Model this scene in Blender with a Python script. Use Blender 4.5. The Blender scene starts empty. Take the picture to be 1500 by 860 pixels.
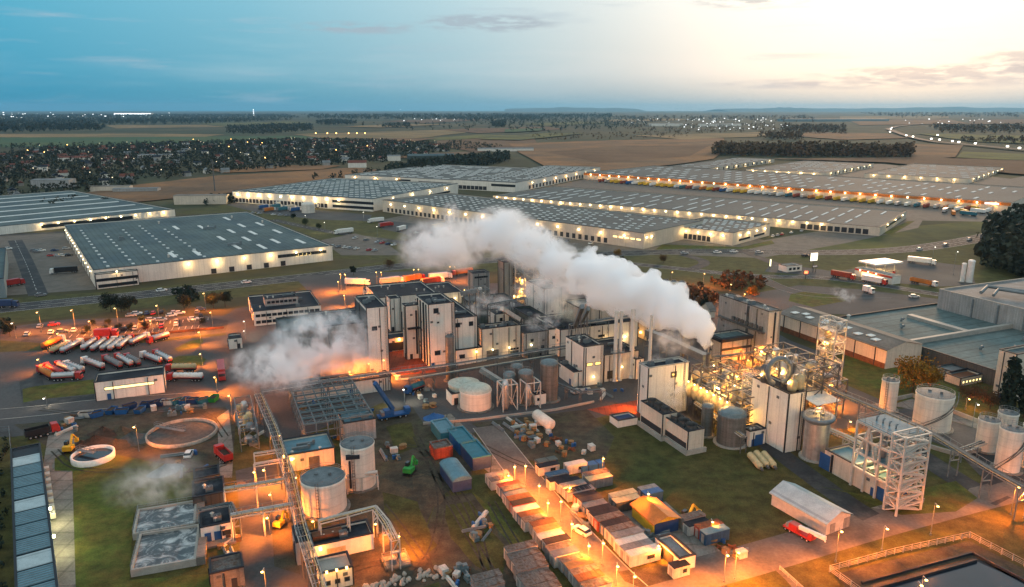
import bpy, math, random
from mathutils import Vector, Matrix
R = math.radians
random.seed(7)
sc = bpy.context.scene
COL = sc.collection
# ------------------------------------------------------------------ camera model (photo 1500x860)
F = 1100.0; CAMH = 95.0; TILT = math.atan(270 / F)
CT, ST = math.cos(TILT), math.sin(TILT)
def W(px, py, z=0.0):
    "photo pixel -> world point on the level z"
    x = (px - 750) / F; v = (py - 430) / F
    d = (x, CT - ST * v, -ST - CT * v)
    k = (z - CAMH) / d[2]
    return Vector((d[0] * k, d[1] * k, z))
def proj(p):
    x, y, z = p[0], p[1], p[2] - CAMH
    zc = y * CT - z * ST
    v = (-y * ST - z * CT) / zc
    return 750 + F * x / zc, 430 + F * v
def fit(fn, target, lo, hi, idx):
    a, b = lo, hi
    inc = proj(fn(b))[idx] > proj(fn(a))[idx]
    for _ in range(50):
        m = (a + b) / 2
        if (proj(fn(m))[idx] < target) == inc: a = m
        else: b = m
    return (a + b) / 2
def ppm(py): return CT * (py - 160) / CAMH     # photo pixels per metre on the ground at row py
GA = 23.0                                        # heading of the works' grid
def uv(a): return Vector((math.cos(R(a)), math.sin(R(a)), 0)), Vector((-math.sin(R(a)), math.cos(R(a)), 0))
def fitH(C, ytop): return fit(lambda h: C + Vector((0, 0, h)), ytop, 0.2, 90, 1)
def fitL(C, a, xr): u, v = uv(a); return fit(lambda t: C + u * t, xr, 0.5, 900, 0)
def fitD(C, a, xl): u, v = uv(a); return fit(lambda t: C + v * t, xl, 0.5, 900, 0)
ORD = 'first second third fourth fifth sixth seventh eighth ninth tenth eleventh twelfth thirteenth fourteenth fifteenth sixteenth seventeenth eighteenth nineteenth twentieth'.split()

# ------------------------------------------------------------------ materials
MATS = {}
def nd(nt, t, **kw):
    n = nt.nodes.new(t)
    for k, val in kw.items():
        if k in n.inputs: n.inputs[k].default_value = val
        else: setattr(n, k, val)
    return n
def M(key, col=None, rough=.75, metal=0., var=.3, scale=.35, stripe=None, bump=0., spot=None, streak=0., emit=None, es=1., alpha=None):
    if key in MATS: return MATS[key]
    m = bpy.data.materials.new(key); MATS[key] = m; m.use_nodes = True
    nt = m.node_tree; L = nt.links; p = nt.nodes['Principled BSDF']
    p.inputs['Roughness'].default_value = rough; p.inputs['Specular IOR Level'].default_value = .5 if rough < .45 else .22; p.inputs['Metallic'].default_value = metal
    if emit:
        p.inputs['Emission Color'].default_value = (*emit, 1); p.inputs['Emission Strength'].default_value = es
    c4 = (*col, 1)
    if var <= 0:
        p.inputs['Base Color'].default_value = c4; return m
    tc = nd(nt, 'ShaderNodeTexCoord'); co = tc.outputs['Object']
    n1 = nd(nt, 'ShaderNodeTexNoise', Scale=scale, Detail=7.0, Roughness=.65); L.new(co, n1.inputs['Vector'])
    mr = nd(nt, 'ShaderNodeMapRange'); mr.inputs[1].default_value = .3; mr.inputs[2].default_value = .7
    mr.inputs[3].default_value = 1 - var; mr.inputs[4].default_value = 1 + var * .7
    L.new(n1.outputs['Fac'], mr.inputs[0])
    last = mr.outputs[0]
    def mul(a, b):
        k = nd(nt, 'ShaderNodeMath', operation='MULTIPLY'); L.new(a, k.inputs[0]); L.new(b, k.inputs[1]); return k.outputs[0]
    nf = nd(nt, 'ShaderNodeTexNoise', Scale=scale * 11, Detail=4.0); L.new(co, nf.inputs['Vector']); mf = nd(nt, 'ShaderNodeMapRange'); mf.inputs[1].default_value = .3; mf.inputs[2].default_value = .7; mf.inputs[3].default_value = 1 - var * .55; mf.inputs[4].default_value = 1 + var * .4; L.new(nf.outputs['Fac'], mf.inputs[0]); last = mul(last, mf.outputs[0])
    if streak:
        mp = nd(nt, 'ShaderNodeMapping'); mp.inputs['Scale'].default_value = (1.3, 1.3, .06); L.new(co, mp.inputs['Vector'])
        n2 = nd(nt, 'ShaderNodeTexNoise', Scale=1.0, Detail=5.0); L.new(mp.outputs[0], n2.inputs['Vector'])
        m2 = nd(nt, 'ShaderNodeMapRange'); m2.inputs[1].default_value = .35; m2.inputs[2].default_value = .65; m2.inputs[3].default_value = 1 - streak; m2.inputs[4].default_value = 1.05
        L.new(n2.outputs['Fac'], m2.inputs[0]); last = mul(last, m2.outputs[0])
    if stripe:
        ax, per, dep = stripe      # joints between panels: thin darker lines every per metres
        sx = nd(nt, 'ShaderNodeSeparateXYZ'); L.new(co, sx.inputs[0])
        for A in ax:
            dv = nd(nt, 'ShaderNodeMath', operation='DIVIDE'); L.new(sx.outputs['XYZ'.index(A)], dv.inputs[0]); dv.inputs[1].default_value = per
            fr = nd(nt, 'ShaderNodeMath', operation='FRACT'); L.new(dv.outputs[0], fr.inputs[0])
            lt = nd(nt, 'ShaderNodeMath', operation='LESS_THAN'); L.new(fr.outputs[0], lt.inputs[0]); lt.inputs[1].default_value = .12
            m3 = nd(nt, 'ShaderNodeMapRange'); m3.inputs[3].default_value = 1; m3.inputs[4].default_value = 1 - dep; L.new(lt.outputs[0], m3.inputs[0])
            last = mul(last, m3.outputs[0])
    mx = nd(nt, 'ShaderNodeMix', data_type='RGBA', blend_type='MULTIPLY'); mx.inputs[0].default_value = 1
    cs = mx.inputs[6]
    if spot:
        c2, ssc, lo, hi = spot     # patches of a second colour
        n3 = nd(nt, 'ShaderNodeTexNoise', Scale=ssc, Detail=8.0, Roughness=.7, Distortion=1.5 if key == 'foam' else 0.); L.new(co, n3.inputs['Vector'])
        m4 = nd(nt, 'ShaderNodeMapRange'); m4.inputs[1].default_value = lo; m4.inputs[2].default_value = hi; L.new(n3.outputs['Fac'], m4.inputs[0])
        mc = nd(nt, 'ShaderNodeMix', data_type='RGBA'); mc.inputs[6].default_value = c4; mc.inputs[7].default_value = (*c2, 1); L.new(m4.outputs[0], mc.inputs[0])
        L.new(mc.outputs[2], cs)
    else: cs.default_value = c4
    L.new(last, mx.inputs[7]); L.new(mx.outputs[2], p.inputs['Base Color'])
    if bump:
        b = nd(nt, 'ShaderNodeBump', Strength=bump, Distance=.3); L.new(n1.outputs['Fac'], b.inputs['Height']); L.new(b.outputs[0], p.inputs['Normal'])
    return m
# setting
M('grass', (.055, .057, .014), .95, var=.55, scale=.25, spot=((.08, .062, .018), .035, .42, .62), bump=.5)
M('lush', (.07, .09, .014), .95, var=.5, scale=.3, spot=((.1, .075, .016), .08, .42, .62), bump=.5)
M('verge', (.08, .074, .02), .95, var=.5, scale=.2, spot=((.06, .062, .02), .05, .4, .6))
M('terrain', (.07, .06, .026), .98, var=.45, scale=.004, spot=((.035, .045, .02), .0012, .44, .56))
M('dirt', (.1, .068, .04), .95, var=.5, scale=.22, spot=((.045, .04, .028), .06, .42, .6), bump=.6)
M('mud', (.058, .048, .032), .9, var=.55, scale=.3, spot=((.055, .06, .026), .06, .5, .68), bump=.6)
M('asphalt', (.038, .038, .039), .8, var=.35, scale=.12, spot=((.075, .07, .063), .06, .48, .66))
M('yard', (.078, .075, .073), .85, var=.35, scale=.1, spot=((.045, .045, .045), .05, .45, .65))
M('concrete', (.2, .185, .16), .85, var=.35, scale=.2, stripe=('XY', 5., .25), spot=((.17, .155, .13), .08, .45, .65))
M('slab', (.2, .175, .14), .9, var=.45, scale=.35, stripe=('XY', 3., .5))
M('paving', (.13, .112, .092), .85, var=.3, scale=.15)
M('kerb', (.34, .32, .28), .85, var=.3)
M('road_lamplit', (.13, .115, .1), .85, var=.3, scale=.12, spot=((.085, .078, .07), .07, .46, .66))  # paler asphalt: the lamplight on these roads is put into the colour
M('track', (.05, .042, .03), .95, var=.6, scale=.8)
M('paint', (.72, .7, .64), .7, var=.35, scale=.5)
M('field_brown', (.24, .115, .045), .98, var=.3, scale=.012, spot=((.13, .08, .045), .004, .42, .6))
M('field_tan', (.25, .155, .065), .98, var=.25, scale=.01, spot=((.15, .11, .05), .003, .42, .6))
M('field_dark', (.12, .062, .03), .98, var=.35, scale=.01, spot=((.14, .08, .04), .003, .45, .6))
M('field_green', (.04, .085, .035), .98, var=.25, scale=.01, spot=((.07, .09, .03), .003, .45, .6))
M('field_olive', (.125, .115, .028), .98, var=.3, scale=.01, spot=((.05, .06, .025), .004, .45, .6))
M('hill', (.05, .07, .06), 1, var=.2, scale=.0005)
M('water_dark', (.012, .02, .03), .12, var=.4, scale=.2)
M('foam', (.05, .062, .066), .4, var=.4, scale=.3, spot=((.42, .43, .41), .2, .46, .58))
M('liner', (.02, .022, .024), .5, var=.3)
M('red_paving', (.2, .05, .025), .85, var=.4, scale=.3, stripe=('X', 2., .3))
# buildings
M('white_panel', (.7, .66, .57), .6, var=.12, scale=.15, stripe=('XY', 3., .12), streak=.06)
M('cream_panel', (.6, .52, .41), .6, var=.15, scale=.15, stripe=('XY', 2.4, .12), streak=.08)
M('white_render', (.68, .63, .54), .8, var=.12, scale=.3, streak=.08)
M('grey_panel', (.36, .36, .34), .6, var=.18, scale=.15, stripe=('XY', 1.2, .2), streak=.22)
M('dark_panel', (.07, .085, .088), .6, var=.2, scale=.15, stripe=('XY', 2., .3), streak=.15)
M('green_panel', (.07, .095, .085), .6, var=.2, scale=.15, stripe=('XY', 2., .25), streak=.15)
M('blue_panel', (.16, .23, .25), .6, var=.15, scale=.15, stripe=('Y', 2., .2))
M('stripe_panel', (.46, .42, .35), .6, var=.15, scale=.15, stripe=('XY', 5., .4), streak=.1)
M('coping', (.018, .022, .028), .6, var=.2)
M('coping_light', (.32, .3, .26), .6, var=.2)
M('roof_dark', (.014, .018, .026), .85, var=.5, scale=.15, spot=((.042, .047, .053), .1, .5, .66))
M('roof_teal', (.085, .122, .12), .8, var=.3, scale=.05, stripe=('X', 3.2, .4), spot=((.052, .085, .098), .03, .42, .62))
M('roof_teal2', (.1, .145, .14), .8, var=.35, scale=.05, stripe=('Y', 6., .35), spot=((.11, .14, .13), .02, .45, .62))
M('roof_far', (.095, .112, .106), .8, var=.3, scale=.03, stripe=('X', 12., .22), spot=((.068, .08, .078), .015, .42, .62))
M('roof_tan', (.17, .15, .125), .8, var=.3, scale=.1, stripe=('Y', 8., .2))
M('roof_grey', (.17, .175, .17), .7, var=.35, scale=.15)
M('skylight', (.6, .63, .6), .8, var=.15, scale=.5)
M('glass', (.02, .025, .03), .1, var=0)
M('frame_dark', (.04, .045, .05), .5, var=.2)
M('door_blue', (.02, .075, .2), .5, var=.2)
M('dock', (.03, .032, .035), .7, var=.2)
M('lit_window', (.5, .42, .2), .4, var=0, emit=(1., .75, .3), es=1.3)
M('warm_window', (.5, .4, .2), .4, var=0, emit=(1., .6, .15), es=1.2)
# metal and machines
M('steel', (.5, .49, .46), .4, .7, var=.25, scale=.6, streak=.2)
M('steel_dark', (.15, .15, .145), .5, .5, var=.35, scale=.5, streak=.25)
M('galv', (.17, .195, .2), .5, .3, var=.25, scale=.8)
M('galv_light', (.5, .47, .41), .5, .1, var=.2, scale=.8)
M('teal_steel', (.14, .19, .2), .5, .3, var=.3, scale=.8)
M('tank_white', (.62, .57, .48), .5, var=.12, scale=.3, streak=.14, stripe=('Z', 2.4, .1))
M('tank_green', (.4, .43, .36), .5, var=.15, scale=.3, streak=.2, stripe=('Z', 2., .1))
M('tank_grey', (.17, .165, .15), .5, .3, var=.25, scale=.3, streak=.3, stripe=('Z', 1.5, .15))
M('tank_roof', (.12, .14, .145), .6, var=.4, scale=.4)
M('lagging', (.5, .38, .2), .6, var=.3, scale=.6)
M('rust', (.14, .06, .03), .85, var=.4, scale=.8)
M('orange_paint', (.5, .16, .03), .6, var=.3)
M('yellow_paint', (.6, .36, .03), .5, var=.25)
M('red_paint', (.38, .025, .02), .4, var=.2, scale=1)
M('white_paint', (.68, .66, .6), .4, var=.2, scale=1)
M('black_paint', (.02, .02, .022), .5, var=.2)
M('blue_paint', (.02, .09, .24), .5, var=.25, scale=.8)
M('navy_paint', (.025, .05, .12), .5, var=.25, scale=.8)
M('teal_paint', (.03, .14, .18), .5, var=.25, scale=.8)
M('green_paint', (.03, .26, .05), .5, var=.25)
M('silver_paint', (.45, .45, .44), .35, .5, var=.15)
M('grey_paint', (.18, .18, .18), .5, var=.2)
M('tyre', (.015, .015, .015), .85, var=.2)
M('tarp', (.34, .42, .43), .6, var=.2, scale=.3, stripe=('Y', 5., .25))
M('tarp_blue', (.1, .2, .24), .6, var=.25, scale=.4)
M('roof_can', (.13, .12, .11), .75, var=.5, scale=.8, stripe=('XY', .6, .2), spot=((.09, .05, .03), .7, .46, .6))
M('can_white', (.52, .49, .43), .6, var=.2, scale=.8, stripe=('XY', .5, .15), streak=.25)
M('can_grey', (.24, .24, .23), .65, var=.3, scale=.8, stripe=('XY', .5, .18), streak=.25)
M('can_blue', (.03, .09, .17), .6, var=.3, scale=.8, stripe=('XY', .5, .18), streak=.25)
M('can_red', (.3, .06, .035), .65, var=.3, scale=.8, stripe=('XY', .5, .18), streak=.25)
M('stone', (.36, .31, .25), .95, var=.4, scale=.6)
M('wood', (.24, .14, .06), .85, var=.35, scale=1)
M('soil', (.06, .038, .026), .98, var=.5, scale=.4, bump=.6)
M('gravel', (.07, .078, .076), .98, var=.4, scale=.6, bump=.6)
# plants
M('leaf', (.04, .055, .02), .8, var=.6, scale=.5)
M('leaf_dark', (.018, .03, .02), .85, var=.6, scale=.4)
M('leaf_autumn', (.3, .13, .012), .8, var=.55, scale=.5, spot=((.1, .09, .015), .35, .4, .6))
M('leaf_brown', (.12, .062, .028), .9, var=.5, scale=.05, spot=((.075, .05, .022), .02, .4, .6))
M('leaf_far', (.028, .038, .026), .9, var=.5, scale=.03, spot=((.035, .034, .018), .012, .42, .6))
M('bark', (.06, .045, .032), .95, var=.4)
M('tile_red', (.16, .055, .035), .85, var=.35, scale=.03)
M('house_wall', (.34, .31, .27), .85, var=.3, scale=.02)
# lamps
SOD = (1., .225, .02); WARM = (1., .64, .25); YEL = (1., .46, .085); WHT = (1., .86, .62)
M('lamp_sodium', (1, .6, .2), .4, var=0, emit=(1., .5, .12), es=8)
M('lamp_warm', (1, .8, .5), .4, var=0, emit=(1., .8, .45), es=6)
M('lamp_white', (1, .95, .85), .4, var=0, emit=(1., .93, .78), es=4)
M('lamp_red', (1, .1, .05), .4, var=0, emit=(1., .09, .03), es=5)

# ------------------------------------------------------------------ mesh building
class MB:
    def __init__(s): s.v = []; s.f = []; s.m = []; s.sm = []
    def add(s, vs, fs, m=0, smooth=False):
        o = len(s.v); s.v += [tuple(p) for p in vs]
        for f in fs: s.f.append([i + o for i in f]); s.m.append(m); s.sm.append(smooth)
    def box(s, x0, y0, z0, x1, y1, z1, m=0, top=True, bot=True):
        vs = [(x0, y0, z0), (x1, y0, z0), (x1, y1, z0), (x0, y1, z0), (x0, y0, z1), (x1, y0, z1), (x1, y1, z1), (x0, y1, z1)]
        fs = [(0, 1, 5, 4), (1, 2, 6, 5), (2, 3, 7, 6), (3, 0, 4, 7)]
        if top: fs.append((4, 5, 6, 7))
        if bot: fs.append((3, 2, 1, 0))
        s.add(vs, fs, m); return s
    def cyl(s, cx, cy, z0, z1, r0, r1=None, n=20, m=0, cap=True, smooth=True):
        r1 = r0 if r1 is None else r1
        vs = [(cx + r * math.cos(2 * math.pi * i / n), cy + r * math.sin(2 * math.pi * i / n), z) for z, r in ((z0, r0), (z1, max(r1, 1e-3))) for i in range(n)]
        s.add(vs, [(i, (i + 1) % n, n + (i + 1) % n, n + i) for i in range(n)], m, smooth)
        if cap:
            s.add(vs[n:], [tuple(range(n))], m); s.add(vs[:n], [tuple(reversed(range(n)))], m)
        return s
    def lathe(s, prof, n=24, m=0, cx=0, cy=0, smooth=True):
        vs = [(cx + r * math.cos(2 * math.pi * i / n), cy + r * math.sin(2 * math.pi * i / n), z) for r, z in prof for i in range(n)]
        s.add(vs, [(k * n + i, k * n + (i + 1) % n, (k + 1) * n + (i + 1) % n, (k + 1) * n + i) for k in range(len(prof) - 1) for i in range(n)], m, smooth); return s
    def bar(s, p, q, w=.2, m=0, h=None):
        p, q = Vector(p), Vector(q); d = q - p
        if d.length < 1e-6: return s
        d.normalize(); up = Vector((0, 0, 1)) if abs(d.z) < .95 else Vector((0, 1, 0))
        a = d.cross(up).normalized() * (w / 2); b = d.cross(a).normalized() * ((h or w) / 2)
        vs = [p - a - b, p + a - b, p + a + b, p - a + b, q - a - b, q + a - b, q + a + b, q - a + b]
        s.add(vs, [(0, 1, 5, 4), (1, 2, 6, 5), (2, 3, 7, 6), (3, 0, 4, 7), (4, 5, 6, 7), (3, 2, 1, 0)], m); return s
    def tube(s, pts, r=.2, n=8, m=0):
        pts = [Vector(p) for p in pts]; rings = []
        for i, p in enumerate(pts):
            d = ((pts[min(i + 1, len(pts) - 1)] - p).normalized() + (p - pts[max(i - 1, 0)]).normalized()).normalized()
            up = Vector((0, 0, 1)) if abs(d.z) < .9 else Vector((0, 1, 0))
            a = d.cross(up).normalized(); b = d.cross(a).normalized()
            rr = r[i] if isinstance(r, (list, tuple)) else r
            rings += [p + a * rr * math.cos(2 * math.pi * k / n) + b * rr * math.sin(2 * math.pi * k / n) for k in range(n)]
        N = len(pts)
        s.add(rings, [(i * n + k, i * n + (k + 1) % n, (i + 1) * n + (k + 1) % n, (i + 1) * n + k) for i in range(N - 1) for k in range(n)], m, True)
        s.add(rings[:n], [tuple(reversed(range(n)))], m); s.add(rings[-n:], [tuple(range(n))], m); return s
    def poly(s, pts, z=None, m=0):
        s.add([(p[0], p[1], p[2] if z is None else z) for p in pts], [tuple(range(len(pts)))], m); return s
    def prism(s, pts, z0, z1, m=0, m_top=None):
        n = len(pts); vs = [(p[0], p[1], z0) for p in pts] + [(p[0], p[1], z1) for p in pts]
        s.add(vs, [(i, (i + 1) % n, n + (i + 1) % n, n + i) for i in range(n)], m)
        s.add(vs[n:], [tuple(range(n))], m if m_top is None else m_top); return s
    def data(s, name, mats):
        me = bpy.data.meshes.new(name); me.from_pydata(s.v, [], s.f)
        for k in mats: me.materials.append(MATS[k])
        me.polygons.foreach_set('material_index', s.m); me.polygons.foreach_set('use_smooth', s.sm)
        me.update(); return me
def tag(o, label=None, cat=None, group=None, kind=None):
    if label: o['label'] = label
    if cat: o['category'] = cat
    if group: o['group'] = group
    if kind: o['kind'] = kind
    return o
def ob(name, mb, mats, parent=None, loc=None, rot=0.):
    me = mb if isinstance(mb, bpy.types.Mesh) else mb.data(name, [mats] if isinstance(mats, str) else mats)
    o = bpy.data.objects.new(name, me); COL.objects.link(o)
    if parent: o.parent = parent
    if loc is not None: o.location = loc
    if rot: o.rotation_euler = (0, 0, rot)
    return o
def thing(name, label, cat, loc=(0, 0, 0), ang=0., group=None):
    o = bpy.data.objects.new(name, None); COL.objects.link(o); o.empty_display_size = .5
    o.location = loc; o.rotation_euler = (0, 0, R(ang)); return tag(o, label, cat, group)
def copy_tree(o, parent=None):
    c = o.copy(); COL.objects.link(c)
    if parent: c.parent = parent
    for ch in list(o.children): copy_tree(ch, c)
    return c
def struct(name, mb, mats, kind='structure', loc=None): return tag(ob(name, mb, mats, None, loc), kind=kind)
NLIGHT = [0]
def light(loc, col, power, parent=None, rad=.35, spot=None, aim=None):
    l = bpy.data.lights.new('lamp_light', 'SPOT' if spot else 'POINT'); l.color = col; l.energy = power; l.shadow_soft_size = rad
    if spot: l.spot_size = R(spot); l.spot_blend = 1.
    o = bpy.data.objects.new('lamp_light', l); COL.objects.link(o); o.location = loc
    if aim: o.rotation_euler = Vector(aim).to_track_quat('-Z', 'Y').to_euler()
    if parent: o.parent = parent
    NLIGHT[0] += 1; return o
def kids(root, name): return [c for c in root.children if c.name.split('.')[0] == name]
def many(parent, name, me, spots, cap=95):
    "each repeat a part of its own; beyond cap the rest becomes one part"
    for p in spots[:cap]: ob(name, me, None, parent, p[:3], p[3] if len(p) > 3 else 0.)
    rest = spots[cap:]
    if rest:
        mb = MB()
        base = [v.co.copy() for v in me.vertices]; fs = [tuple(p.vertices) for p in me.polygons]; mi = [p.material_index for p in me.polygons]
        for p in rest:
            o = len(mb.v); mb.v += [(b.x + p[0], b.y + p[1], b.z + p[2]) for b in base]
            for f, i in zip(fs, mi): mb.f.append([k + o for k in f]); mb.m.append(i); mb.sm.append(False)
        o = ob(name, mb, [m.name for m in me.materials], parent); o['kind'] = 'stuff'
# ------------------------------------------------------------------ camera, world, sun, haze
cam = bpy.data.cameras.new('camera'); co = bpy.data.objects.new('camera', cam); COL.objects.link(co); sc.camera = co
cam.sensor_width = 36; cam.lens = 36 * F / 1500; cam.clip_end = 200000; cam.clip_start = 1
co.location = (0, 0, CAMH); co.rotation_euler = (R(90) - TILT, 0, 0)
sc.view_settings.view_transform = 'Standard'; sc.view_settings.look = 'None'; sc.view_settings.exposure = .75; sc.view_settings.gamma = 1
SUN_AZ, SUN_EL = 27., 8.       # degrees to the right of the view, above the horizon
w = bpy.data.worlds.new('World'); sc.world = w; w.use_nodes = True
nt = w.node_tree; L = nt.links; bg = nt.nodes['Background']
sky = nd(nt, 'ShaderNodeTexSky'); sky.sky_type = 'NISHITA'; sky.sun_disc = False
sky.sun_elevation = R(SUN_EL); sky.sun_rotation = R(SUN_AZ); sky.air_density = 1.5; sky.dust_density = 2.5
def mth(op, a, b=None, clamp=False):
    n = nd(nt, 'ShaderNodeMath', operation=op); n.use_clamp = clamp
    for i, x in enumerate((a, b)):
        if x is None: continue
        if isinstance(x, (int, float)): n.inputs[i].default_value = x
        else: L.new(x, n.inputs[i])
    return n.outputs[0]
def ramp(fac, stops):
    n = nd(nt, 'ShaderNodeValToRGB'); cr = n.color_ramp
    while len(cr.elements) > 1: cr.elements.remove(cr.elements[-1])
    cr.elements[0].position = stops[0][0]; cr.elements[0].color = (*stops[0][1], 1)
    for p, c in stops[1:]:
        e = cr.elements.new(p); e.color = (*c, 1)
    L.new(fac, n.inputs[0]); return n.outputs[0]
def mixc(f, a, b, mode='MIX'):
    n = nd(nt, 'ShaderNodeMix', data_type='RGBA', blend_type=mode)
    for i, x in ((0, f), (6, a), (7, b)):
        if isinstance(x, (int, float)): n.inputs[i].default_value = x
        elif isinstance(x, tuple): n.inputs[i].default_value = (*x, 1)
        else: L.new(x, n.inputs[i])
    return n.outputs[2]
tc = nd(nt, 'ShaderNodeTexCoord'); D = tc.outputs['Generated']
sp = nd(nt, 'ShaderNodeSeparateXYZ'); L.new(D, sp.inputs[0])
az = mth('ARCTAN2', sp.outputs[0], sp.outputs[1])                 # 0 straight ahead, + to the right
saz = R(SUN_AZ)
el = sp.outputs[2]
da = mth('ABSOLUTE', mth('SUBTRACT', az, saz))                    # azimuth away from the sun
# evening sky: colour by azimuth from the sunset, near the horizon and higher up
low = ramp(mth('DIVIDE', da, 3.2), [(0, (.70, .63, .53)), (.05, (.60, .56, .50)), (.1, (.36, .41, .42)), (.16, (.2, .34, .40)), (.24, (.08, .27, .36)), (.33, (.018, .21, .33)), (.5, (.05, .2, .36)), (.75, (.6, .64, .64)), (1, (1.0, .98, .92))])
high = ramp(mth('DIVIDE', da, 3.2), [(0, (.85, .81, .72)), (.06, (.72, .71, .66)), (.12, (.46, .53, .55)), (.18, (.29, .44, .50)), (.25, (.15, .36, .46)), (.34, (.055, .3, .43)), (.5, (.2, .34, .48)), (.75, (.72, .76, .76)), (1, (1.12, 1.1, 1.04))])  # sky behind the camera brightened as added fill for camera-facing walls
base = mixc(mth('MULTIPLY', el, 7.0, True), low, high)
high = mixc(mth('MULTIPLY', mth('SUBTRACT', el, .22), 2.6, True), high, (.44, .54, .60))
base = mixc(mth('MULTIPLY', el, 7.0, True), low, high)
band = ramp(mth('DIVIDE', da, 3.2), [(0, (.34, .38, .37)), (.1, (.16, .27, .32)), (.2, (.045, .21, .30)), (.33, (.008, .18, .29)), (1, (.1, .2, .3))])
bf = mth('SUBTRACT', 1.0, mth('DIVIDE', el, .045), True); bf = mth('POWER', mth('MAXIMUM', bf, 0.0), 1.3)
base = mixc(mth('MULTIPLY', bf, .95), base, band)
# thin grey cloud streaks
mp = nd(nt, 'ShaderNodeMapping'); mp.inputs['Scale'].default_value = (2.6, 2.6, 34.); L.new(D, mp.inputs[0])
nz = nd(nt, 'ShaderNodeTexNoise', Scale=2.2, Detail=7., Roughness=.6); L.new(mp.outputs[0], nz.inputs['Vector'])
cl = nd(nt, 'ShaderNodeMapRange'); cl.inputs[1].default_value = .56; cl.inputs[2].default_value = .72; L.new(nz.outputs['Fac'], cl.inputs[0])
base = mixc(mth('MULTIPLY', cl.outputs[0], .8), base, mixc(.6, base, (.28, .36, .43)))
mp2 = nd(nt, 'ShaderNodeMapping'); mp2.inputs['Scale'].default_value = (1.6, 1.6, 16.); mp2.inputs['Location'].default_value = (3.7, 1.2, 5.); L.new(D, mp2.inputs[0])
nz2 = nd(nt, 'ShaderNodeTexNoise', Scale=1.5, Detail=4., Roughness=.55); L.new(mp2.outputs[0], nz2.inputs['Vector'])
c2 = nd(nt, 'ShaderNodeMapRange'); c2.inputs[1].default_value = .52; c2.inputs[2].default_value = .75; L.new(nz2.outputs['Fac'], c2.inputs[0])
base = mixc(mth('MULTIPLY', c2.outputs[0], .18), base, mixc(.5, base, (.95, .8, .72)))
# small dark clouds at the upper right of the sunset
def cloud(azd, eld, sa, se, amt, b):
    dx = mth('DIVIDE', mth('SUBTRACT', az, R(azd)), R(sa)); dy = mth('DIVIDE', mth('SUBTRACT', el, math.sin(R(eld))), R(se))
    g = mth('SUBTRACT', 1.0, mth('ADD', mth('MULTIPLY', dx, dx), mth('MULTIPLY', dy, dy)), True)
    mpc = nd(nt, 'ShaderNodeMapping'); mpc.inputs['Scale'].default_value = (9, 9, 48.); mpc.inputs['Rotation'].default_value = (0, .06, 0); L.new(D, mpc.inputs[0])
    nc = nd(nt, 'ShaderNodeTexNoise', Scale=3.0, Detail=8., Roughness=.62); L.new(mpc.outputs[0], nc.inputs['Vector'])
    mc = nd(nt, 'ShaderNodeMapRange'); mc.inputs[1].default_value = .4; mc.inputs[2].default_value = .58; L.new(nc.outputs['Fac'], mc.inputs[0])
    return mixc(mth('MULTIPLY', mth('MULTIPLY', g, mc.outputs[0], True), amt, True), b, mixc(.75, b, (.24, .30, .36)))
base = cloud(16.6, 7.8, 5.2, 1.3, 1.6, base); base = cloud(34.2, 2.9, 4.5, .9, 1.5, base); base = cloud(31, 2.3, 11, .6, 1.7, base); base = cloud(25, 1.7, 12, .45, 1.2, base); base = cloud(-2, 6.0, 6, .7, 1.8, base); base = cloud(-11, 5.6, 5, .5, 1.4, base)
nish = mixc(1.0, sky.outputs[0], (.005, .005, .006), 'MULTIPLY')
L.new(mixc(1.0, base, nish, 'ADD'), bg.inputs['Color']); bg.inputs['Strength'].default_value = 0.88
sl = bpy.data.lights.new('sun', 'SUN'); sl.energy = .9; sl.angle = R(12); sl.color = (1, .6, .33)
so = bpy.data.objects.new('sun', sl); COL.objects.link(so)
sd = Vector((math.sin(saz) * math.cos(R(SUN_EL + 4)), math.cos(saz) * math.cos(R(SUN_EL + 4)), math.sin(R(SUN_EL + 4))))
so.rotation_euler = sd.to_track_quat('Z', 'Y').to_euler(); so.location = (0, 0, 300)
sc.cycles.volume_bounces = 24; sc.cycles.max_bounces = 26; sc.cycles.diffuse_bounces = 3; sc.cycles.transparent_max_bounces = 8
sc.cycles.use_denoising = True; sc.cycles.sample_clamp_indirect = 4; sc.cycles.volume_step_rate = 1.0; sc.cycles.volume_max_steps = 200
def volmat(name, col, dens, g):
    m = bpy.data.materials.new(name); m.use_nodes = True; n = m.node_tree; n.nodes.remove(n.nodes['Principled BSDF'])
    v = n.nodes.new('ShaderNodeVolumePrincipled'); v.inputs['Color'].default_value = (*col, 1); v.inputs['Density'].default_value = dens; v.inputs['Anisotropy'].default_value = g
    n.links.new(v.outputs[0], n.nodes['Material Output'].inputs['Volume']); MATS[name] = m; return m, v, n
HZ = 42000
volmat('haze_air', (.30, .68, 1.), 2.4e-5, .4)
struct('haze', MB().box(-HZ, -3000, -1, HZ, HZ, 345), 'haze_air', 'stuff')

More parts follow.
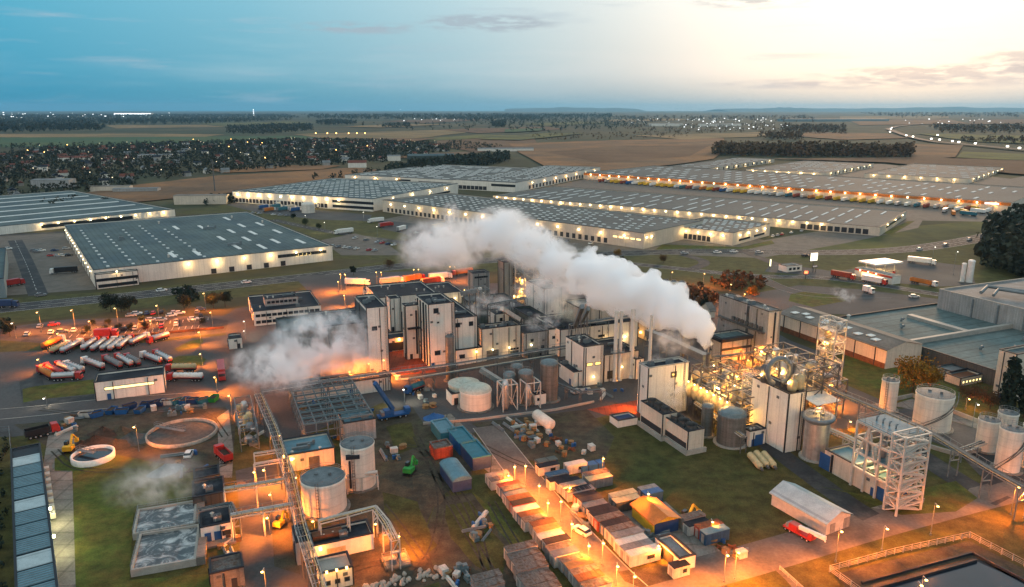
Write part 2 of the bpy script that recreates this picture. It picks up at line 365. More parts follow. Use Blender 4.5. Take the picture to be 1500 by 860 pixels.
# ------------------------------------------------------------------ ground, fields, roads
g = MB(); NX = 24
g.add([(-40000 + 80000 * i / NX, -2500 + 43500 * j / NX, 0) for j in range(NX + 1) for i in range(NX + 1)],
      [(j * (NX + 1) + i, j * (NX + 1) + i + 1, (j + 1) * (NX + 1) + i + 1, (j + 1) * (NX + 1) + i) for j in range(NX) for i in range(NX)])
struct('ground', g, 'terrain')
def area(name, px, z, mat, kind='structure'): return struct(name, MB().poly([W(*p) for p in px], z), mat, kind)
def jit(px, k):  # uneven edge
    r = random.Random(len(px) * 31 + int(px[0][0])); out = []
    for i, p in enumerate(px):
        q = px[(i + 1) % len(px)]; n = max(1, int(math.dist(p, q) / 14))
        for t in range(n): out.append((p[0] + (q[0] - p[0]) * t / n + r.uniform(-k, k) * 1.5, p[1] + (q[1] - p[1]) * t / n + r.uniform(-k, k) * .6))
    return out
def strip(name, px, wid, z, mat, kerb=0., lines=None):
    c = [W(*p) for p in px]
    # smooth the centre line
    for _ in range(2):
        n = [c[0]]
        for a, b in zip(c, c[1:]): n += [a * .75 + b * .25, a * .25 + b * .75]
        c = n + [c[-1]]
    def off(o):
        out = []
        for i, p in enumerate(c):
            d = (c[min(i + 1, len(c) - 1)] - c[max(i - 1, 0)]).normalized(); out.append(p + Vector((-d.y, d.x, 0)) * o)
        return out
    def band(a, b, zz): 
        A, B = off(a), off(b); n = len(A); mb = MB()
        mb.add([(p.x, p.y, zz) for p in A + B], [(i, i + 1, n + i + 1, n + i) for i in range(n - 1)]); return mb
    struct(name, band(-wid / 2, wid / 2, z), mat)
    if kerb:
        k = MB()
        for sgn in (-1, 1):
            A = off(sgn * (wid / 2 + .02)); B = off(sgn * (wid / 2 + .24)); n = len(A)
            k.add([(p.x, p.y, .13) for p in A + B] + [(p.x, p.y, 0) for p in A + B], [(i, i + 1, n + i + 1, n + i) for i in range(n - 1)] + [(i, i + 1, 2 * n + i + 1, 2 * n + i) for i in range(n - 1)] + [(n + i, n + i + 1, 3 * n + i + 1, 3 * n + i) for i in range(n - 1)])
        struct('kerb', k, 'kerb')
    if lines:
        mb = MB()
        for o, dash in lines:
            A, B = off(o - .1), off(o + .1)
            for i in range(len(A) - 1):
                seg = (A[i + 1] - A[i]).length; n = max(1, round(seg / 9)) if dash else 1
                for t in range(n):
                    t0, t1 = t / n, (t + (.45 if dash else 1)) / n
                    mb.poly([A[i].lerp(A[i + 1], t0), A[i].lerp(A[i + 1], t1), B[i].lerp(B[i + 1], t1), B[i].lerp(B[i + 1], t0)], z + .006)
        struct('road_markings', mb, 'paint')
# far country
FIELDS = [('field_green', [(-60, 202), (330, 200), (450, 199), (500, 203), (300, 213), (-60, 216)]),
 ('field_tan', [(-60, 197), (200, 196), (330, 197), (300, 200.5), (-60, 201.5)]),
 ('field_tan', [(155, 184), (300, 183), (330, 186), (170, 188)]), ('field_olive', [(290, 181), (420, 178), (470, 180), (330, 185)]),
 ('field_brown', [(122, 284), (205, 271), (320, 258), (400, 254), (520, 246), (560, 250), (505, 263), (400, 273), (320, 286), (190, 298)]),
 ('field_brown', [(300, 249), (430, 243), (500, 243), (470, 249), (330, 254)]),
 ('field_tan', [(430, 197), (560, 193), (700, 189), (680, 195), (610, 203), (470, 203)]),
 ('field_dark', [(640, 205), (780, 200), (790, 216), (700, 224), (640, 214)]), ('field_brown', [(560, 232), (640, 225), (720, 222), (640, 232)]),
 ('field_brown', [(745, 211), (900, 206), (1060, 203), (1062, 222), (1045, 234), (980, 243), (878, 252), (800, 246), (760, 224)]),
 ('field_tan', [(930, 199), (1110, 194), (1160, 199), (1000, 205)]), ('field_dark', [(800, 224), (900, 215), (1040, 214), (1010, 230), (880, 240)]),
 ('field_dark', [(640, 190), (800, 186), (830, 190), (700, 196)]), ('field_olive', [(600, 205), (700, 198), (780, 199), (640, 207)]),
 ('field_brown', [(1180, 194), (1300, 196), (1330, 203), (1240, 206), (1170, 201)]), ('field_brown', [(1335, 212), (1410, 214), (1400, 232), (1335, 234)]),
 ('field_dark', [(1130, 234), (1340, 232), (1500, 236), (1560, 262), (1480, 256), (1300, 240)]), ('field_olive', [(1340, 196), (1520, 200), (1560, 214), (1420, 208)]),
 ('field_tan', [(1230, 171), (1390, 170), (1390, 174), (1230, 176)]), ('field_brown', [(1240, 176), (1390, 175), (1420, 182), (1260, 184)]),
 ('field_olive', [(1410, 224), (1560, 230), (1560, 240), (1400, 233)]), ('field_dark', [(560, 178), (660, 174), (720, 176), (620, 181)]),
 ('field_olive', [(700, 205), (800, 196), (860, 196), (760, 207)]), ('field_tan', [(500, 186), (600, 182), (660, 183), (560, 188)]), ('field_brown', [(470, 209), (560, 204), (640, 204), (600, 209)]),
 ('field_tan', [(880, 176), (990, 174), (1010, 177), (900, 179)]), ('field_olive', [(760, 182), (850, 179), (900, 181), (800, 185)]), ('field_green', [(740, 190), (800, 189), (790, 193), (740, 195)]), ('field_dark', [(1420, 176), (1540, 175), (1540, 182), (1420, 183)])]
for i, (m_, p_) in enumerate(FIELDS): area('field', jit(p_, .5), .5 + .12 * i, m_)
def ridge(x0, x1, ytop, seed):
    r = random.Random(seed); mb = MB(); n = 40; d = 36000.; top = []; 
    for i in range(n + 1):
        t = i / n; px = x0 + (x1 - x0) * t; X = (px - 750) / F * d * 1.0
        hh = (160 - ytop) / F * d * max(0, math.sin(math.pi * t)) ** .6 * (.75 + .25 * math.sin(t * 9 + seed) * math.sin(t * 23 + seed)) + 95
        top.append((X, d, hh))
    vs = [(x, y - 2500, 0) for x, y, _ in top] + top + [(x, y + 2500, 0) for x, y, _ in top]; n += 1
    mb.add(vs, [(i, i + 1, n + i + 1, n + i) for i in range(n - 1)] + [(n + i, n + i + 1, 2 * n + i + 1, 2 * n + i) for i in range(n - 1)])
    struct('hills', mb, 'hill')
ridge(740, 930, 157, 1); ridge(1040, 1260, 158, 2); ridge(1230, 1540, 156.5, 3); ridge(1100, 1180, 157, 5)

# the near ground, one sheet above the other
area('grass', [(700, 560), (900, 560), (1330, 480), (1700, 520), (1800, 900), (-300, 900), (-260, 600), (200, 560)], .012, 'grass')
area('verge', [(-120, 445), (150, 428), (330, 410), (500, 393), (620, 372), (900, 362), (1110, 372), (1350, 330), (1700, 300), (1700, 470), (1330, 470), (1120, 430), (880, 395), (620, 400), (470, 425), (330, 437), (-120, 490)], .016, 'verge')
area('field', [(1120, 372), (1240, 354), (1345, 332), (1480, 318), (1560, 318), (1560, 360), (1300, 366)], .02, 'field_olive')
area('paving', [(-120, 352), (92, 340), (145, 414), (140, 424), (-120, 442)], .02, 'paving')
strip('road', [(22, 352), (38, 385), (56, 432)], 9, .026, 'asphalt', 0, [(0, True)])
strip('road', [(-60, 347), (40, 343), (96, 340)], 8, .03, 'asphalt')
area('verge', [(255, 312), (330, 300), (420, 306), (560, 318), (640, 350), (610, 384), (480, 378), (440, 352), (360, 318)], .02, 'verge')
area('yard', [(330, 300), (345, 297), (500, 311), (545, 315), (540, 324), (470, 322), (380, 312)], .03, 'yard'); area('yard', [(470, 352), (520, 342), (560, 352), (590, 374), (500, 374)], .03, 'paving'); area('yard', [(556, 322), (700, 338), (730, 352), (640, 352), (560, 336)], .028, 'yard')
strip('road', [(400, 322), (480, 340), (590, 355), (700, 372)], 9, .026, 'asphalt', 0, [(0, True)])
area('paving', [(640, 372), (560, 322), (700, 292), (725, 290), (1000, 330), (1120, 352), (1320, 318), (1352, 322), (1345, 334), (1240, 356), (1115, 378), (960, 372), (760, 362)], .024, 'paving')
area('paving', [(860, 262), (740, 285), (1000, 310), (1290, 322), (1500, 326), (1560, 300), (1300, 300)], .022, 'paving')
area('paving', [(1130, 252), (1290, 240), (1480, 262), (1540, 250), (1560, 282), (1300, 282)], .022, 'paving')
area('lawn', [(970, 358), (1085, 362), (1130, 352), (1135, 357), (1075, 369), (960, 366)], .03, 'lush')
area('lawn', [(1292, 342), (1330, 324), (1340, 324), (1306, 344)], .03, 'lush')
HW = [(-140, 470), (0, 452), (150, 438), (334, 418), (490, 401), (600, 388), (740, 380), (880, 372), (1050, 367), (1200, 371), (1320, 367), (1400, 356), (1450, 346), (1480, 338)]
strip('highway', HW, 18, .034, 'asphalt', 0, [(-8.4, False), (8.4, False), (0, False), (-4.3, True), (4.3, True)])
strip('road', [(740, 392), (870, 381), (1000, 394), (1110, 406), (1190, 405), (1270, 414), (1400, 436), (1520, 448)], 9, .04, 'asphalt', 0, [(0, True), (4, False), (-4, False)])
strip('road', [(1010, 396), (1040, 384), (1000, 373)], 7, .046, 'asphalt'); strip('road', [(1110, 406), (1150, 425), (1200, 434), (1300, 434)], 8, .046, 'asphalt', .1)
strip('road', [(880, 395), (960, 415), (1060, 440), (1150, 470)], 9, .046, 'asphalt', .1)
area('paving', [(1130, 385), (1225, 398), (1330, 380), (1420, 390), (1430, 418), (1370, 420), (1240, 408), (1120, 398)], .038, 'yard')
area('yard', [(1050, 448), (1110, 429), (1170, 418), (1260, 424), (1390, 440), (1380, 466), (1217, 460), (1130, 474)], .05, 'yard')
area('lawn', [(1158, 431), (1180, 427), (1230, 434), (1240, 441), (1190, 450), (1155, 441)], .055, 'lush')
strip('road', [(1080, 365), (1150, 392)], 7, .048, 'asphalt'); strip('road', [(1300, 190), (1345, 207), (1410, 213), (1500, 222), (1600, 230)], 24, 4.2, 'asphalt'); strip('road', [(1300, 190), (1322, 184), (1400, 180)], 22, 4.3, 'asphalt')
# works' own ground
area('yard', [(-140, 500), (20, 478), (100, 468), (330, 462), (345, 452), (560, 425), (720, 415), (900, 410), (1050, 440), (1160, 500), (1350, 570), (1290, 610), (1200, 640), (1120, 650), (1000, 610), (900, 590), (800, 600), (640, 620), (560, 590), (420, 650), (350, 625), (300, 605), (20, 640), (-200, 640)], .03, 'yard')
area('car_park', [(30, 500), (70, 478), (300, 465), (335, 470), (330, 487), (110, 505), (40, 512)], .05, 'asphalt')
area('verge', [(-100, 492), (110, 506), (330, 488), (332, 491), (120, 511), (-100, 520)], .06, 'verge')
area('lawn', [(255, 512), (278, 500), (296, 496), (298, 501), (290, 509), (262, 515)], .14, 'lush'); area('lawn', [(243, 530), (262, 522), (292, 521), (302, 527), (296, 535), (262, 540)], .14, 'lush')
area('lawn', [(33, 570), (52, 566), (138, 556), (140, 577), (60, 585), (34, 590)], .06, 'lush'); area('lawn', [(136, 590), (300, 573), (318, 580), (312, 588), (142, 598)], .06, 'lush')
area('asphalt', [(28, 560), (38, 548), (60, 546), (70, 585), (138, 578), (138, 592), (34, 598)], .055, 'asphalt')
strip('road', [(-60, 612), (60, 602), (140, 592), (320, 580)], 9, .07, 'yard', .1)
area('concrete', [(72, 630), (108, 628), (112, 700), (112, 900), (66, 900), (60, 700)], .05, 'concrete')
area('yard', [(20, 622), (330, 596), (345, 620), (340, 690), (240, 690), (110, 690), (70, 655)], .045, 'mud')
area('lawn', [(106, 690), (80, 690), (80, 672), (110, 655), (180, 668), (290, 690), (285, 730), (196, 742), (190, 850), (340, 838), (350, 900), (112, 900)], .062, 'lush')
area('concrete', [(345, 690), (420, 672), (440, 770), (462, 900), (350, 900), (352, 760)], .066, 'yard'); area('mud', [(398, 770), (430, 752), (440, 842), (402, 830)], .075, 'mud')
area('concrete', [(318, 612), (335, 600), (342, 660), (340, 700), (322, 700)], .064, 'concrete')
area('mud', [(550, 600), (650, 592), (700, 640), (690, 700), (640, 730), (560, 720), (540, 680)], .04, 'mud')
area('dirt', [(490, 740), (560, 700), (640, 730), (620, 780), (650, 850), (500, 900), (480, 800)], .042, 'dirt'); area('mud', [(640, 730), (690, 722), (770, 800), (760, 860), (660, 900), (620, 790)], .044, 'mud')
area('lawn', jit([(650, 740), (690, 735), (705, 760), (745, 812), (735, 850), (700, 830), (660, 790)], 2), .108, 'grass'); area('lawn', jit([(690, 720), (712, 738), (772, 800), (812, 850), (800, 860), (740, 790)], 1.5), .109, 'lush'); area('lawn', jit([(560, 722), (610, 735), (640, 800), (600, 830), (570, 780)], 2), .107, 'grass'); area('lawn', jit([(565, 625), (600, 618), (612, 655), (580, 668)], 2), .106, 'grass'); area('dirt', jit([(600, 690), (640, 700), (655, 730), (640, 745), (605, 725)], 2), .11, 'dirt'); area('slab_path', [(632, 612), (660, 606), (760, 700), (745, 715), (700, 680), (662, 640)], .06, 'slab')
area('yard', [(600, 590), (840, 570), (925, 600), (860, 616), (760, 622), (660, 640), (620, 620)], .05, 'yard'); area('dirt', [(690, 620), (860, 600), (900, 640), (880, 690), (790, 680), (745, 660)], .054, 'mud')
area('asphalt', [(860, 600), (940, 585), (940, 612), (900, 612)], .06, 'red_paving')
strip('road', [(712, 625), (735, 655), (764, 693), (823, 763), (900, 845), (925, 868)], 8, .08, 'road_lamplit', .12)
strip('road', [(880, 890), (990, 850), (1120, 815), (1250, 776), (1380, 742), (1460, 722), (1560, 700)], 10.5, .085, 'road_lamplit')
strip('road', [(1120, 648), (1190, 700), (1260, 750), (1310, 775)], 6.5, .088, 'asphalt')
strip('road', [(1230, 600), (1330, 655), (1420, 715), (1470, 735)], 7.5, .09, 'asphalt'); strip('road', [(1440, 730), (1490, 690), (1600, 650)], 7, .092, 'asphalt')
area('junction', [(1240, 774), (1290, 752), (1330, 762), (1400, 742), (1420, 716), (1480, 700), (1510, 712), (1440, 742), (1300, 782)], .094, 'road_lamplit')
area('lawn', [(1195, 712), (1290, 730), (1400, 705), (1432, 730), (1400, 750), (1320, 755), (1280, 740), (1240, 722)], .1, 'lush')
area('concrete', [(905, 745), (975, 735), (1060, 812), (1000, 835), (960, 812)], .07, 'concrete'); area('yard', [(905, 838), (990, 825), (1000, 845), (940, 862), (915, 852)], .096, 'mud')
area('concrete', [(1275, 745), (1315, 733), (1355, 730), (1352, 738), (1318, 748)], .11, 'concrete')
area('asphalt', [(1310, 600), (1410, 590), (1500, 640), (1500, 700), (1400, 660), (1320, 630)], .06, 'yard')
area('gravel', [(1395, 655), (1500, 640), (1560, 680), (1450, 712)], .105, 'asphalt')
area('grass', [(1240, 520), (1350, 548), (1480, 600), (1470, 640), (1300, 590), (1230, 560)], .065, 'lush')
area('path', [(1310, 592), (1336, 584), (1450, 624), (1450, 634), (1338, 600)], .075, 'concrete')
m = MB()
for f0, f1, k0 in (((80, 489), (318, 468), 0), ((70, 497), (300, 480), 1)):
    a_, b_ = W(*f0), W(*f1); d_ = (b_ - a_).normalized(); n_ = Vector((-d_.y, d_.x, 0))
    for i in range(int((b_ - a_).length / 2.7)):
        q = a_ + d_ * 2.7 * i; m.poly([q, q + d_ * .14, q + d_ * .14 + n_ * 4.8, q + n_ * 4.8], .056)
struct('road_markings', m, 'paint')
area('courtyard', [(566, 512), (600, 505), (640, 545), (570, 552)], .08, 'red_paving')
area('yard', [(430, 405), (520, 400), (700, 395), (690, 425), (560, 432), (470, 445)], .048, 'yard')

def tracks(px, z=.115, w_=.45, gap=1.7):
    c = [W(*p) for p in px]
    for _ in range(2):
        n = [c[0]]
        for a, b in zip(c, c[1:]): n += [a * .75 + b * .25, a * .25 + b * .75]
        c = n + [c[-1]]
    m = MB()
    for o in (-gap / 2, gap / 2):
        L_, R__ = [], []
        for i, p in enumerate(c):
            d = (c[min(i + 1, len(c) - 1)] - c[max(i - 1, 0)]).normalized(); q = Vector((-d.y, d.x, 0)); L_.append(p + q * (o - w_ / 2)); R__.append(p + q * (o + w_ / 2))
        k = len(c); m.add([(p.x, p.y, z) for p in L_ + R__], [(i, i + 1, k + i + 1, k + i) for i in range(k - 1)])
    struct('tyre_tracks', m, 'track')
for q in ([(600, 700), (640, 690), (690, 740), (720, 860)], [(560, 660), (620, 650), (650, 720), (640, 800), (610, 840)], [(610, 640), (640, 700), (690, 790), (740, 870)], [(700, 650), (780, 690), (860, 690), (900, 700)], [(120, 640), (220, 655), (300, 690), (330, 680)], [(60, 600), (160, 612), (300, 596), (330, 640)], [(720, 735), (750, 790), (790, 850)], [(560, 740), (600, 790), (640, 850)], [(80, 660), (110, 690), (200, 690)], [(480, 850), (560, 820), (620, 830)]): tracks(q)
# ------------------------------------------------------------------ trees, woods, the village
def leafball(mb, c, r, n, ls, rnd, m=0, squash=1.):
    for _ in range(n):
        d = Vector((rnd.gauss(0, 1), rnd.gauss(0, 1), rnd.gauss(0, 1))).normalized() * (rnd.random() ** .4)
        p = Vector(c) + Vector((d.x * r, d.y * r, d.z * r * squash))
        a = Vector((rnd.gauss(0, 1), rnd.gauss(0, 1), rnd.gauss(0, 1))).normalized() * ls * rnd.uniform(.6, 1.3)
        b = a.cross(Vector((rnd.gauss(0, 1), rnd.gauss(0, 1), rnd.gauss(0, 1)))).normalized() * ls * rnd.uniform(.5, 1.)
        k = len(mb.v); mb.v += [tuple(p - a), tuple(p + b), tuple(p + a), tuple(p - b)]; mb.f.append([k, k + 1, k + 2, k + 3]); mb.m.append(m); mb.sm.append(False)
TREES = {}
def tree(px, py, h, wd, kind, label, group=None, base_z=0.):
    key = (kind, round(wd / h, 1))
    if key not in TREES:
        rnd = random.Random(len(TREES) + 3); cr, tr = MB(), MB(); rr = wd / h / 2
        if kind == 'leaf_dark' and wd / h < .45: blobs = [(0, 0, .2 + .75 * t / 7, rr * (1 - .55 * abs(t / 7 - .35))) for t in range(8)]
        else: blobs = [(rnd.uniform(-.6, .6) * rr, rnd.uniform(-.6, .6) * rr, rnd.uniform(.38, .82), rr * rnd.uniform(.4, .62)) for _ in range(13)]
        for b in blobs: leafball(cr, b[:3], b[3], 150, .034, rnd)
        tr.cyl(0, 0, 0, .55, .024, .012, 8)
        for k in range(5):
            a = k * 1.26; tr.bar((0, 0, .3 + .04 * k), (math.cos(a) * rr * .7, math.sin(a) * rr * .7, .6), .014)
        TREES[key] = (cr.data('crown', [kind]), tr.data('trunk', ['bark']))
    t = thing('tree', label, 'tree', W(px, py) + Vector((0, 0, base_z)), random.uniform(0, 360), group); t.scale = (h, h, h)
    ob('crown', TREES[key][0], None, t); ob('trunk', TREES[key][1], None, t); return t
def inside(p, poly):
    c = False; n = len(poly)
    for i in range(n):
        a, b = poly[i], poly[i - 1]
        if (a[1] > p[1]) != (b[1] > p[1]) and p[0] < (b[0] - a[0]) * (p[1] - a[1]) / (b[1] - a[1]) + a[0]: c = not c
    return c
def scatter(px, spacing, seed, dens=1.):
    P = [W(*p) for p in px]; poly = [(p.x, p.y) for p in P]; r = random.Random(seed)
    x0, x1 = min(p[0] for p in poly), max(p[0] for p in poly); y0, y1 = min(p[1] for p in poly), max(p[1] for p in poly)
    out = []; y = y0
    while y < y1:
        x = x0
        while x < x1:
            q = (x + r.uniform(-.45, .45) * spacing, y + r.uniform(-.45, .45) * spacing)
            if r.random() < dens and inside(q, poly): out.append(q)
            x += spacing
        y += spacing
    return out
def woods(name, px, spacing, h, seed, mat='leaf_far', dens=1., n=22, z=0.):
    mb = MB(); r = random.Random(seed)
    for x, y in scatter(px, spacing, seed, dens):
        hh = h * r.uniform(.6, 1.15); rad = min(hh * .45, spacing * .62) * r.uniform(.8, 1.2)
        leafball(mb, (x, y, z + hh * .55), rad, n, rad * .42, r, 0, hh * .5 / rad)
    return struct(name, mb, mat, 'stuff')
woods('woods', [(-40, 169), (200, 168), (420, 168), (440, 173), (330, 179), (150, 181), (-40, 186)], 90, 22, 1, n=12)
woods('woods', [(-40, 187), (140, 184), (160, 191), (-40, 196)], 48, 26, 2, n=16)
woods('woods', [(-40, 177), (300, 175), (440, 176), (300, 182), (140, 184), (-40, 186)], 60, 22, 33, n=12, dens=.75)
woods('woods', [(450, 170), (900, 169), (900, 173), (620, 176), (450, 175)], 130, 40, 34, n=12, dens=.7)
woods('woods', [(760, 172), (940, 171), (960, 181), (900, 193), (800, 192), (740, 186)], 70, 20, 35, n=12, dens=.45)
woods('woods', [(0, 214), (160, 212), (300, 209), (160, 216), (0, 220)], 26, 11, 36, n=12, dens=.7)
woods('woods', [(330, 187), (400, 183), (458, 183), (458, 192), (380, 198), (330, 196)], 34, 16, 3, n=14); woods('woods', [(463, 179), (500, 178), (524, 181), (520, 183), (465, 184)], 50, 26, 4, n=14)
woods('woods', [(440, 168), (760, 167), (900, 168), (840, 173), (600, 177), (460, 173)], 150, 26, 5, n=12, dens=.55)
woods('woods', [(480, 181), (900, 178), (960, 186), (800, 196), (560, 190)], 70, 18, 6, n=12, dens=.2)
woods('woods', [(560, 184), (600, 182), (600, 187), (560, 188)], 40, 18, 26, n=12); woods('woods', [(720, 181), (740, 178), (741, 187), (722, 187)], 30, 22, 27, n=12); woods('woods', [(900, 172), (1180, 170), (1220, 180), (1100, 178), (920, 180)], 130, 28, 28, n=12, dens=.5, mat='leaf_brown')
woods('woods', [(640, 172), (780, 170), (800, 178), (680, 180)], 90, 30, 7, n=12, dens=.6)
woods('woods', [(560, 252), (640, 240), (745, 229), (745, 238), (680, 248), (580, 258)], 12, 15, 8, n=22)
woods('woods', [(440, 262), (560, 250), (640, 246), (600, 256), (470, 266)], 14, 8, 29, n=18, dens=.5)
woods('woods', [(1045, 228), (1180, 231), (1335, 232), (1335, 225), (1180, 222), (1050, 220)], 16, 24, 9, 'leaf_brown', n=22)
woods('woods', [(1110, 199), (1180, 201), (1175, 207), (1112, 205)], 32, 26, 10, 'leaf_brown', n=14); woods('woods', [(1148, 186), (1236, 188), (1240, 197), (1150, 196)], 46, 24, 11, 'leaf_brown', n=14)
woods('woods', [(1360, 187), (1540, 187), (1540, 197), (1380, 196)], 55, 26, 12, 'leaf_brown', n=14); woods('woods', [(1400, 205), (1540, 206), (1540, 212), (1420, 210)], 35, 18, 13, 'leaf_brown', n=14)
woods('woods', [(905, 185), (1160, 181), (1160, 193), (940, 199)], 45, 13, 14, 'leaf_brown', n=12, dens=.45)
woods('woods', [(1260, 166), (1500, 166), (1540, 172), (1300, 173)], 220, 40, 15, 'leaf_brown', n=12, dens=.5)
woods('woods', [(760, 199), (920, 194), (1040, 199), (940, 204), (800, 206)], 30, 9, 16, 'leaf_brown', n=12, dens=.3)
woods('woods', [(1436, 376), (1446, 350), (1480, 336), (1560, 336), (1560, 420), (1500, 418), (1450, 405)], 9, 21, 17, 'leaf_far', n=44)
TOWN = [(-60, 236), (60, 219), (250, 211), (420, 205), (560, 207), (640, 212), (660, 222), (560, 238), (500, 242), (430, 246), (300, 256), (200, 272), (90, 288), (-60, 296)]
woods('woods', TOWN, 14, 10, 18, n=16, dens=.74)
woods('woods', [(660, 207), (740, 215), (700, 221), (640, 219)], 16, 8, 19, n=14, dens=.6)
woods('shrubs', [(55, 300), (110, 292), (120, 300), (70, 308)], 7, 7, 20, n=24); woods('shrubs', [(255, 430), (282, 425), (290, 440), (260, 448)], 3.5, 4, 21, 'leaf_dark', n=30)
woods('shrubs', [(1060, 402), (1110, 408), (1122, 424), (1080, 428), (1040, 416)], 5, 5, 22, 'leaf_brown', n=30); woods('shrubs', [(290, 295), (345, 288), (360, 295), (300, 302)], 8, 8, 30, n=24)
woods('shrubs', [(760, 382), (880, 382), (940, 395), (860, 400), (760, 395)], 7, 6, 23, 'leaf_far', n=24, dens=.8); woods('shrubs', [(-60, 470), (10, 470), (16, 492), (-60, 500)], 5, 5, 24, 'leaf_dark', n=26)
woods('shrubs', [(985, 433), (1010, 425), (1062, 446), (1030, 452)], 4, 6, 31, 'leaf_brown', n=30); woods('undergrowth', [(-60, 640), (10, 650), (8, 900), (-80, 900)], 4, 3, 25, 'leaf_dark', n=26)

VILLAGE_COLOURS = ['tile_red', 'tile_red', 'roof_grey', 'roof_dark', 'tile_red']
HOUSES = []
for k in range(5):
    mb = MB(); L_, D_, H_, Rf = [(11, 9, 5, 4), (9, 9, 5.5, 4), (14, 9, 5, 4), (12, 10, 7, 3), (18, 10, 4, 4)][k]
    mb.box(-L_ / 2, -D_ / 2, 0, L_ / 2, D_ / 2, H_, 0, top=False)
    e = .5; x, y = L_ / 2 + e, D_ / 2 + e
    mb.add([(-x, -y, H_), (x, -y, H_), (x, y, H_), (-x, y, H_), (-x, 0, H_ + Rf), (x, 0, H_ + Rf)], [(0, 1, 5, 4), (2, 3, 4, 5), (1, 2, 5), (3, 0, 4)], 1)
    HOUSES.append(mb.data('village_house', ['house_wall', VILLAGE_COLOURS[k]]))
    HOUSES.append(mb.data('village_house', ['white_render', VILLAGE_COLOURS[k]]))
HL = ['small village house with a red tiled gable roof among trees', 'tall narrow village house under a steep red roof', 'long village house with grey gabled roof', 'two-storey dark-roofed village house', 'long low village building with a red roof']
pts = scatter(TOWN, 34, 41, .8); random.Random(5).shuffle(pts); pts = pts[:270]
for x, y in pts:
    k = random.randrange(10); h = ob('village_house', HOUSES[k], None, None, (x, y, 0), random.choice([.4, 1.9, .6, 2.2, 1.1]))
    s_ = random.uniform(.7, 1.05); h.scale = (s_, s_, s_); tag(h, HL[k // 2] + (', with plain plaster walls' if k % 2 == 0 else ', with whitewashed walls'), 'house', 'houses of the village beyond the fields')
# village halls and sheds one can tell apart
def shed(px, py, L_, D_, H_, ang, wall, roof, label, name='farm_building', cat='building', ridge_=2.):
    t = thing(name, label, cat, W(px, py), ang); w_ = MB().box(0, 0, 0, L_, D_, H_, top=False)
    w_.add([(0, 0, H_), (0, D_, H_), (0, D_ / 2, H_ + ridge_), (L_, 0, H_), (L_, D_, H_), (L_, D_ / 2, H_ + ridge_)], [(0, 2, 1), (3, 4, 5)])
    ob('wall', w_, wall, t); e = .4
    r_ = MB(); r_.add([(-e, -e, H_ + .05), (L_ + e, -e, H_ + .05), (L_ + e, D_ / 2, H_ + ridge_ + .25), (-e, D_ / 2, H_ + ridge_ + .25), (-e, D_ + e, H_ + .05), (L_ + e, D_ + e, H_ + .05)], [(0, 1, 2, 3), (3, 2, 5, 4)])
    ob('roof', r_, roof, t); return t
shed(46, 276, 44, 22, 10, 8, 'grey_panel', 'roof_grey', 'grey flat-sided hall at the edge of the village, behind the left warehouses', ridge_=.5)
shed(255, 300, 52, 14, 9, 6, 'cream_panel', 'roof_tan', 'lit cream office block beside the brown field', ridge_=.3)
shed(85, 236, 60, 14, 6, 5, 'white_render', 'tile_red', 'long white village hall with a red roof', ridge_=3); shed(205, 232, 60, 16, 6, 10, 'white_render', 'roof_grey', 'long white hall in the middle of the village', ridge_=2)
shed(598, 234, 90, 26, 7, 12, 'green_panel', 'roof_teal', 'long green-roofed shed beyond the village', ridge_=3); shed(568, 236, 24, 16, 9, 12, 'white_render', 'roof_grey', 'white block at the end of the green-roofed shed', ridge_=2)
shed(510, 246, 30, 14, 8, 10, 'white_render', 'tile_red', 'white house with red roof standing alone by the tree belt', ridge_=4); shed(700, 222, 130, 18, 6, 5, 'white_render', 'roof_grey', 'row of pale farm sheds before the brown fields', ridge_=2)
shed(130, 281, 46, 12, 6, 8, 'cream_panel', 'roof_tan', 'low yellowish building between village and brown field', ridge_=.6)
shed(165, 282, 50, 14, 4, 8, 'grey_panel', 'roof_grey', 'low grey shed at the tip of the brown field', ridge_=.6)
shed(955, 185, 190, 60, 14, 10, 'white_render', 'roof_grey', 'white plant on the plain far behind the dark fields', ridge_=2); shed(1030, 185, 230, 80, 12, 8, 'white_render', 'roof_grey', 'long pale warehouse on the plain far behind the dark fields', ridge_=2)
shed(1150, 178, 850, 160, 18, 3, 'blue_panel', 'roof_grey', 'very long blue-grey hall far off under the sunset', ridge_=2)
t = thing('logistics_hall', 'brightly lit white hall near the left horizon', 'building', W(167, 168.2), 2); ob('wall', MB().box(0, 0, 0, 640, 120, 28, top=False), 'white_render', t); ob('roof', MB().box(-2, -2, 28, 642, 122, 30), 'roof_grey', t); ob('glow_front', MB().box(2, -1.5, 6, 638, -.5, 26), M('white_glow_far', (1, 1, 1), .5, var=0, emit=(.9, .97, 1.), es=1.6).name, t)  # glowing slab stands in for the light on the hall's front wall
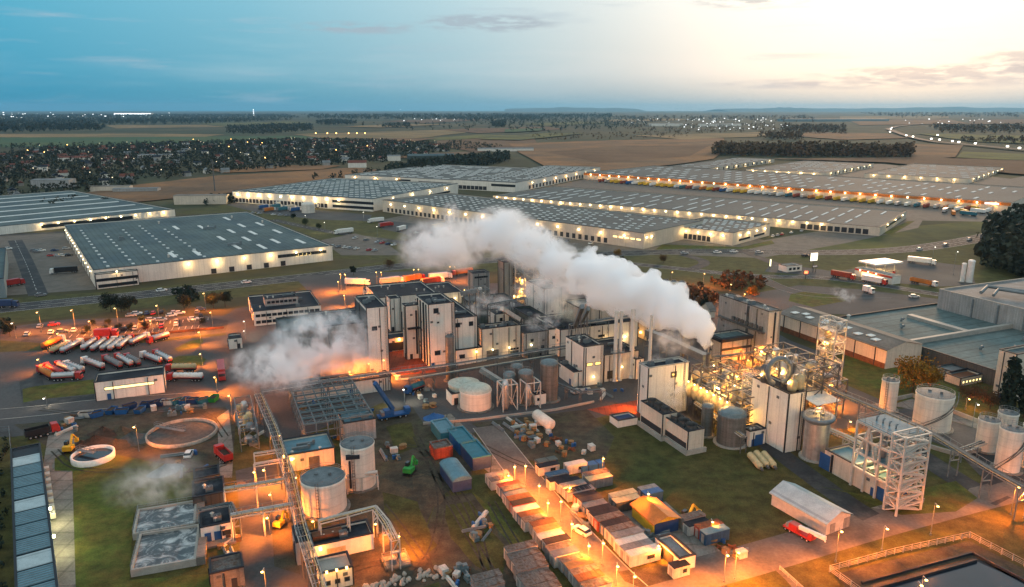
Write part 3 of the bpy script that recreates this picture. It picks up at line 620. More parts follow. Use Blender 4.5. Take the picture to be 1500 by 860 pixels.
# ------------------------------------------------------------------ buildings
DET = [MB().box(-.1, -.3, 0, .1, -.08, 1.).data('downpipe', ['coping']), MB().box(-.5, -.1, 0, .5, -.006, .8).box(-.42, -.13, .08, .42, -.101, .72, 1).data('wall_vent', ['galv', 'steel_dark']), MB().box(-.6, -.09, .03, .6, -.004, 2.2).data('door', ['door_blue'])]
DET.append(MB().box(-.55, -.09, .03, .55, -.004, 2.1).data('door', ['dock']))
def wall_details(t, L, D, H):
    r = random.Random(int(L * 100) + int(H * 77))
    for face in 'FL':
        T = L if face == 'F' else D; rz = 0 if face == 'F' else -math.pi / 2
        def put(me, s, z): return ob(me.name.split('.')[0], me, None, t, (s, 0, z) if face == 'F' else (0, s, z), rz)
        for k in range(max(1, int(T / 9))): o = put(DET[0], r.uniform(.6, T - .6), .1); o.scale = (1, 1, H - .4)
        for k in range(max(1, int(T * H / 70))): put(DET[1], r.uniform(.8, T - .8), r.uniform(2.5, H - 1.2))
        if r.random() < .8: put(r.choice(DET[2:]), r.uniform(.9, T - .9), 0)
    if H > 9:
        m = MB(); x = L * r.uniform(.85, .93)
        for s_ in (-.25, .25): m.bar((x + s_, -.25, .3), (x + s_, -.25, H + .8), .09)
        for i in range(int(H / .6)): m.bar((x - .25, -.25, .5 + .6 * i), (x + .25, -.25, .5 + .6 * i), .06)
        ob('ladder', m, 'steel_dark', t)
def bld(name, label, C, R_=None, ang=GA, xr=None, xl=None, L=None, D=None, ytop=None, H=None, wall='white_panel', roof='roof_dark', par=.5, cope='coping', cat='building', z=0., ridge_=None, group=None):
    """block on its near ground corner C; x runs along the front (to the right), y into the depth"""
    o = W(*C) + Vector((0, 0, z)) if not isinstance(C, Vector) else C
    if R_:
        d = W(*R_) - W(*C); ang = math.degrees(math.atan2(d.y, d.x)); L = L or d.length
    u, v = uv(ang)
    H = H or fitH(o, ytop)
    if L is None: L = fitL(o + Vector((0, 0, H)), ang, xr)
    if D is None: D = fitD(o + Vector((0, 0, H)), ang, xl)
    t = thing(name, label, cat, o, ang, group)
    w_ = MB(); w_.box(0, 0, 0, L, D, H, 0, top=False, bot=False); pt = .35
    if ridge_:
        w_.add([(0, 0, H), (0, D, H), (0, D / 2, H + ridge_), (L, 0, H), (L, D, H), (L, D / 2, H + ridge_)], [(0, 2, 1), (3, 4, 5)]); ob('wall', w_, wall, t); e = .5
        r_ = MB(); r_.add([(-e, -e, H + .05), (L + e, -e, H + .05), (L + e, D / 2, H + ridge_ + .3), (-e, D / 2, H + ridge_ + .3), (-e, D + e, H + .05), (L + e, D + e, H + .05)], [(0, 1, 2, 3), (3, 2, 5, 4)])
        r_.add([(-e, -e, H - .25), (L + e, -e, H - .25), (L + e, -e, H + .05), (-e, -e, H + .05)], [(0, 1, 2, 3)]); ob('roof', r_, roof, t)
    else:
        w_.add([(pt, pt, H), (L - pt, pt, H), (L - pt, D - pt, H), (pt, D - pt, H), (pt, pt, H - par - .1), (L - pt, pt, H - par - .1), (L - pt, D - pt, H - par - .1), (pt, D - pt, H - par - .1)], [(1, 0, 4, 5), (2, 1, 5, 6), (3, 2, 6, 7), (0, 3, 7, 4)])
        ob('wall', w_, wall, t)
        ob('roof', MB().poly([(pt, pt, H - par), (L - pt, pt, H - par), (L - pt, D - pt, H - par), (pt, D - pt, H - par)]), roof, t)
        if cope:
            c = MB(); a = -.06; b = .42
            for q in ((a, a, L - a, b), (a, D - b, L - a, D - a), (a, b, b, D - b), (L - b, b, L - a, D - b)): c.box(q[0], q[1], H + .003, q[2], q[3], H + .3)
            ob('coping', c, cope, t)
        if wall in ('white_panel', 'cream_panel', 'stripe_panel') and cat == 'building' and ytop is not None:
            ob('corner_trim', MB().box(-.09, -.09, .05, .2, -.004, H - .01).box(-.09, -.004, .05, -.004, .2, H - .01), 'coping', t); ob('corner_trim', MB().box(L - .2, -.09, .05, L + .09, -.004, H - .01), 'coping', t)
    t['dims'] = (L, D, H)
    if cat == 'building' and ytop is not None and H > 4 and L < 60: wall_details(t, L, D, H)
    return t
def dims(t): return t['dims'][0], t['dims'][1], t['dims'][2]
def el(t, name, face, s, z0, w_, h, mats, d=.12):
    "element on a face: s metres from the near corner, z0 above the base; second material is an inset pane"
    L, D, H = dims(t); mats = [mats] if isinstance(mats, str) else mats; mb = MB()
    fr = .18 if len(mats) > 1 else 0
    mb.box(s, -d, z0, s + w_, -.003, z0 + h, 0)
    if fr: mb.box(s + fr, -d - .02, z0 + fr, s + w_ - fr, -d - .003, z0 + h - fr, 1)
    if face == 'L': mb.v = [(y, x, z) for x, y, z in mb.v]
    elif face == 'R': mb.v = [(L - y, x, z) for x, y, z in mb.v]
    elif face == 'B': mb.v = [(x, D - y, z) for x, y, z in mb.v]
    if face in 'LB': mb.f = [list(reversed(f)) for f in mb.f]
    o = ob(name, mb, mats, t); return o
def row(t, name, face, n, f0, f1, z0, w_, h, mats, d=.12):
    L, D, H = dims(t); T = L if face in 'FB' else D
    return [el(t, name, face, T * (f0 + (f1 - f0) * ((i + .5) / n)) - w_ / 2, z0, w_, h, mats, d) for i in range(n)]
def walllamps(t, face, n, f0, f1, z, mat, col, power, size=.5, out=1.6, every=1):
    L, D, H = dims(t); T = L if face in 'FB' else D; me = MB().box(-size / 2, -size / 2, -size / 2, size / 2, size / 2, size / 2).data('wall_lamp', [mat])
    for i in range(n):
        s = T * (f0 + (f1 - f0) * ((i + .5) / n))
        at = {'F': (s, -.5, z), 'L': (-.5, s, z), 'R': (L + .5, s, z), 'B': (s, D + .5, z)}[face]; nn = {'F': (0, -1), 'L': (-1, 0), 'R': (1, 0), 'B': (0, 1)}[face]
        lo = ob('wall_lamp', me, None, t, at)
        if i % 7 == 5 and n > 6: continue
        power_ = power * (.45 + .9 * ((i * 37 + n) % 11) / 10)
        if i % every == 0: light((nn[0] * out, nn[1] * out, -.6), col, power_ * WL, lo, .4)
WL = .16
UNIT = MB().box(0, 0, 0, 1.8, 1.5, 1.1).box(.15, .15, 1.1, .8, 1.35, 1.3, 1).box(.95, .15, 1.1, 1.65, 1.35, 1.3, 1).data('air_unit', ['galv', 'steel_dark'])
VENT = MB().cyl(.4, .4, 0, .9, .3).cyl(.4, .4, .9, 1.15, .5, .15).data('roof_vent', ['galv_light'])
DUCT = MB().box(0, 0, .4, 5, .7, 1.1).box(.3, .1, 0, .5, .6, .4).box(4.4, .1, 0, 4.6, .6, .4).box(4.3, 0, 1.1, 5, .7, 1.6).data('roof_duct', ['galv'])
def clutter(t, n, seed=0, big=1.):
    L, D, H = dims(t); r = random.Random(seed + n); par = .5
    for i in range(n):
        me = r.choice([UNIT, UNIT, VENT, VENT, VENT, DUCT])
        if L < 8 or D < 8: me = r.choice([UNIT, VENT])
        x = r.uniform(.8, max(.9, L - (6 if me is DUCT else 3))); y = r.uniform(.8, max(.9, D - 2.6)); o = ob(me.name.split('.')[0], me, None, t, (x, y, H - par + .01)); o.scale = (big,) * 3
def railing(mb, pts, z, m=0, closed=True, h=1.1):
    n = len(pts)
    for i in range(n if closed else n - 1):
        a, b = pts[i], pts[(i + 1) % n]
        for k in (.5, 1.): mb.bar((a[0], a[1], z + h * k), (b[0], b[1], z + h * k), .07, m)
        k = max(1, int(math.dist(a[:2], b[:2]) / 2))
        for j in range(k): mb.bar((a[0] + (b[0] - a[0]) * j / k, a[1] + (b[1] - a[1]) * j / k, z), (a[0] + (b[0] - a[0]) * j / k, a[1] + (b[1] - a[1]) * j / k, z + h), .07, m)

# --- warehouses of the logistics parks
SKY = {}
def sky_mesh(w_, l_):
    k = (w_, l_)
    if k not in SKY: SKY[k] = MB().box(-w_ / 2, -l_ / 2, 0, w_ / 2, l_ / 2, .35).data('skylight', ['skylight'])
    return SKY[k]
def grid(t, nx, ny, w_, l_, stag=True, mx=.05, my=.04, drop=0., seed=1, cap=95):
    L, D, H = dims(t); r = random.Random(seed); P = []
    for i in range(nx):
        for j in range(ny):
            if r.random() < drop: continue
            P.append((L * (mx + (1 - 2 * mx) * (i + .5) / nx), D * (my + (1 - 2 * my) * ((j + (.5 if stag and i % 2 else 0) + .25) / ny)), H - .495))
    P.sort(key=lambda p: p[0] + p[1]); many(t, 'skylight', sky_mesh(w_, l_), P, cap)
WHB = 'white_panel'
w1 = bld('warehouse', 'large teal-roofed warehouse with a pale front wall beside the highway', (140, 421), ang=34, L=136, D=200, ytop=396, wall='white_panel', roof='roof_teal', cat='warehouse')
L, D, H = dims(w1)
P = []
for i in range(5):
    for j in range(12 - (i * 5) % 3): P.append((L * (.06 + .095 * i), D * (.05 + .07 * j) , H - .495))
many(w1, 'skylight', sky_mesh(1.5, 2.2), P)
many(w1, 'skylight', sky_mesh(2.2, 18), [(L * .72, D * .3, H - .495), (L * .72, D * .5, H - .495), (L * .82, D * .84, H - .495), (L * .92, D * .15, H - .495), (L * .92, D * .62, H - .495), (L * .33, D * .13, H - .495), (L * .43, D * .12, H - .495), (L * .62, D * .16, H - .495), (L * .62, D * .36, H - .495), (L * .62, D * .66, H - .495), (L * .72, D * .12, H - .495), (L * .82, D * .2, H - .495), (L * .8, D * .42, H - .495), (L * .82, D * .62, H - .495), (L * .5, D * .7, H - .495), (L * .92, D * .4, H - .495)])
walllamps(w1, 'F', 6, .3, 1., H * .8, 'lamp_warm', WARM, 4500, .7, 2.2); walllamps(w1, 'L', 14, .03, .98, H * .72, 'lamp_warm', WARM, 900, .5); row(w1, 'dock_door', 'L', 10, .1, .9, .5, 4, 3.2, 'dock'); row(w1, 'dock_door', 'F', 5, .42, .8, .2, 3, 3, 'dock')
clutter(w1, 8, 3, 1.8)
o1 = bld('office_annex', 'low pale office annex with two window bands at the teal-roofed warehouse corner', (142, 424), ang=34, L=21, ytop=403, D=4.5, wall='white_panel', roof='roof_teal', cat='building')
row(o1, 'window', 'F', 14, .03, .97, H * .42, 2.2, 1.6, ['frame_dark', 'glass']); row(o1, 'window', 'F', 11, .05, .95, .6, 2.2, 1.8, ['frame_dark', 'glass']); walllamps(o1, 'F', 1, .5, .5, dims(o1)[2] + .8, 'lamp_warm', WARM, 3000, .6)
L, D, H = dims(w1); row(w1, 'window', 'F', 12, .74, .97, H * .55, 2.6, 2, ['frame_dark', 'glass']); row(w1, 'window', 'F', 4, .82, .9, H * .54, 1.8, 1.6, 'lit_window')
w0 = bld('warehouse', 'long teal-roofed warehouse with light roof strips at the left edge, behind the first', (-170, 362), (257, 317), ytop=349, D=250, wall='white_panel', roof='roof_teal', cat='warehouse')
L, D, H = dims(w0); many(w0, 'skylight', sky_mesh(300, 4), [(L - 158, 28 + 38 * k, H - .495) for k in range(6)])
walllamps(w0, 'F', 9, .45, .98, H * .75, 'lamp_warm', WARM, 3000, .9, 2.2); row(w0, 'window', 'F', 3, .5, .8, H * .25, 30, 3, ['frame_dark', 'glass'])
wl = bld('warehouse', 'blue-grey shed corner cut off by the left edge below the car lot', (-190, 458), (10, 436), ytop=428, D=105, wall='blue_panel', roof='roof_teal', cat='warehouse')
w2 = bld('warehouse', 'skylight-dotted warehouse with bright lamps and a dark glass corner, left of the white halls', (546, 310), (671, 284), xl=340, ytop=292, roof='roof_teal', cat='warehouse')
L, D, H = dims(w2); grid(w2, 11, 24, 1.8, 4.4, True, drop=.1); walllamps(w2, 'L', 10, .18, 1., H * .78, 'lamp_warm', WARM, 9000, 1.3, 2.5); walllamps(w2, 'F', 4, .1, .95, H * .75, 'lamp_warm', WARM, 3000, .8, 2.2); row(w2, 'dock_door', 'L', 26, .3, .98, .8, 3.4, 4, 'dock')
row(w2, 'window', 'L', 4, .0, .26, H * .15, 14, 2.6, ['frame_dark', 'glass']); row(w2, 'window', 'L', 4, .0, .26, H * .55, 14, 2.6, ['frame_dark', 'glass']); row(w2, 'window', 'F', 1, .35, .9, H * .3, 90, 2, ['frame_dark', 'glass'])
w3 = bld('warehouse', 'white walled warehouse with sunlit dock wall in the middle distance, behind the dotted warehouse', (755, 282), (879, 256), xl=664, ytop=268, roof='roof_far', cat='warehouse')
L, D, H = dims(w3); grid(w3, 14, 8, 2.6, 7, True, drop=.15); row(w3, 'dock_door', 'F', 24, .12, .98, .8, 5, 4.4, 'dock'); row(w3, 'dock_door', 'L', 8, .45, .98, .8, 5, 4.4, 'dock'); row(w3, 'window', 'L', 2, .02, .36, 6, 18, 3, ['frame_dark', 'glass']); walllamps(w3, 'F', 7, .1, .98, H * .7, 'lamp_warm', YEL, 4000, .8, 2.5)
w3b = bld('warehouse', 'lower white wing running left from the white walled warehouse', (664, 276), ang=math.degrees(w3.rotation_euler.z), xl=505, L=dims(w3)[0] * .8, ytop=264, roof='roof_far', cat='warehouse')
L, D, H = dims(w3b); grid(w3b, 12, 12, 3, 10, True, drop=.3); row(w3b, 'dock_door', 'L', 8, .02, .3, .8, 7, 6, 'dock'); row(w3b, 'window', 'L', 1, .38, .5, 3, 22, 5, ['frame_dark', 'glass']); walllamps(w3b, 'L', 3, .4, 1., H * .75, 'lamp_warm', YEL, 4000, 1., 2.5)
w4b = bld('warehouse', 'dark-roofed warehouse block with lit white dock front above the lawn', (1073, 360), (1127, 345), xl=978, ytop=341.5, wall='cream_panel', roof='roof_far', cat='warehouse')
L4, D4, H4 = dims(w4b); a4 = math.degrees(w4b.rotation_euler.z)
w4 = bld('warehouse', 'nearest long dark-roofed warehouse dotted with skylights, behind the steam', (942, 365), ang=a4, xl=560, L=L4 + 22, ytop=342, wall='cream_panel', roof='roof_far', cat='warehouse')
L, D, H = dims(w4); grid(w4, 8, 36, 1.7, 3., True, drop=.25); walllamps(w4, 'L', 14, .02, .99, H * .72, 'lamp_warm', WARM, 4200, .9, 2.2); row(w4, 'dock_door', 'L', 44, .1, .98, .8, 3, 3.6, 'dock'); walllamps(w4, 'F', 2, .0, .16, H * .72, 'lamp_warm', WARM, 3500, .7, 2)
grid(w4b, 8, 9, 1.7, 3., True, drop=.25); walllamps(w4b, 'L', 5, .05, .98, H4 * .72, 'lamp_warm', WARM, 4200, .8, 2.2); row(w4b, 'dock_door', 'L', 9, .32, .95, .8, 3, 3.8, 'dock'); walllamps(w4b, 'F', 4, .05, .95, H4 * .72, 'lamp_warm', WARM, 4000, .8, 2.2); row(w4b, 'window', 'F', 2, .1, .9, 2, 18, 1.6, ['frame_dark', 'glass']); row(w4, 'window', 'L', 5, .005, .09, H * .5, 4, 1.6, ['frame_dark', 'lit_window'])
w5 = bld('warehouse', 'second long warehouse with a lamp row under its eaves, behind the nearest dotted one', (1288, 346), (1327, 320), xl=722, ytop=333, wall='cream_panel', roof='roof_far', cat='warehouse')
L, D, H = dims(w5); grid(w5, 3, 26, 22, 1.5, False, .06, .03, .2); walllamps(w5, 'L', 30, .1, 1., H * .8, 'lamp_warm', WARM, 3200, 1., 2.4); row(w5, 'dock_door', 'L', 10, .02, .16, .6, 4, 4, 'dock'); walllamps(w5, 'F', 3, .1, .95, H * .8, 'lamp_warm', WARM, 2500, .7, 2.2); row(w5, 'window', 'F', 1, .2, .8, 3, 70, 2, ['frame_dark', 'glass'])
w6 = bld('warehouse', 'farthest long warehouse with a yellow-lit eave and rows of trailers in front', (1480, 311), (1530, 288), xl=855, ytop=297, wall='cream_panel', roof='roof_far', cat='warehouse')
L, D, H = dims(w6); grid(w6, 5, 30, 16, 2.4, False, .06, .03, .3, cap=60); walllamps(w6, 'L', 32, .01, .99, H * .78, 'lamp_warm', YEL, 5000, 1.2, 2.8); el(w6, 'fascia', 'L', .5, H - 3.2, D - 1, 2.8, 'orange_paint', .2); el(w6, 'sign_panel', 'L', D * .02, H - 3., 12, 1.8, M('sign_white', (.8, .8, .8), .5, var=0, emit=(1, 1, 1), es=.6).name, .3)
for nm, lab, C_, R2, xl_, yt, seed in (('warehouse', 'far grey-roofed warehouse with a bright right wall, left of three at the field edge', (1037, 253), (1134, 238), 977, 247, 7), ('warehouse', 'far warehouse with a lit end wall, middle one of three at the field edge', (1207, 260), (1279, 245), 1093, 253.5, 8), ('warehouse', 'far warehouse on the right with few lamps on its plain wall', (1418, 269), (1470, 251), 1266, 262, 9)):
    t = bld(nm, lab, C_, R2, xl=xl_, ytop=yt, wall='cream_panel', roof='roof_far', cat='warehouse'); L, D, H = dims(t)
    grid(t, 8, 9, 2.4, 9, True, seed=seed, drop=.4, cap=50); walllamps(t, 'L', 6, .05, .98, H * .7, 'lamp_warm', WARM, 5000, 1., 3.); walllamps(t, 'F', 7, .05, .98, H * .7, 'lamp_warm', WARM, 3500, .7, 3.)
    row(t, 'dock_door', 'F', 12, .1, .95, .8, 5, 4.4, 'dock')

# --- the works
G2 = ['frame_dark', 'glass']
def W2(t, face, items):
    for f, z, w_, h, m in items:
        L, D, H = dims(t); T = L if face in 'FB' else D; el(t, 'window', face, T * f - w_ / 2, H * z, w_, h, m)
t = bld('office_building', 'flat dark-roofed office block with window bands beside the car park', (373, 478), xr=470, D=32, ytop=457, wall='white_render', cat='building'); L, D, H = dims(t)
row(t, 'window', 'F', 12, .02, .98, H * .6, 2., 1.3, G2); row(t, 'window', 'F', 12, .02, .98, H * .15, 2., 1.4, G2); clutter(t, 7, 1)
p = bld('rooftop_storey', 'set-back storey with a row of windows on the office roof', t.location + uv(GA)[0] * (L * .2) + uv(GA)[1] * (D * .3) + Vector((0, 0, H - .48)), L=L * .5, D=9, H=3.4, wall='grey_panel', cat='building'); row(p, 'window', 'F', 7, .05, .95, 1.2, 1.6, 1.2, ['frame_dark', 'glass']); clutter(p, 3, 2)
t = bld('production_hall', 'big grey process hall wrapped in steam left of the white towers', (470, 552), xr=546, xl=452, ytop=480, wall='grey_panel', cat='building'); clutter(t, 9, 4, 1.3)
t = bld('production_hall', 'lower grey annex under the steam at the left of the process hall', (418, 556), xr=470, D=20, ytop=487, wall='green_panel', roof='roof_teal', cat='building'); clutter(t, 4, 5)
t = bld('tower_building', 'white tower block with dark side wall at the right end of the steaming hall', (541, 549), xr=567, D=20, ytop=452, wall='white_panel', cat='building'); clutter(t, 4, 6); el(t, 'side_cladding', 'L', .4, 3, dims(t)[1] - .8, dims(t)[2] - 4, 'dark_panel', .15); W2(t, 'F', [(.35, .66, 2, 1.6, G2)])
t = bld('storage_building', 'flat dark-roofed hall behind the white towers beside the truck yard', (556, 460), xr=640, D=28, ytop=437, wall='white_panel', cat='building'); clutter(t, 7, 7)
t = bld('storage_building', 'dark-roofed hall with a lit white end behind the towers, nearest the parked lorries', (637, 448), xr=679, D=24, ytop=431, wall='white_panel', cat='building'); clutter(t, 4, 8); walllamps(t, 'F', 2, .1, .9, dims(t)[2] * .5, 'lamp_warm', WARM, 900, .4)
t = bld('storage_building', 'narrow dark-roofed wing with slanting left wall behind the white towers', (546, 449), xr=566, D=22, ytop=436, wall='cream_panel', cat='building'); clutter(t, 2, 9)
t = bld('tower_building', 'slim white square tower standing free behind the courtyard', (573, 486), xr=587, xl=565, ytop=438, wall='white_panel', cat='building')
t = bld('tower_building', 'grey-white tower with a dark platform, left neighbour of the tallest tower', (596, 527), xr=622, xl=589, ytop=449, wall='white_panel', cat='building'); L, D, H = dims(t); el(t, 'platform', 'F', L * .08, H * .58, L * .9, .5, 'coping', 1.6); el(t, 'downpipe', 'F', L * .5, 2, .6, H - 4, 'coping', .5); el(t, 'downpipe', 'F', L * .8, 2, .6, H - 4, 'coping', .5); clutter(t, 3, 10)
t = bld('tower_building', 'tallest white tower with dark roof and four small windows in a column', (630, 540), xr=666, xl=609, ytop=447, wall='white_panel', cat='building'); clutter(t, 5, 11); W2(t, 'F', [(.28, .86, 2., 2., G2), (.35, .7, .9, .7, G2), (.3, .2, 2.2, 1.8, G2)]); L, D, H = dims(t)
for k in range(4): el(t, 'downpipe', 'L', D * (.15 + .22 * k), .5, .5, H - 1, 'coping', .4)
t = bld('tower_building', 'white block with two upper windows right of the tallest tower', (667, 532), xr=699, D=30, ytop=467, wall='white_panel', cat='building'); W2(t, 'F', [(.14, .8, 1.8, 1.8, G2), (.72, .8, 1.8, 1.8, G2)]); clutter(t, 4, 12)
t = bld('loading_building', 'low white loading building with a lit yellow wall below the towers', (669, 536), xr=706, D=6, ytop=514, wall='white_render', cat='building'); W2(t, 'F', [(.22, .45, 2.2, 1.6, G2)]); walllamps(t, 'F', 1, .62, .9, dims(t)[2] * .8, 'lamp_sodium', YEL, 2600, .6, 1.5)
t = bld('tower_building', 'broad cream block with a vertical seam and cluttered roof, right of the white towers', (706, 530), xr=763, xl=697, ytop=483, wall='cream_panel', cat='building'); clutter(t, 9, 13); L, D, H = dims(t); el(t, 'seam_strip', 'F', L * .68, .4, .35, H - .8, 'coping', .1); row(t, 'window', 'F', 3, .72, .95, 3.2, 1., .8, G2); walllamps(t, 'F', 2, .05, .9, 4.5, 'lamp_warm', WARM, 900, .4)
el(t, 'shutter', 'F', L * .72, .2, L * .22, 2.6, 'dark_panel', .2); el(t, 'shutter', 'F', L * .12, .2, L * .3, 4, 'steel_dark', .3)
t = bld('courtyard_building', 'low white building closing the red lit courtyard', (567, 516), xr=602, D=8, ytop=497, wall='white_render', cat='building'); row(t, 'shutter', 'F', 3, .08, .95, .3, 3, 3.4, 'dock'); walllamps(t, 'F', 1, .3, .7, dims(t)[2] * .9, 'lamp_sodium', SOD, 5200, .8, 1.8)
t = bld('silo_building', 'grey-white silo block with a band of small dark windows near its top', (693, 447), xr=717, xl=685, ytop=401, wall='grey_panel', cat='building'); row(t, 'window', 'F', 6, .1, .9, dims(t)[2] * .84, 1.2, 1., G2)
t = bld('silo_building', 'tall pale ribbed silo block in the steam behind the plant', (738, 445), xr=752, xl=729, ytop=385, wall='stripe_panel', cat='building')
t = bld('filter_building', 'small white roof building with slanted duct amid the dark roofs', (726, 482), xr=746, xl=712, ytop=461, wall='white_panel', cat='building'); W2(t, 'F', [(.4, .5, 1.4, 1.6, G2)]); clutter(t, 2, 14)
t = bld('storage_building', 'low dark roofed block between the cream block and the silo block', (704, 476), xr=770, D=26, ytop=455, wall='green_panel', cat='building'); clutter(t, 8, 15, 1.2)
t = bld('process_tower', 'white block in pale steam at the back of the plant', (797, 470), xr=823, xl=770, ytop=424, wall='white_panel', roof='roof_teal', cat='building'); clutter(t, 4, 16)
t = bld('process_hall', 'long dark green-walled hall running back from a white gable', (803, 520), xr=829, xl=752, ytop=482, wall='green_panel', cat='building'); clutter(t, 7, 17); L, D, H = dims(t); el(t, 'gable_cladding', 'F', .2, .3, L - .4, H - .8, 'white_render', .1); row(t, 'window', 'F', 1, .1, .5, H * .6, 1.4, 1.2, G2); row(t, 'window', 'F', 1, .1, .5, H * .2, 1.4, 1.2, G2); walllamps(t, 'F', 1, .4, .9, 4, 'lamp_warm', WARM, 1200, .4)
t = bld('service_building', 'grey low building with a lit entrance between cream block and white gable', (767, 524), xr=802, D=12, ytop=489, wall='grey_panel', cat='building'); W2(t, 'F', [(.35, .62, 1.3, 1.2, G2), (.8, .3, 1.3, 1.2, G2)]); el(t, 'lean_to', 'F', .5, 0, dims(t)[0] * .5, 3.4, 'dark_panel', 3.); walllamps(t, 'F', 1, .3, .3, 5, 'lamp_warm', WARM, 1300, .5, 3.6)
t = bld('process_hall', 'wide white hall behind the four pale stacks', (820, 523), xr=935, D=22, ytop=484, wall='white_panel', cat='building'); W2(t, 'F', [(.52, .55, 3, 1., G2), (.54, .22, 2.5, 1., G2)]); clutter(t, 9, 18); L, D, H = dims(t); walllamps(t, 'F', 2, .45, .95, 5, 'lamp_warm', WARM, 2200, .4)
b2_ = bld('process_tower', 'pale upper block rising from the white hall behind the stacks', t.location + uv(GA)[0] * (L * .32) + uv(GA)[1] * 6 + Vector((0, 0, H - .45)), L=L * .68, D=14, ytop=452, wall='stripe_panel', roof='roof_grey', cat='building'); clutter(b2_, 5, 19)
t = bld('process_tower', 'ochre-lit block with slanting top behind the pale stacks', (948, 500), xr=958, xl=930, ytop=474, wall='cream_panel', cat='building'); walllamps(t, 'L', 1, .3, .6, dims(t)[2] * .35, 'lamp_sodium', YEL, 4200, .7, 2.6)
t = bld('control_building', 'white cube building with black roof and lit windows beside the stacks', (854, 566), xr=884, xl=829, ytop=509, wall='white_render', cat='building'); L, D, H = dims(t); row(t, 'window', 'F', 2, .1, .95, H * .5, L * .32, 1.3, ['frame_dark', 'warm_window']); clutter(t, 7, 20); el(t, 'corner_trim', 'F', -.12, .2, .3, H - .4, 'coping', .12); walllamps(t, 'F', 1, .3, .7, 3.2, 'lamp_warm', WARM, 1400, .4, 1.6); walllamps(t, 'L', 1, .2, .5, 4, 'lamp_warm', WARM, 1000, .4, 1.6)
t = bld('service_building', 'low hall with a lit cream wall behind the foot of the pale stacks', (884, 560), xr=936, D=18, ytop=521, wall='cream_panel', cat='building'); clutter(t, 5, 21); el(t, 'ring_door', 'F', dims(t)[0] * .1, 1, 3, 3, 'dirt', .15); walllamps(t, 'F', 1, .3, .7, 5, 'lamp_warm', WARM, 1000, .4)
t = bld('gatehouse', 'small white annex with dark roof and green door below the control cube', (840, 567), xr=868, xl=816, ytop=546, wall='white_render', cat='building'); W2(t, 'F', [(.55, .35, 1.2, 1.2, G2)]); el(t, 'door', 'F', dims(t)[0] * .78, 0, 1.2, 2.3, 'door_blue'); clutter(t, 4, 22)
t = bld('boiler_house', 'pale boiler house behind the cooling towers with a dark roof recess', (947, 612), xr=1010, xl=936, ytop=540, wall='white_panel', cat='building', cope='coping_light'); W2(t, 'F', [(.62, .74, 2.2, 2, G2)]); clutter(t, 3, 23)
t = bld('container_house', 'dark framed white cabin beside the boiler house', (930, 556), xr=944, xl=925, ytop=527, wall='white_panel', cat='building')
t = bld('filter_building', 'striped cream building with overhanging dark roof right of the steam stack', (1055, 532), xr=1101, xl=1038, ytop=497, wall='stripe_panel', roof='roof_teal', cat='building'); L, D, H = dims(t); el(t, 'band', 'F', -.2, H * .5, L + .4, .9, 'coping', .35); el(t, 'band', 'F', -.4, H - 1.2, L + .8, 1.3, 'coping', .8); el(t, 'band', 'L', -.2, H - 1.2, D + .4, 1.3, 'coping', .8); walllamps(t, 'R', 1, .2, .8, 5, 'lamp_sodium', SOD, 6000, .6, 2.2)
t = bld('silo_building', 'tall grey grain store with a pale narrow end wall, right of the plume', (1120, 530), xr=1145, xl=1054, ytop=457, wall='grey_panel', roof='roof_grey', cat='building'); L, D, H = dims(t); el(t, 'end_cladding', 'F', .3, .4, L - .6, H - .8, 'cream_panel', .12); el(t, 'gallery', 'L', 1, H * .55, D - 2, .6, 'steel_dark', 1.4); row(t, 'roof_hopper', 'L', 7, .06, .7, H * .6, 1.4, 1.4, 'steel_dark', .9); clutter(t, 8, 24, 1.3); el(t, 'downpipe', 'F', L * .45, .4, .5, H - 1, 'coping', .6)
# brewery-like flat halls on the right
c = W(1296, 541) + uv(GA)[1] * 57; t = bld('long_hall', 'long cream hall with a tan gabled roof in front of the wide teal roofs', c, ang=GA - 90, L=57, D=18.5, H=7.6, wall='cream_panel', roof='roof_tan', ridge_=2., cat='building'); L, D, H = dims(t)
for k in range(6): el(t, 'downpipe', 'F', L * (.06 + .17 * k), .2, .3, H - .4, 'coping', .3)
many(t, 'skylight', sky_mesh(2.5, 3.), [(L * (.1 + .15 * k), D * .2, H + 1.05) for k in range(6)] + [(L * (.18 + .2 * k), D * .3, H + 1.4) for k in range(4)]); el(t, 'plinth', 'F', .2, 0, L - .4, 2.2, 'rust', .2)
t = bld('factory_hall', 'vast teal flat-roofed factory at the right edge', (1468, 570), xl=1218, L=150, ytop=548, wall='dark_panel', roof='roof_teal2', cat='building'); L, D, H = dims(t); clutter(t, 12, 25, 2.)
ob('roof_upstand', MB().box(.5, D * .48, H - .45, L * .95, D * .5, H + 1.4).box(L * .22, D * .5, H - .45, L * .24, D * .86, H + .9), 'coping_light', t)
h_ = MB().cyl(0, 0, .8, 2.2, .9, .9, 12).tube([(0, 0, 2.1), (.4, 0, 3), (1.4, 0, 3.2), (2.4, 0, 2.6)], .9, 10).data('roof_cowl', ['galv'])
h_.transform(Matrix.Scale(.55, 4)); many(t, 'roof_cowl', h_, [(L * .12, D * .28, H - .5), (L * .2, D * .22, H - .5), (L * .3, D * .3, H - .5), (L * .1, D * .7, H - .5), (L * .16, D * .8, H - .5)])
t = bld('factory_hall', 'dark grey windowless factory block behind the teal roofs at the right', (1560, 520), xl=1376, L=160, ytop=470, wall='grey_panel', roof='roof_grey', cat='building', cope='coping_light'); clutter(t, 10, 26, 2.2)
for k in range(3): el(t, 'downpipe', 'L', dims(t)[1] * (.3 + .2 * k), .2, .6, dims(t)[2] - 1, 'galv', .5)
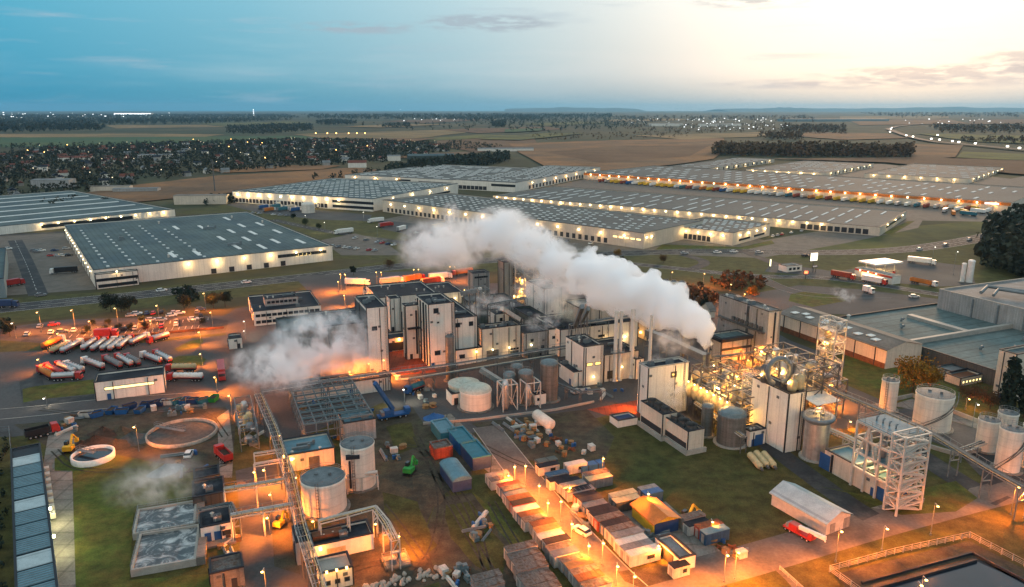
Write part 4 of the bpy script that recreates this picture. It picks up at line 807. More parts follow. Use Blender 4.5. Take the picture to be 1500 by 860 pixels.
ob('roof_ducting', MB().tube([(8, dims(t)[1] * .75, dims(t)[2] + 1), (16, dims(t)[1] * .8, dims(t)[2] + 2.5), (20, dims(t)[1] * .6, dims(t)[2] + 2.5), (34, dims(t)[1] * .55, dims(t)[2] + 1)], 0.8).tube([(8, dims(t)[1] * .65, dims(t)[2] + 1), (15, dims(t)[1] * .7, dims(t)[2] + 2.5), (19, dims(t)[1] * .5, dims(t)[2] + 2.5), (32, dims(t)[1] * .45, dims(t)[2] + 1)], .7), 'galv', t)
t = bld('brick_house', 'plain cream building cut off by the right edge behind the poplars', (1478, 590), L=30, xl=1464, ytop=520, wall='cream_panel', roof='roof_teal', cat='building')
t = bld('ochre_shed', 'small tan gabled shed peeping out behind the plume', (1040, 466), xr=1048, xl=1026, ytop=456, wall='cream_panel', roof='roof_tan', ridge_=3, cat='building')
t = bld('site_office', 'low pale building with a row of lit windows by the orange tree', (1406, 566), xr=1440, D=6, ytop=555, wall='cream_panel', roof='rust', cat='building'); row(t, 'window', 'F', 6, .05, .95, .8, 1.2, 1.1, ['frame_dark', 'lit_window'])
t = bld('loading_ramp', 'white sided flat shed between the long hall and the poplars', (1392, 557), xr=1420, xl=1372, ytop=545, wall='blue_panel', roof='roof_grey', cat='building')
# process area on the right
t = bld('process_block', 'tall pale windowless block under the pipe loop', (1148, 664), xr=1181, xl=1103, ytop=578, wall='white_panel', cat='building'); L, D, H = dims(t); el(t, 'corner_trim', 'F', -.15, .2, .4, H - .2, 'coping', .15); el(t, 'door', 'L', D * .82, 0, 1.6, 2.6, 'dock')
BLK = t
t = bld('pump_house', 'small white building with a blue gate beside the grey tank', (1097, 655), xr=1122, xl=1086, ytop=633, wall='white_render', roof='roof_grey', cat='building'); el(t, 'gate', 'F', dims(t)[0] * .35, 0, dims(t)[0] * .5, dims(t)[2] * .72, 'door_blue', .15); clutter(t, 3, 27)
cool = []
for C_, xr_, xl_, yt, lab in (((969, 645), 992, 939, 608, 'pale cooling tower unit with dark slatted base, rear one of two'), ((1006, 666), 1032, 972, 633, 'pale cooling tower unit with dark slatted base, front one of two on the grass')):
    t = bld('cooling_tower', lab, C_, xr=xr_, xl=xl_, ytop=yt, wall='cream_panel', roof='roof_dark', cat='cooling tower'); L, D, H = dims(t); el(t, 'louvre', 'L', .5, 1.6, D - 1, H * .24, 'dock', .1); el(t, 'basin', 'L', -.6, 0, D + 1.2, 1.4, 'coping_light', .7); el(t, 'basin', 'F', -.6, 0, L + 1.2, 1.4, 'coping_light', .7)
    for k in range(3): ob('fan_stack', MB().lathe([(min(L, 8) * .3, 0), (min(L, 8) * .27, .8), (min(L, 8) * .3, 1.6)], 20), 'steel_dark', t, (L * .5, D * (.2 + .3 * k), H - .5))
    el(t, 'corner_trim', 'F', -.12, .1, .35, H - .1, 'coping', .12); cool.append(t)
t = bld('truss_building', 'long cream building with blue doors carrying a white steel frame', (1298, 738), xr=1338, xl=1209, ytop=708, wall='cream_panel', roof='tarp_blue', cat='building'); L, D, H = dims(t); el(t, 'door', 'L', D * .9, 0, 3.6, 4.4, 'door_blue'); el(t, 'door', 'L', D * .04, 0, 2.6, 3.4, 'door_blue'); el(t, 'window', 'F', L * .3, H * .4, L * .5, 1.6, G2); clutter(t, 4, 28); TB = t
fr = MB(); fx0, fx1, fy0, fy1, ht = -.6, L + .4, -.6, D * .52, fitH(W(1298, 738), 640)
for z in (H, H + (ht - H) * .34, H + (ht - H) * .67, ht):
    for y in (fy0, fy1): fr.bar((fx0, y, z), (fx1, y, z), .5)
    for x in (fx0, fx1): fr.bar((x, fy0, z), (x, fy1, z), .5)
    for k in range(1, 4): fr.bar((fx0, fy0 + (fy1 - fy0) * k / 4, z), (fx1, fy0 + (fy1 - fy0) * k / 4, z), .3)
for x in (fx0, fx1):
    for k in range(4): fr.bar((x, fy0 + (fy1 - fy0) * k / 3, 0), (x, fy0 + (fy1 - fy0) * k / 3, ht), .5)
    fr.bar((x, fy0 + (fy1 - fy0) / 3, H), (x, fy0 + (fy1 - fy0) * 2 / 3, ht), .3); fr.bar((x, fy1, H), (x, fy0 + (fy1 - fy0) * 2 / 3, ht), .3)
ob('steel_frame', fr, 'galv_light', t); ob('deck', MB().box(fx0, fy0, ht + .26, fx1, fy1, ht + .4), 'tarp_blue', t); ob('deck', MB().box(fx0 + .5, fy0 + .5, H + (ht - H) * .34, fx1 - .5, fy1 - .5, H + (ht - H) * .34 + .15), 'tarp_blue', t)
rl = MB(); railing(rl, [(fx0, fy0), (fx1, fy0), (fx1, fy1), (fx0, fy1)], ht + .4); ob('railing', rl, 'galv', t)
for k in range(5): ob('vessel', MB().lathe([(.01, 0), (1., .2), (1.1, 1), (1.1, 3.6), (.8, 4.3), (.01, 4.5)], 16), 'steel', t, (L * (.3 + .4 * (k % 2)), fy0 + (fy1 - fy0) * (k + .5) / 5, H - .45 if k % 2 else H + (ht - H) * .34 + .16))
for k in range(4): ob('roof_cowl', MB().tube([(0, 0, 0), (0, 0, .7), (.5, .3, 1.), (1.1, .5, .8)], .22), 'galv', t, (L * .4, fy1 * (.25 + .18 * k), ht + .4))
for k in range(3):
    lo = ob('work_lamp', MB().box(-.3, -.3, -.3, .3, .3, .3), 'lamp_warm', t, (L * .5, fy0 + (fy1 - fy0) * (.4 + .25 * k), H + (ht - H) * .3)); light((0, 0, -.6), WARM, 700, lo, .3)
# ------------------------------------------------------------------ tanks, stacks, racks, frames
def depth_scale(p): return F / (p[1] * CT - (p[2] - CAMH) * ST)
def tank(px, pyb, wpx, ytop, label, shell='tank_white', top='flat', roofm='tank_roof', rail=True, stair=None, base='concrete', name='storage_tank', cat='tank', z0=0.):
    A = W(px, pyb, z0); r = wpx / 2 / depth_scale(A); d = Vector((A.x, A.y, 0)).normalized(); C = A + d * r
    H = fitH(C, ytop) if z0 == 0 else fit(lambda h: C + Vector((0, 0, h)), ytop, .2, 60, 1)
    t = thing(name, label, cat, C, math.degrees(math.atan2(d.y, d.x)) - 90); n = 40 if wpx > 25 else 24
    ob('shell', MB().cyl(0, 0, 0, H, r, n=n, cap=False).lathe([(r + .12, H - .5), (r + .12, H - .05), (r, H - .05)], n), shell, t)
    if top == 'flat': ob('roof', MB().lathe([(r, H - .06), (r * .6, H + .12), (.01, H + .3)], n).cyl(r * .3, 0, H, H + .8, .4, n=10).cyl(-r * .3, r * .2, H, H + .6, .5, n=10), roofm, t)
    elif top == 'cone': ob('roof', MB().lathe([(r + .1, H - .02), (.3, H + r * .3), (.01, H + r * .32)], n), roofm, t)
    elif top == 'dome': ob('roof', MB().lathe([(r * math.cos(a), H + r * .35 * math.sin(a)) for a in [k * math.pi / 12 for k in range(7)]], n), roofm, t)
    if rail:
        m = MB(); k = 18; P = [(math.cos(2 * math.pi * i / k) * (r - .1), math.sin(2 * math.pi * i / k) * (r - .1)) for i in range(k)]; railing(m, P, H); ob('railing', m, 'galv', t)
    if stair == 'spiral':
        m = MB(); N = 22
        for i in range(N):
            a0, a1 = -2.4 + 2.6 * i / N, -2.4 + 2.6 * (i + 1) / N; z0_, z1_ = H * i / N, H * (i + 1) / N
            for rr, dz in ((r + .15, 0), (r + .9, 0), (r + .9, 1.)): m.bar((rr * math.cos(a0), rr * math.sin(a0), z0_ + dz), (rr * math.cos(a1), rr * math.sin(a1), z1_ + dz), .16)
        ob('stair', m, 'steel_dark', t)
    elif stair == 'ladder':
        m = MB()
        for s in (-.3, .3): m.bar((s - r * .3, -r - .05, .3), (s - r * .3, -r - .05, H + 1), .12)
        for i in range(int(H / .8)): m.bar((-.3 - r * .3, -r - .05, .5 + .8 * i), (.3 - r * .3, -r - .05, .5 + .8 * i), .08)
        ob('ladder', m, 'steel_dark', t)
    if base: ob('base', MB().cyl(0, 0, 0, .35, r + .9, n=n), base, t)
    t['rh'] = (r, H); return t
tB = tank(477, 760, 65, 698, 'wide white tank with dark roof lit orange at its foot, beside the long pipe rack', stair='ladder')
tA = tank(527, 721, 49, 648, 'taller white tank with dark roof behind the wide one, bracket platform on its side', stair='ladder'); r, H = tA['rh']
ob('bracket', MB().box(-r * .7, -r * .95 - .8, H * .8, r * .1, -r * .95 + .4, H * .8 + .9), 'coping', tA); ob('downpipe', MB().tube([(-r * .5, -r - .2, H * .75), (-r * .5, -r - .2, 1.5)], .28), 'coping', tA)
ob('pipe', MB().tube([(-r * .9, -r * .7, H * .25), (-r * .9, -r - 1., 1.2), (-r * 1.6, -r - 1., 1.2)], .5), 'galv_light', tA)
tank(697, 605, 47, 570, 'round white tank with a pale lid and grey rim by the paved strip', shell='tank_white', top='dome', roofm='tank_green', rail=False)
tank(680, 590, 46, 560, 'pale green tank with a ribbed roof behind the round white tank', shell='tank_green', top='cone', roofm='tank_green', rail=False)
tank(660, 560, 13, 492, 'slim dark grey steel column with a lamp on top in front of the tallest tower', shell='tank_grey', top='flat', rail=True, name='steel_column', cat='column')
tank(770, 594, 22, 545, 'teal-grey silo with ring lid between two frames', shell='tank_grey', top='dome', roofm='teal_steel')
tank(804, 590, 26, 531, 'tall brown-grey silo at the right of the silo group', shell='tank_grey', top='dome', roofm='teal_steel')
tank(746, 592, 17, 547, 'grey-green silo at the left of the silo group', shell='teal_steel', top='dome', roofm='teal_steel'); tank(757, 580, 18, 536, 'slim dark silo half hidden in the middle of the silo group', shell='steel_dark', top='dome', roofm='teal_steel')
tank(1069, 657, 41, 605, 'large dark grey ribbed tank with a pale concrete kerb, on the grass edge', shell='tank_grey', top='dome', roofm='teal_steel', base='coping_light')
tank(1034, 641, 17, 594, 'narrow dark grey tank left of the large ribbed tank', shell='tank_grey', top='dome', roofm='teal_steel')
st = tank(1192, 677, 35, 609, 'polished steel tank with a wide collar beside the tall pale block', shell='steel', top='flat', rail=True, base='coping_light'); r, H = st['rh']
ob('collar', MB().lathe([(r, H - 1.6), (r + 1.1, H - .6), (r + 1.1, H + .1), (r, H + .1)], 32), 'galv', st); ob('piping', MB().tube([(-1, 0, H), (-1, 0, H + 2), (1, .5, H + 2.4), (1.5, .5, H)], .25).tube([(.5, -1, H), (.5, -1, H + 1.5), (-1.5, -1, H + 1.5)], .2), 'steel', st)
light((0, 0, H + 2.2), YEL, 1600, st, .4)
tank(1299, 604, 23, 556, 'slender white silo with a metal crown beyond the pipe bridge', stair='ladder', roofm='tank_roof')
tank(1362, 635, 51, 576, 'big white tank with a spiral stair, standing in a walled basin', stair='spiral')
tank(1442, 664, 28, 614, 'pale grey tank with railed top, left one of the cluster at the right edge', shell='tank_white'); tank(1470, 650, 26, 604, 'white tank at the back of the cluster at the right edge')
tank(1473, 694, 33, 627, 'white tank with a dark spiral pipe, front one of the cluster at the right edge', stair='spiral'); tank(1508, 690, 34, 624, 'white tank cut off by the right edge')
for i, x in enumerate((974, 985, 997)): tank(x, 452, 11, 411 + i, ['white silo in the plume, left of three', 'white silo in the plume, middle of three', 'white silo next to the plume edge, right of three'][i], rail=False, top='flat', name='silo', cat='silo')
tank(452, 313, 19, 299, 'white round silo lit on one side at the truck yard of the dotted warehouse', rail=False, top='dome', roofm='tank_white', name='silo', cat='silo')
for px, pyb, w_, yt, lab in ((1409, 414, 6, 386, 'slim white gas tank lit at night, left of two at the filling station'), (1419, 415, 9, 382, 'wider white gas tank lit at night, right of two at the filling station')): tank(px, pyb, w_, yt, lab, shell='white_paint', rail=False, top='dome', roofm='white_paint', name='gas_tank')
def stack(px, pyb, wpx, ytop, label, mat='white_panel', plats=(), name='chimney'):
    C = W(px, pyb); r = wpx / 2 / depth_scale(C); H = fitH(C, ytop); t = thing(name, label, 'chimney', C)
    ob('shaft', MB().cyl(0, 0, 0, H, r * 1.08, r * .95, 18).lathe([(r * .95, H), (r * 1.1, H + .05), (r * 1.1, H + .4), (r * .8, H + .4), (r * .8, H - 1)], 18), mat, t); ob('foot', MB().cyl(0, 0, 0, 1.2, r * 1.7, r * 1.2, 18), 'steel', t)
    for z in plats:
        m = MB().cyl(0, 0, H * z, H * z + .15, r + 1., n=12); railing(m, [((r + .9) * math.cos(a * .785), (r + .9) * math.sin(a * .785)) for a in range(8)], H * z + .15); ob('platform', m, 'galv', t)
    return H, C
M('stack_white', (.66, .61, .53), .6, var=.12, scale=.3, streak=.2)
stack(900, 558, 5.6, 458, 'pale stack, leftmost of three close together before the wide white hall', 'stack_white', (.42,)); stack(907, 557, 5., 458, 'pale stack, middle of three close together before the wide white hall', 'stack_white', (.42,)); stack(924, 553, 7., 455, 'thickest pale stack with a stepped width, right of the close three', 'stack_white', ()); stack(950, 562, 4.6, 464, 'lone pale stack by the boiler house, its top in the plume', 'stack_white', ())
stack(858, 512, 6, 446, 'short steel flue rising from the lit roof behind the wide hall', 'steel', (.6,)); CH_H, CH = stack(1034, 578, 6.5, 519, 'dark steam stack at the foot of the big white plume', 'steel_dark', (.7,))

def rack(label, pts, z, wd=3., pipes=4, mat='galv', seg=12., pr=(.09, .2), name='pipe_rack', covered=False, posts='steel_dark', rail=False, mats=None):
    P = [W(p[0], p[1], z) for p in pts]; t = thing(name, label, 'pipe rack', (P[0].x, P[0].y, 0)); o = Vector((P[0].x, P[0].y, 0)); P = [p - o for p in P]; r = random.Random(len(label))
    def off(k):
        out = []
        for i, p in enumerate(P):
            d = (P[min(i + 1, len(P) - 1)] - P[max(i - 1, 0)]).normalized(); out.append(p + Vector((-d.y, d.x, 0)) * k)
        return out
    g_ = MB(); A, B = off(-wd / 2), off(wd / 2)
    for a in (A, B):
        for i in range(len(a) - 1): g_.bar(a[i], a[i + 1], .16, 0, .24)
    n_all = 0
    for i in range(len(P) - 1):
        Ls = (P[i + 1] - P[i]).length; k = max(1, round(Ls / 3))
        for j in range(k + 1): g_.bar(A[i].lerp(A[i + 1], j / k), B[i].lerp(B[i + 1], j / k), .12)
    ob('girder', g_, mat, t); tot = 0
    for i in range(len(P) - 1):
        Ls = (P[i + 1] - P[i]).length; k = max(1, round(Ls / seg))
        for j in range(k + (1 if i == len(P) - 2 else 0)):
            a, b = A[i].lerp(A[i + 1], j / k), B[i].lerp(B[i + 1], j / k); m = MB()
            for q in (a, b): m.bar((q.x, q.y, 0), (q.x, q.y, z), .24)
            m.bar((a.x, a.y, z * .6), (b.x, b.y, z * .6), .25); m.bar((a.x, a.y, z * .6), (b.x, b.y, z), .15); ob('trestle', m, posts, t)
    if covered:
        m = MB(); 
        for i in range(len(P) - 1): m.bar((A[i] + B[i]) / 2 + Vector((0, 0, 1.4)), (A[i + 1] + B[i + 1]) / 2 + Vector((0, 0, 1.4)), wd * .9, 0, 2.4)
        ob('gallery', m, mats or 'galv', t)
    for k in range(pipes):
        q = off(wd * (-.4 + .8 * (k + .5) / pipes)); rr = r.uniform(*pr); ob('pipe', MB().tube([p + Vector((0, 0, rr + .25)) for p in q], rr, 8), r.choice(['galv', 'steel_dark', 'lagging', 'galv', 'teal_steel', 'steel_dark', 'steel'] if posts != 'galv_light' else ['galv_light', 'lagging', 'steel']), t)
    if rail:
        for a in (A, B):
            m = MB()
            for i in range(len(a) - 1):
                m.bar(a[i] + Vector((0, 0, 1.2)), a[i + 1] + Vector((0, 0, 1.2)), .08); k = max(1, round((a[i + 1] - a[i]).length / 2.5))
                for j in range(k): q = a[i].lerp(a[i + 1], j / k); m.bar(q, q + Vector((0, 0, 1.2)), .08)
            ob('railing', m, 'galv', t)
    return t
rack('long covered pipe bridge crossing the plant from the left racks to the control cube', [(383, 575), (480, 560), (570, 547), (669, 534), (780, 516), (832, 508)], 7, 3., 3, 'steel_dark', 14, covered=False, rail=True)
rack('grey covered conveyor bridge running down to the steam stack', [(948, 492), (972, 501), (1034, 530)], 10, 3., 1, 'galv', 14, covered=True, name='conveyor_bridge')
rack('pipe bridge in the fire-lit area between steam stack and grain store', [(1046, 524), (1090, 519), (1136, 512)], 9, 2.4, 4, 'steel_dark', 9, rail=True)
rack('long elevated pipe bridge with handrails running to the tanks at the right edge', [(1180, 551), (1232, 578), (1264, 591), (1358, 632), (1448, 687), (1500, 716)], 8, 2.8, 6, 'galv', 12, rail=True, posts='galv')
rack('low pipe run along the truss building towards the steel tank', [(1206, 627), (1240, 641), (1285, 664)], 5, 2.6, 5, 'galv_light', 6, posts='galv_light')
rack('pipe bridge branch from the walled tank basin to the long bridge', [(1404, 661), (1450, 645)], 3, 2., 2, 'galv_light', 8, posts='galv')
rack('long dark pipe rack running through the orange yard beside the wide white tank', [(378, 577), (400, 627), (424, 700), (441, 775), (470, 866)], 7, 2.3, 3, 'galv_light', 9, pr=(.08, .14), rail=True)
rack('cream pipe bridge crossing the yard, upper one of two left of the wide white tank', [(328, 718), (375, 711), (418, 703)], 6, 2.4, 3, 'galv_light', 10, posts='galv_light', rail=True)
rack('pipe bridge crossing the yard, lower one of two left of the wide white tank', [(338, 757), (385, 748), (430, 740)], 6, 2.2, 3, 'galv_light', 10, posts='galv_light', rail=True)
rack('small pipe frame above the lit yard near the red tipper', [(372, 666), (412, 660)], 6, 2., 2, 'galv_light', 8, posts='galv_light'); rack('low pipe frame parallel to the small one above the lit yard', [(372, 682), (414, 675)], 5, 1.6, 2, 'galv_light', 8, posts='galv_light')
rack('pipe bridge turning a corner behind the low flat building, ending at the pump pad', [(468, 765), (510, 754), (549, 744), (566, 766), (579, 792)], 7, 1.8, 3, 'galv_light', 12, posts='galv_light')
rack('pipe line joining the two white tanks', [(508, 701), (530, 698), (553, 695)], 4, 1.4, 1, 'galv_light', 12, (.4, .5), posts='galv_light')
rack('pipe line from the pump building to the lower yard bridge', [(290, 748), (338, 738), (346, 757)], 6, 1.4, 2, 'galv', 10, posts='galv')
def conveyor(label, a, za, b, zb, wd=1.8, mat='teal_steel'):
    A, B = W(*a, za), W(*b, zb); t = thing('conveyor', label, 'conveyor', (A.x, A.y, 0)); o = Vector((A.x, A.y, 0)); ob('gallery', MB().bar(A - o, B - o, wd, 0, 1.6), mat, t)
    for f in (.15, .5, .85):
        q = (A - o).lerp(B - o, f); ob('support', MB().bar((q.x - .8, q.y, 0), (q.x, q.y, q.z - .8), .2).bar((q.x + .8, q.y, 0), (q.x, q.y, q.z - .8), .2), 'steel_dark', t)
conveyor('inclined green conveyor rising to the silo group', (704, 541), 9, (738, 562), 5); conveyor('bright slanting duct in the lit steam behind the wide white hall', (842, 478), 12, (853, 449), 26, 1.4, 'galv'); conveyor('second slanting duct beside the bright one in the lit steam', (851, 472), 12, (862, 452), 24, 1., 'galv'); conveyor('conveyor bridge from the white towers to the silo block', (676, 430), 22, (700, 425), 24, 2, 'galv'); conveyor('inclined gallery over the dark roofs beside the cream block', (735, 452), 20, (760, 468), 13, 1.8, 'galv_light')

def lattice(label, C, L, D, H, nl, mat='galv_light', ang=GA, name='steel_tower', braces=2, vessels=0, stairs=False, cat='steel structure', lamps=0, w_=.35, vm='steel', decks=True, lampcol=YEL, lp=900, seed=1):
    t = thing(name, label, cat, C if isinstance(C, Vector) else W(*C), ang); f = MB(); nx, ny = max(1, round(L / 6)), max(1, round(D / 6)); r = random.Random(seed)
    zs = [H * k / nl for k in range(nl + 1)]
    for i in range(nx + 1):
        for j in range(ny + 1):
            if i in (0, nx) or j in (0, ny): f.bar((L * i / nx, D * j / ny, 0), (L * i / nx, D * j / ny, H), w_)
    for z in zs[1:]:
        for i in range(nx + 1): f.bar((L * i / nx, 0, z), (L * i / nx, D, z), w_ * .8)
        for j in range(ny + 1): f.bar((0, D * j / ny, z), (L, D * j / ny, z), w_ * .8)
    for k in range(nl):
        for j in range(ny):
            y0, y1 = D * j / ny, D * (j + 1) / ny
            if (j + k) % 2 < braces: 
                a, b = (y0, y1) if k % 2 else (y1, y0)
                for x in (0, L): f.bar((x, a, zs[k]), (x, b, zs[k + 1]), w_ * .6)
        for i in range(nx):
            x0, x1 = L * i / nx, L * (i + 1) / nx; a, b = (x0, x1) if k % 2 else (x1, x0)
            for y in (0, D): f.bar((a, y, zs[k]), (b, y, zs[k + 1]), w_ * .6)
    ob('frame', f, mat, t)
    if decks:
        for z in (zs[1:-1] if vessels else zs[1:]):
            ob('platform', MB().box(.2, .2 + D * .1, z + .02, L * r.uniform(.5, .75), D - .2, z + .1), 'steel_dark', t); m = MB(); railing(m, [(0, 0), (L, 0), (L, D), (0, D)], z + .1); ob('railing', m, mat, t)
    for k in range(vessels):
        z = zs[k % max(1, nl)]; h = H / nl * r.uniform(.6, .85); rr = min(L, D, 4.2) * r.uniform(.16, .32); h *= r.choice([1, 1, 1.5]); x, y = r.uniform(rr, max(rr + .1, L - rr)), r.uniform(rr, max(rr + .1, D - rr))
        ob('vessel', MB().lathe([(.01, 0), (rr * .7, .1), (rr, h * .15), (rr, h * .8), (rr * .7, h * .95), (.01, h)], 16), r.choice([vm, vm, 'steel', 'lagging', 'galv']), t, (x, y, z + .1))
    for k in range(vessels // 2):
        x, y, z = r.uniform(0, L), r.uniform(0, D), zs[r.randrange(nl)] + r.uniform(.5, 2); x2, y2 = r.uniform(0, L), r.uniform(0, D); q = [(x, y, z), (x2, y, z), (x2, y2, z), (x2, y2, min(H, z + H / nl))]
        ob('pipe', MB().tube(q, r.uniform(.12, .3), 7), r.choice(['steel', 'galv_light', 'lagging']), t)
    for k in range(lamps):
        z = zs[k % nl + 0] + H / nl * .8; lo = ob('work_lamp', MB().box(-.14, -.14, -.14, .14, .14, .14), 'lamp_warm', t, (r.choice([.3, L - .3, L / 2]), r.uniform(0, D), z)); light((0, 0, -.5), lampcol, lp, lo, .3)
    return t
def span(C, ang, target, axis): 
    o = W(*C); u, v = uv(ang); return fit(lambda s: o + (u if axis == 'x' else v) * s, target, .5, 400, 0)
lattice('white lattice tower with lit platforms in front of the long cream hall', (1216, 566), span((1216, 566), GA, 1231, 'x'), span((1216, 566), GA, 1192, 'y'), fitH(W(1216, 566), 472), 6, 'galv_light', vessels=10, lamps=5, lp=1100, seed=3)
C = W(1312, 757); stt = lattice('white zigzag stair tower at the end of the truss building', C, span((1312, 757), GA, 1348, 'x'), 3.6, fitH(C, 643), 9, 'galv_light', w_=.42, name='stair_tower', seed=5, decks=False)
m = MB(); Lx = span((1312, 757), GA, 1348, 'x'); HH = fitH(C, 643)
for k in range(9):
    a, b = (.3, Lx - .3) if k % 2 else (Lx - .3, .3); m.bar((a, .9, HH * k / 9), (b, .9, HH * (k + 1) / 9), .9, 0, .35); m.bar((a, 2.8, HH * k / 9), (b, 2.8, HH * (k + 1) / 9), .2); m.bar((a, .3, HH * k / 9 + 1), (b, .3, HH * (k + 1) / 9 + 1), .12)
ob('stair', m, 'galv_light', stt)
# process area full of lit vessels
lattice('crowded steel process frame with a row of lit domed vessels', (1084, 640), 13, span((1084, 640), GA, 1006, 'y'), 12, 3, 'steel_dark', name='process_structure', vessels=34, lamps=16, lp=900, vm='lagging', seed=11, decks=True)
o = W(1084, 640); u, v = uv(GA)
for k in range(7):
    c = o + v * (3 + k * (span((1084, 640), GA, 1006, 'y') - 6) / 6.5) - u * 2.2; c.z = 0; t = thing('process_vessel', 'rounded lit vessel on legs in the row beside the process frame, %s from the grass' % ORD[k], 'vessel', c)
    ob('body', MB().lathe([(.01, 5), (1.2, 5.4), (1.75, 6.6), (1.75, 8.6), (1.2, 9.6), (.3, 10), (.3, 10.6), (.01, 10.6)], 20), 'lagging', t)
    for q in range(4): ob('leg', MB().bar((1.2 * math.cos(q * 1.57 + .7), 1.2 * math.sin(q * 1.57 + .7), 0), (1.2 * math.cos(q * 1.57 + .7), 1.2 * math.sin(q * 1.57 + .7), 5.8), .25), 'steel_dark', t)
    lo = ob('work_lamp', MB().box(-.14, -.14, -.14, .14, .14, .14), 'lamp_warm', t, (-1.4, -1.9, 11)); light((-.3, -.3, -.2), YEL, 330, lo, .3)
lattice('steel pipe structure behind the tall pale block, lit from within', (1178, 606), 13, span((1178, 606), GA, 1100, 'y'), 15, 4, 'steel_dark', name='process_structure', vessels=26, lamps=15, lp=1300, seed=12)
lattice('low steel structure with pipes between steam stack and process frame', (1056, 590), 16, span((1056, 590), GA, 1012, 'y'), 8, 2, 'galv', name='process_structure', vessels=18, lamps=10, lp=1300, seed=13)
lattice('pipe structure in the orange glow beyond the tall pale block', (1212, 590), 8, 16, 7, 2, 'steel_dark', name='process_structure', vessels=12, lamps=3, lp=900, seed=14, lampcol=SOD)
lattice('open stair frame on the left face of the tall pale block', (1100, 634), 4, 5.5, 17, 6, 'galv_light', name='stair_tower', vessels=0, seed=15, w_=.25)
lattice('cluttered steam-veiled pipe tower at the back of the plant', (768, 446), 10, 12, fitH(W(768, 446), 392), 6, 'steel', vessels=16, lamps=4, lp=1200, seed=16); lattice('steel gantry with white tanks at the plume, behind the boiler house', (975, 500), 12, 14, 9, 2, 'steel_dark', vessels=9, lamps=0, seed=17); lattice('blackened pipe gantry under the plume', (1012, 508), 9, 26, 9, 2, 'steel_dark', vessels=12, lamps=0, seed=18)
lattice('frame on legs carrying two dark hoppers by the silo group', (737, 604), 5, 5, 9, 1, 'galv_light', vessels=1, seed=19, decks=False); lattice('second frame on legs beside the silos, right of the hopper frame', (771, 601), 5, 5, 9, 1, 'galv_light', vessels=1, seed=20, decks=False)
rack('second pipe bridge running below the covered one past the slim grey column', [(600, 556), (669, 545), (740, 533), (815, 521)], 5, 1.8, 4, 'steel_dark', 10)
rack('pipe run on stilts between the silo group and the control cube', [(810, 560), (850, 575), (880, 572)], 4, 1.6, 4, 'galv', 8)
rack('roof pipe rack over the wide white hall behind the stacks', [(835, 476), (890, 468), (930, 462)], 13, 1.8, 4, 'galv_light', 10, posts='galv'); rack('pipe rack over the dark roofs between silo block and ribbed silo', [(716, 447), (748, 441), (770, 436)], 12, 2, 4, 'galv', 8)
rack('pipe rack leaving the grain store towards the lattice tower', [(1130, 535), (1165, 541), (1195, 552)], 7, 2, 5, 'galv_light', 8, posts='steel_dark'); rack('lit pipe rack along the front of the process frame', [(1020, 590), (1050, 612), (1090, 640)], 5, 1.8, 5, 'galv_light', 7, posts='steel_dark')
lattice('steel platform with small vessels between control cube and pale stacks', (888, 556), 8, 8, 8, 2, 'galv', vessels=8, seed=31); lattice('steel stair frame on the roof edge of the wide white hall', (868, 500), 5, 8, 15, 4, 'galv_light', vessels=5, seed=32, lamps=2); lattice('filter platform between the cream block and the long green hall', (770, 500), 9, 9, 9, 2, 'steel_dark', vessels=8, seed=33, lamps=1); lattice('pipe platform behind the tallest white tower', (688, 470), 10, 8, 14, 3, 'galv', vessels=8, seed=34); lattice('tall pipe gantry beside the ribbed silo block', (755, 444), 7, 8, 19, 5, 'galv_light', vessels=9, seed=35, lamps=2)
LP = BLK.location; Lb, Db, Hb = dims(BLK)
c = W(1139, 566, Hb); t = thing('pipe_loop', 'big upright ring of grey pipe on top of the tall pale block', 'pipe loop', c, 10); ob('ring', MB().tube([(3.4 * math.cos(a), 0, 4.6 + 3.9 * math.sin(a)) for a in [-1.2 + k * .24 for k in range(24)]], .75, 12), 'galv', t); ob('foot', MB().bar((1.3, 0, 0), (1.3, 0, 1.5), .5).bar((-1.3, 0, 0), (-1.3, 0, 1.5), .5), 'steel_dark', t)
for k, (x, y) in enumerate(((1160, 572), (1170, 570), (1120, 560), (1150, 558))):
    c = W(x, y, Hb); t = thing('roof_vessel', ['cream lit vessel on the tall pale block near its corner', 'second cream vessel on the tall pale block at the right', 'dark pump unit on the tall pale block left of the ring', 'vertical pipe vessel behind the ring of the tall block'][k], 'vessel', c); ob('body', MB().lathe([(.01, 0), (1.2, .1), (1.4, .8), (1.4, 2.6 + k), (.8, 3.4 + k), (.01, 3.5 + k)], 18), ['lagging', 'lagging', 'steel_dark', 'galv_light'][k], t); ob('pipe', MB().tube([(0, 0, 3.2 + k), (0, 0, 4.6 + k), (1.6, .6, 4.6 + k), (1.6, .6, 0)], .2), 'steel', t)
    lo = ob('work_lamp', MB().box(-.2, -.2, -.2, .2, .2, .2), 'lamp_warm', t, (-1.5, -1., 2.6)); light((0, 0, .4), YEL, 700, lo, .3)
t = thing('canopy', 'white sheet roof on posts beside the steel tank', 'canopy', W(1198, 616), GA); _cr = MB(); _cr.add([(-1, 0, 5), (9, 0, 5), (9, 14, 6.4), (-1, 14, 6.4), (-1, 0, 5.25), (9, 0, 5.25), (9, 14, 6.65), (-1, 14, 6.65)], [(3, 2, 1, 0), (4, 5, 6, 7), (0, 1, 5, 4), (1, 2, 6, 5), (2, 3, 7, 6), (3, 0, 4, 7)]); ob('roof', _cr, 'white_paint', t)
for x, y, z in ((0, .5, 5), (8, .5, 5), (0, 13.5, 6.2), (8, 13.5, 6.2)): ob('post', MB().bar((x, y, 0), (x, y, z), .3), 'galv_light', t)
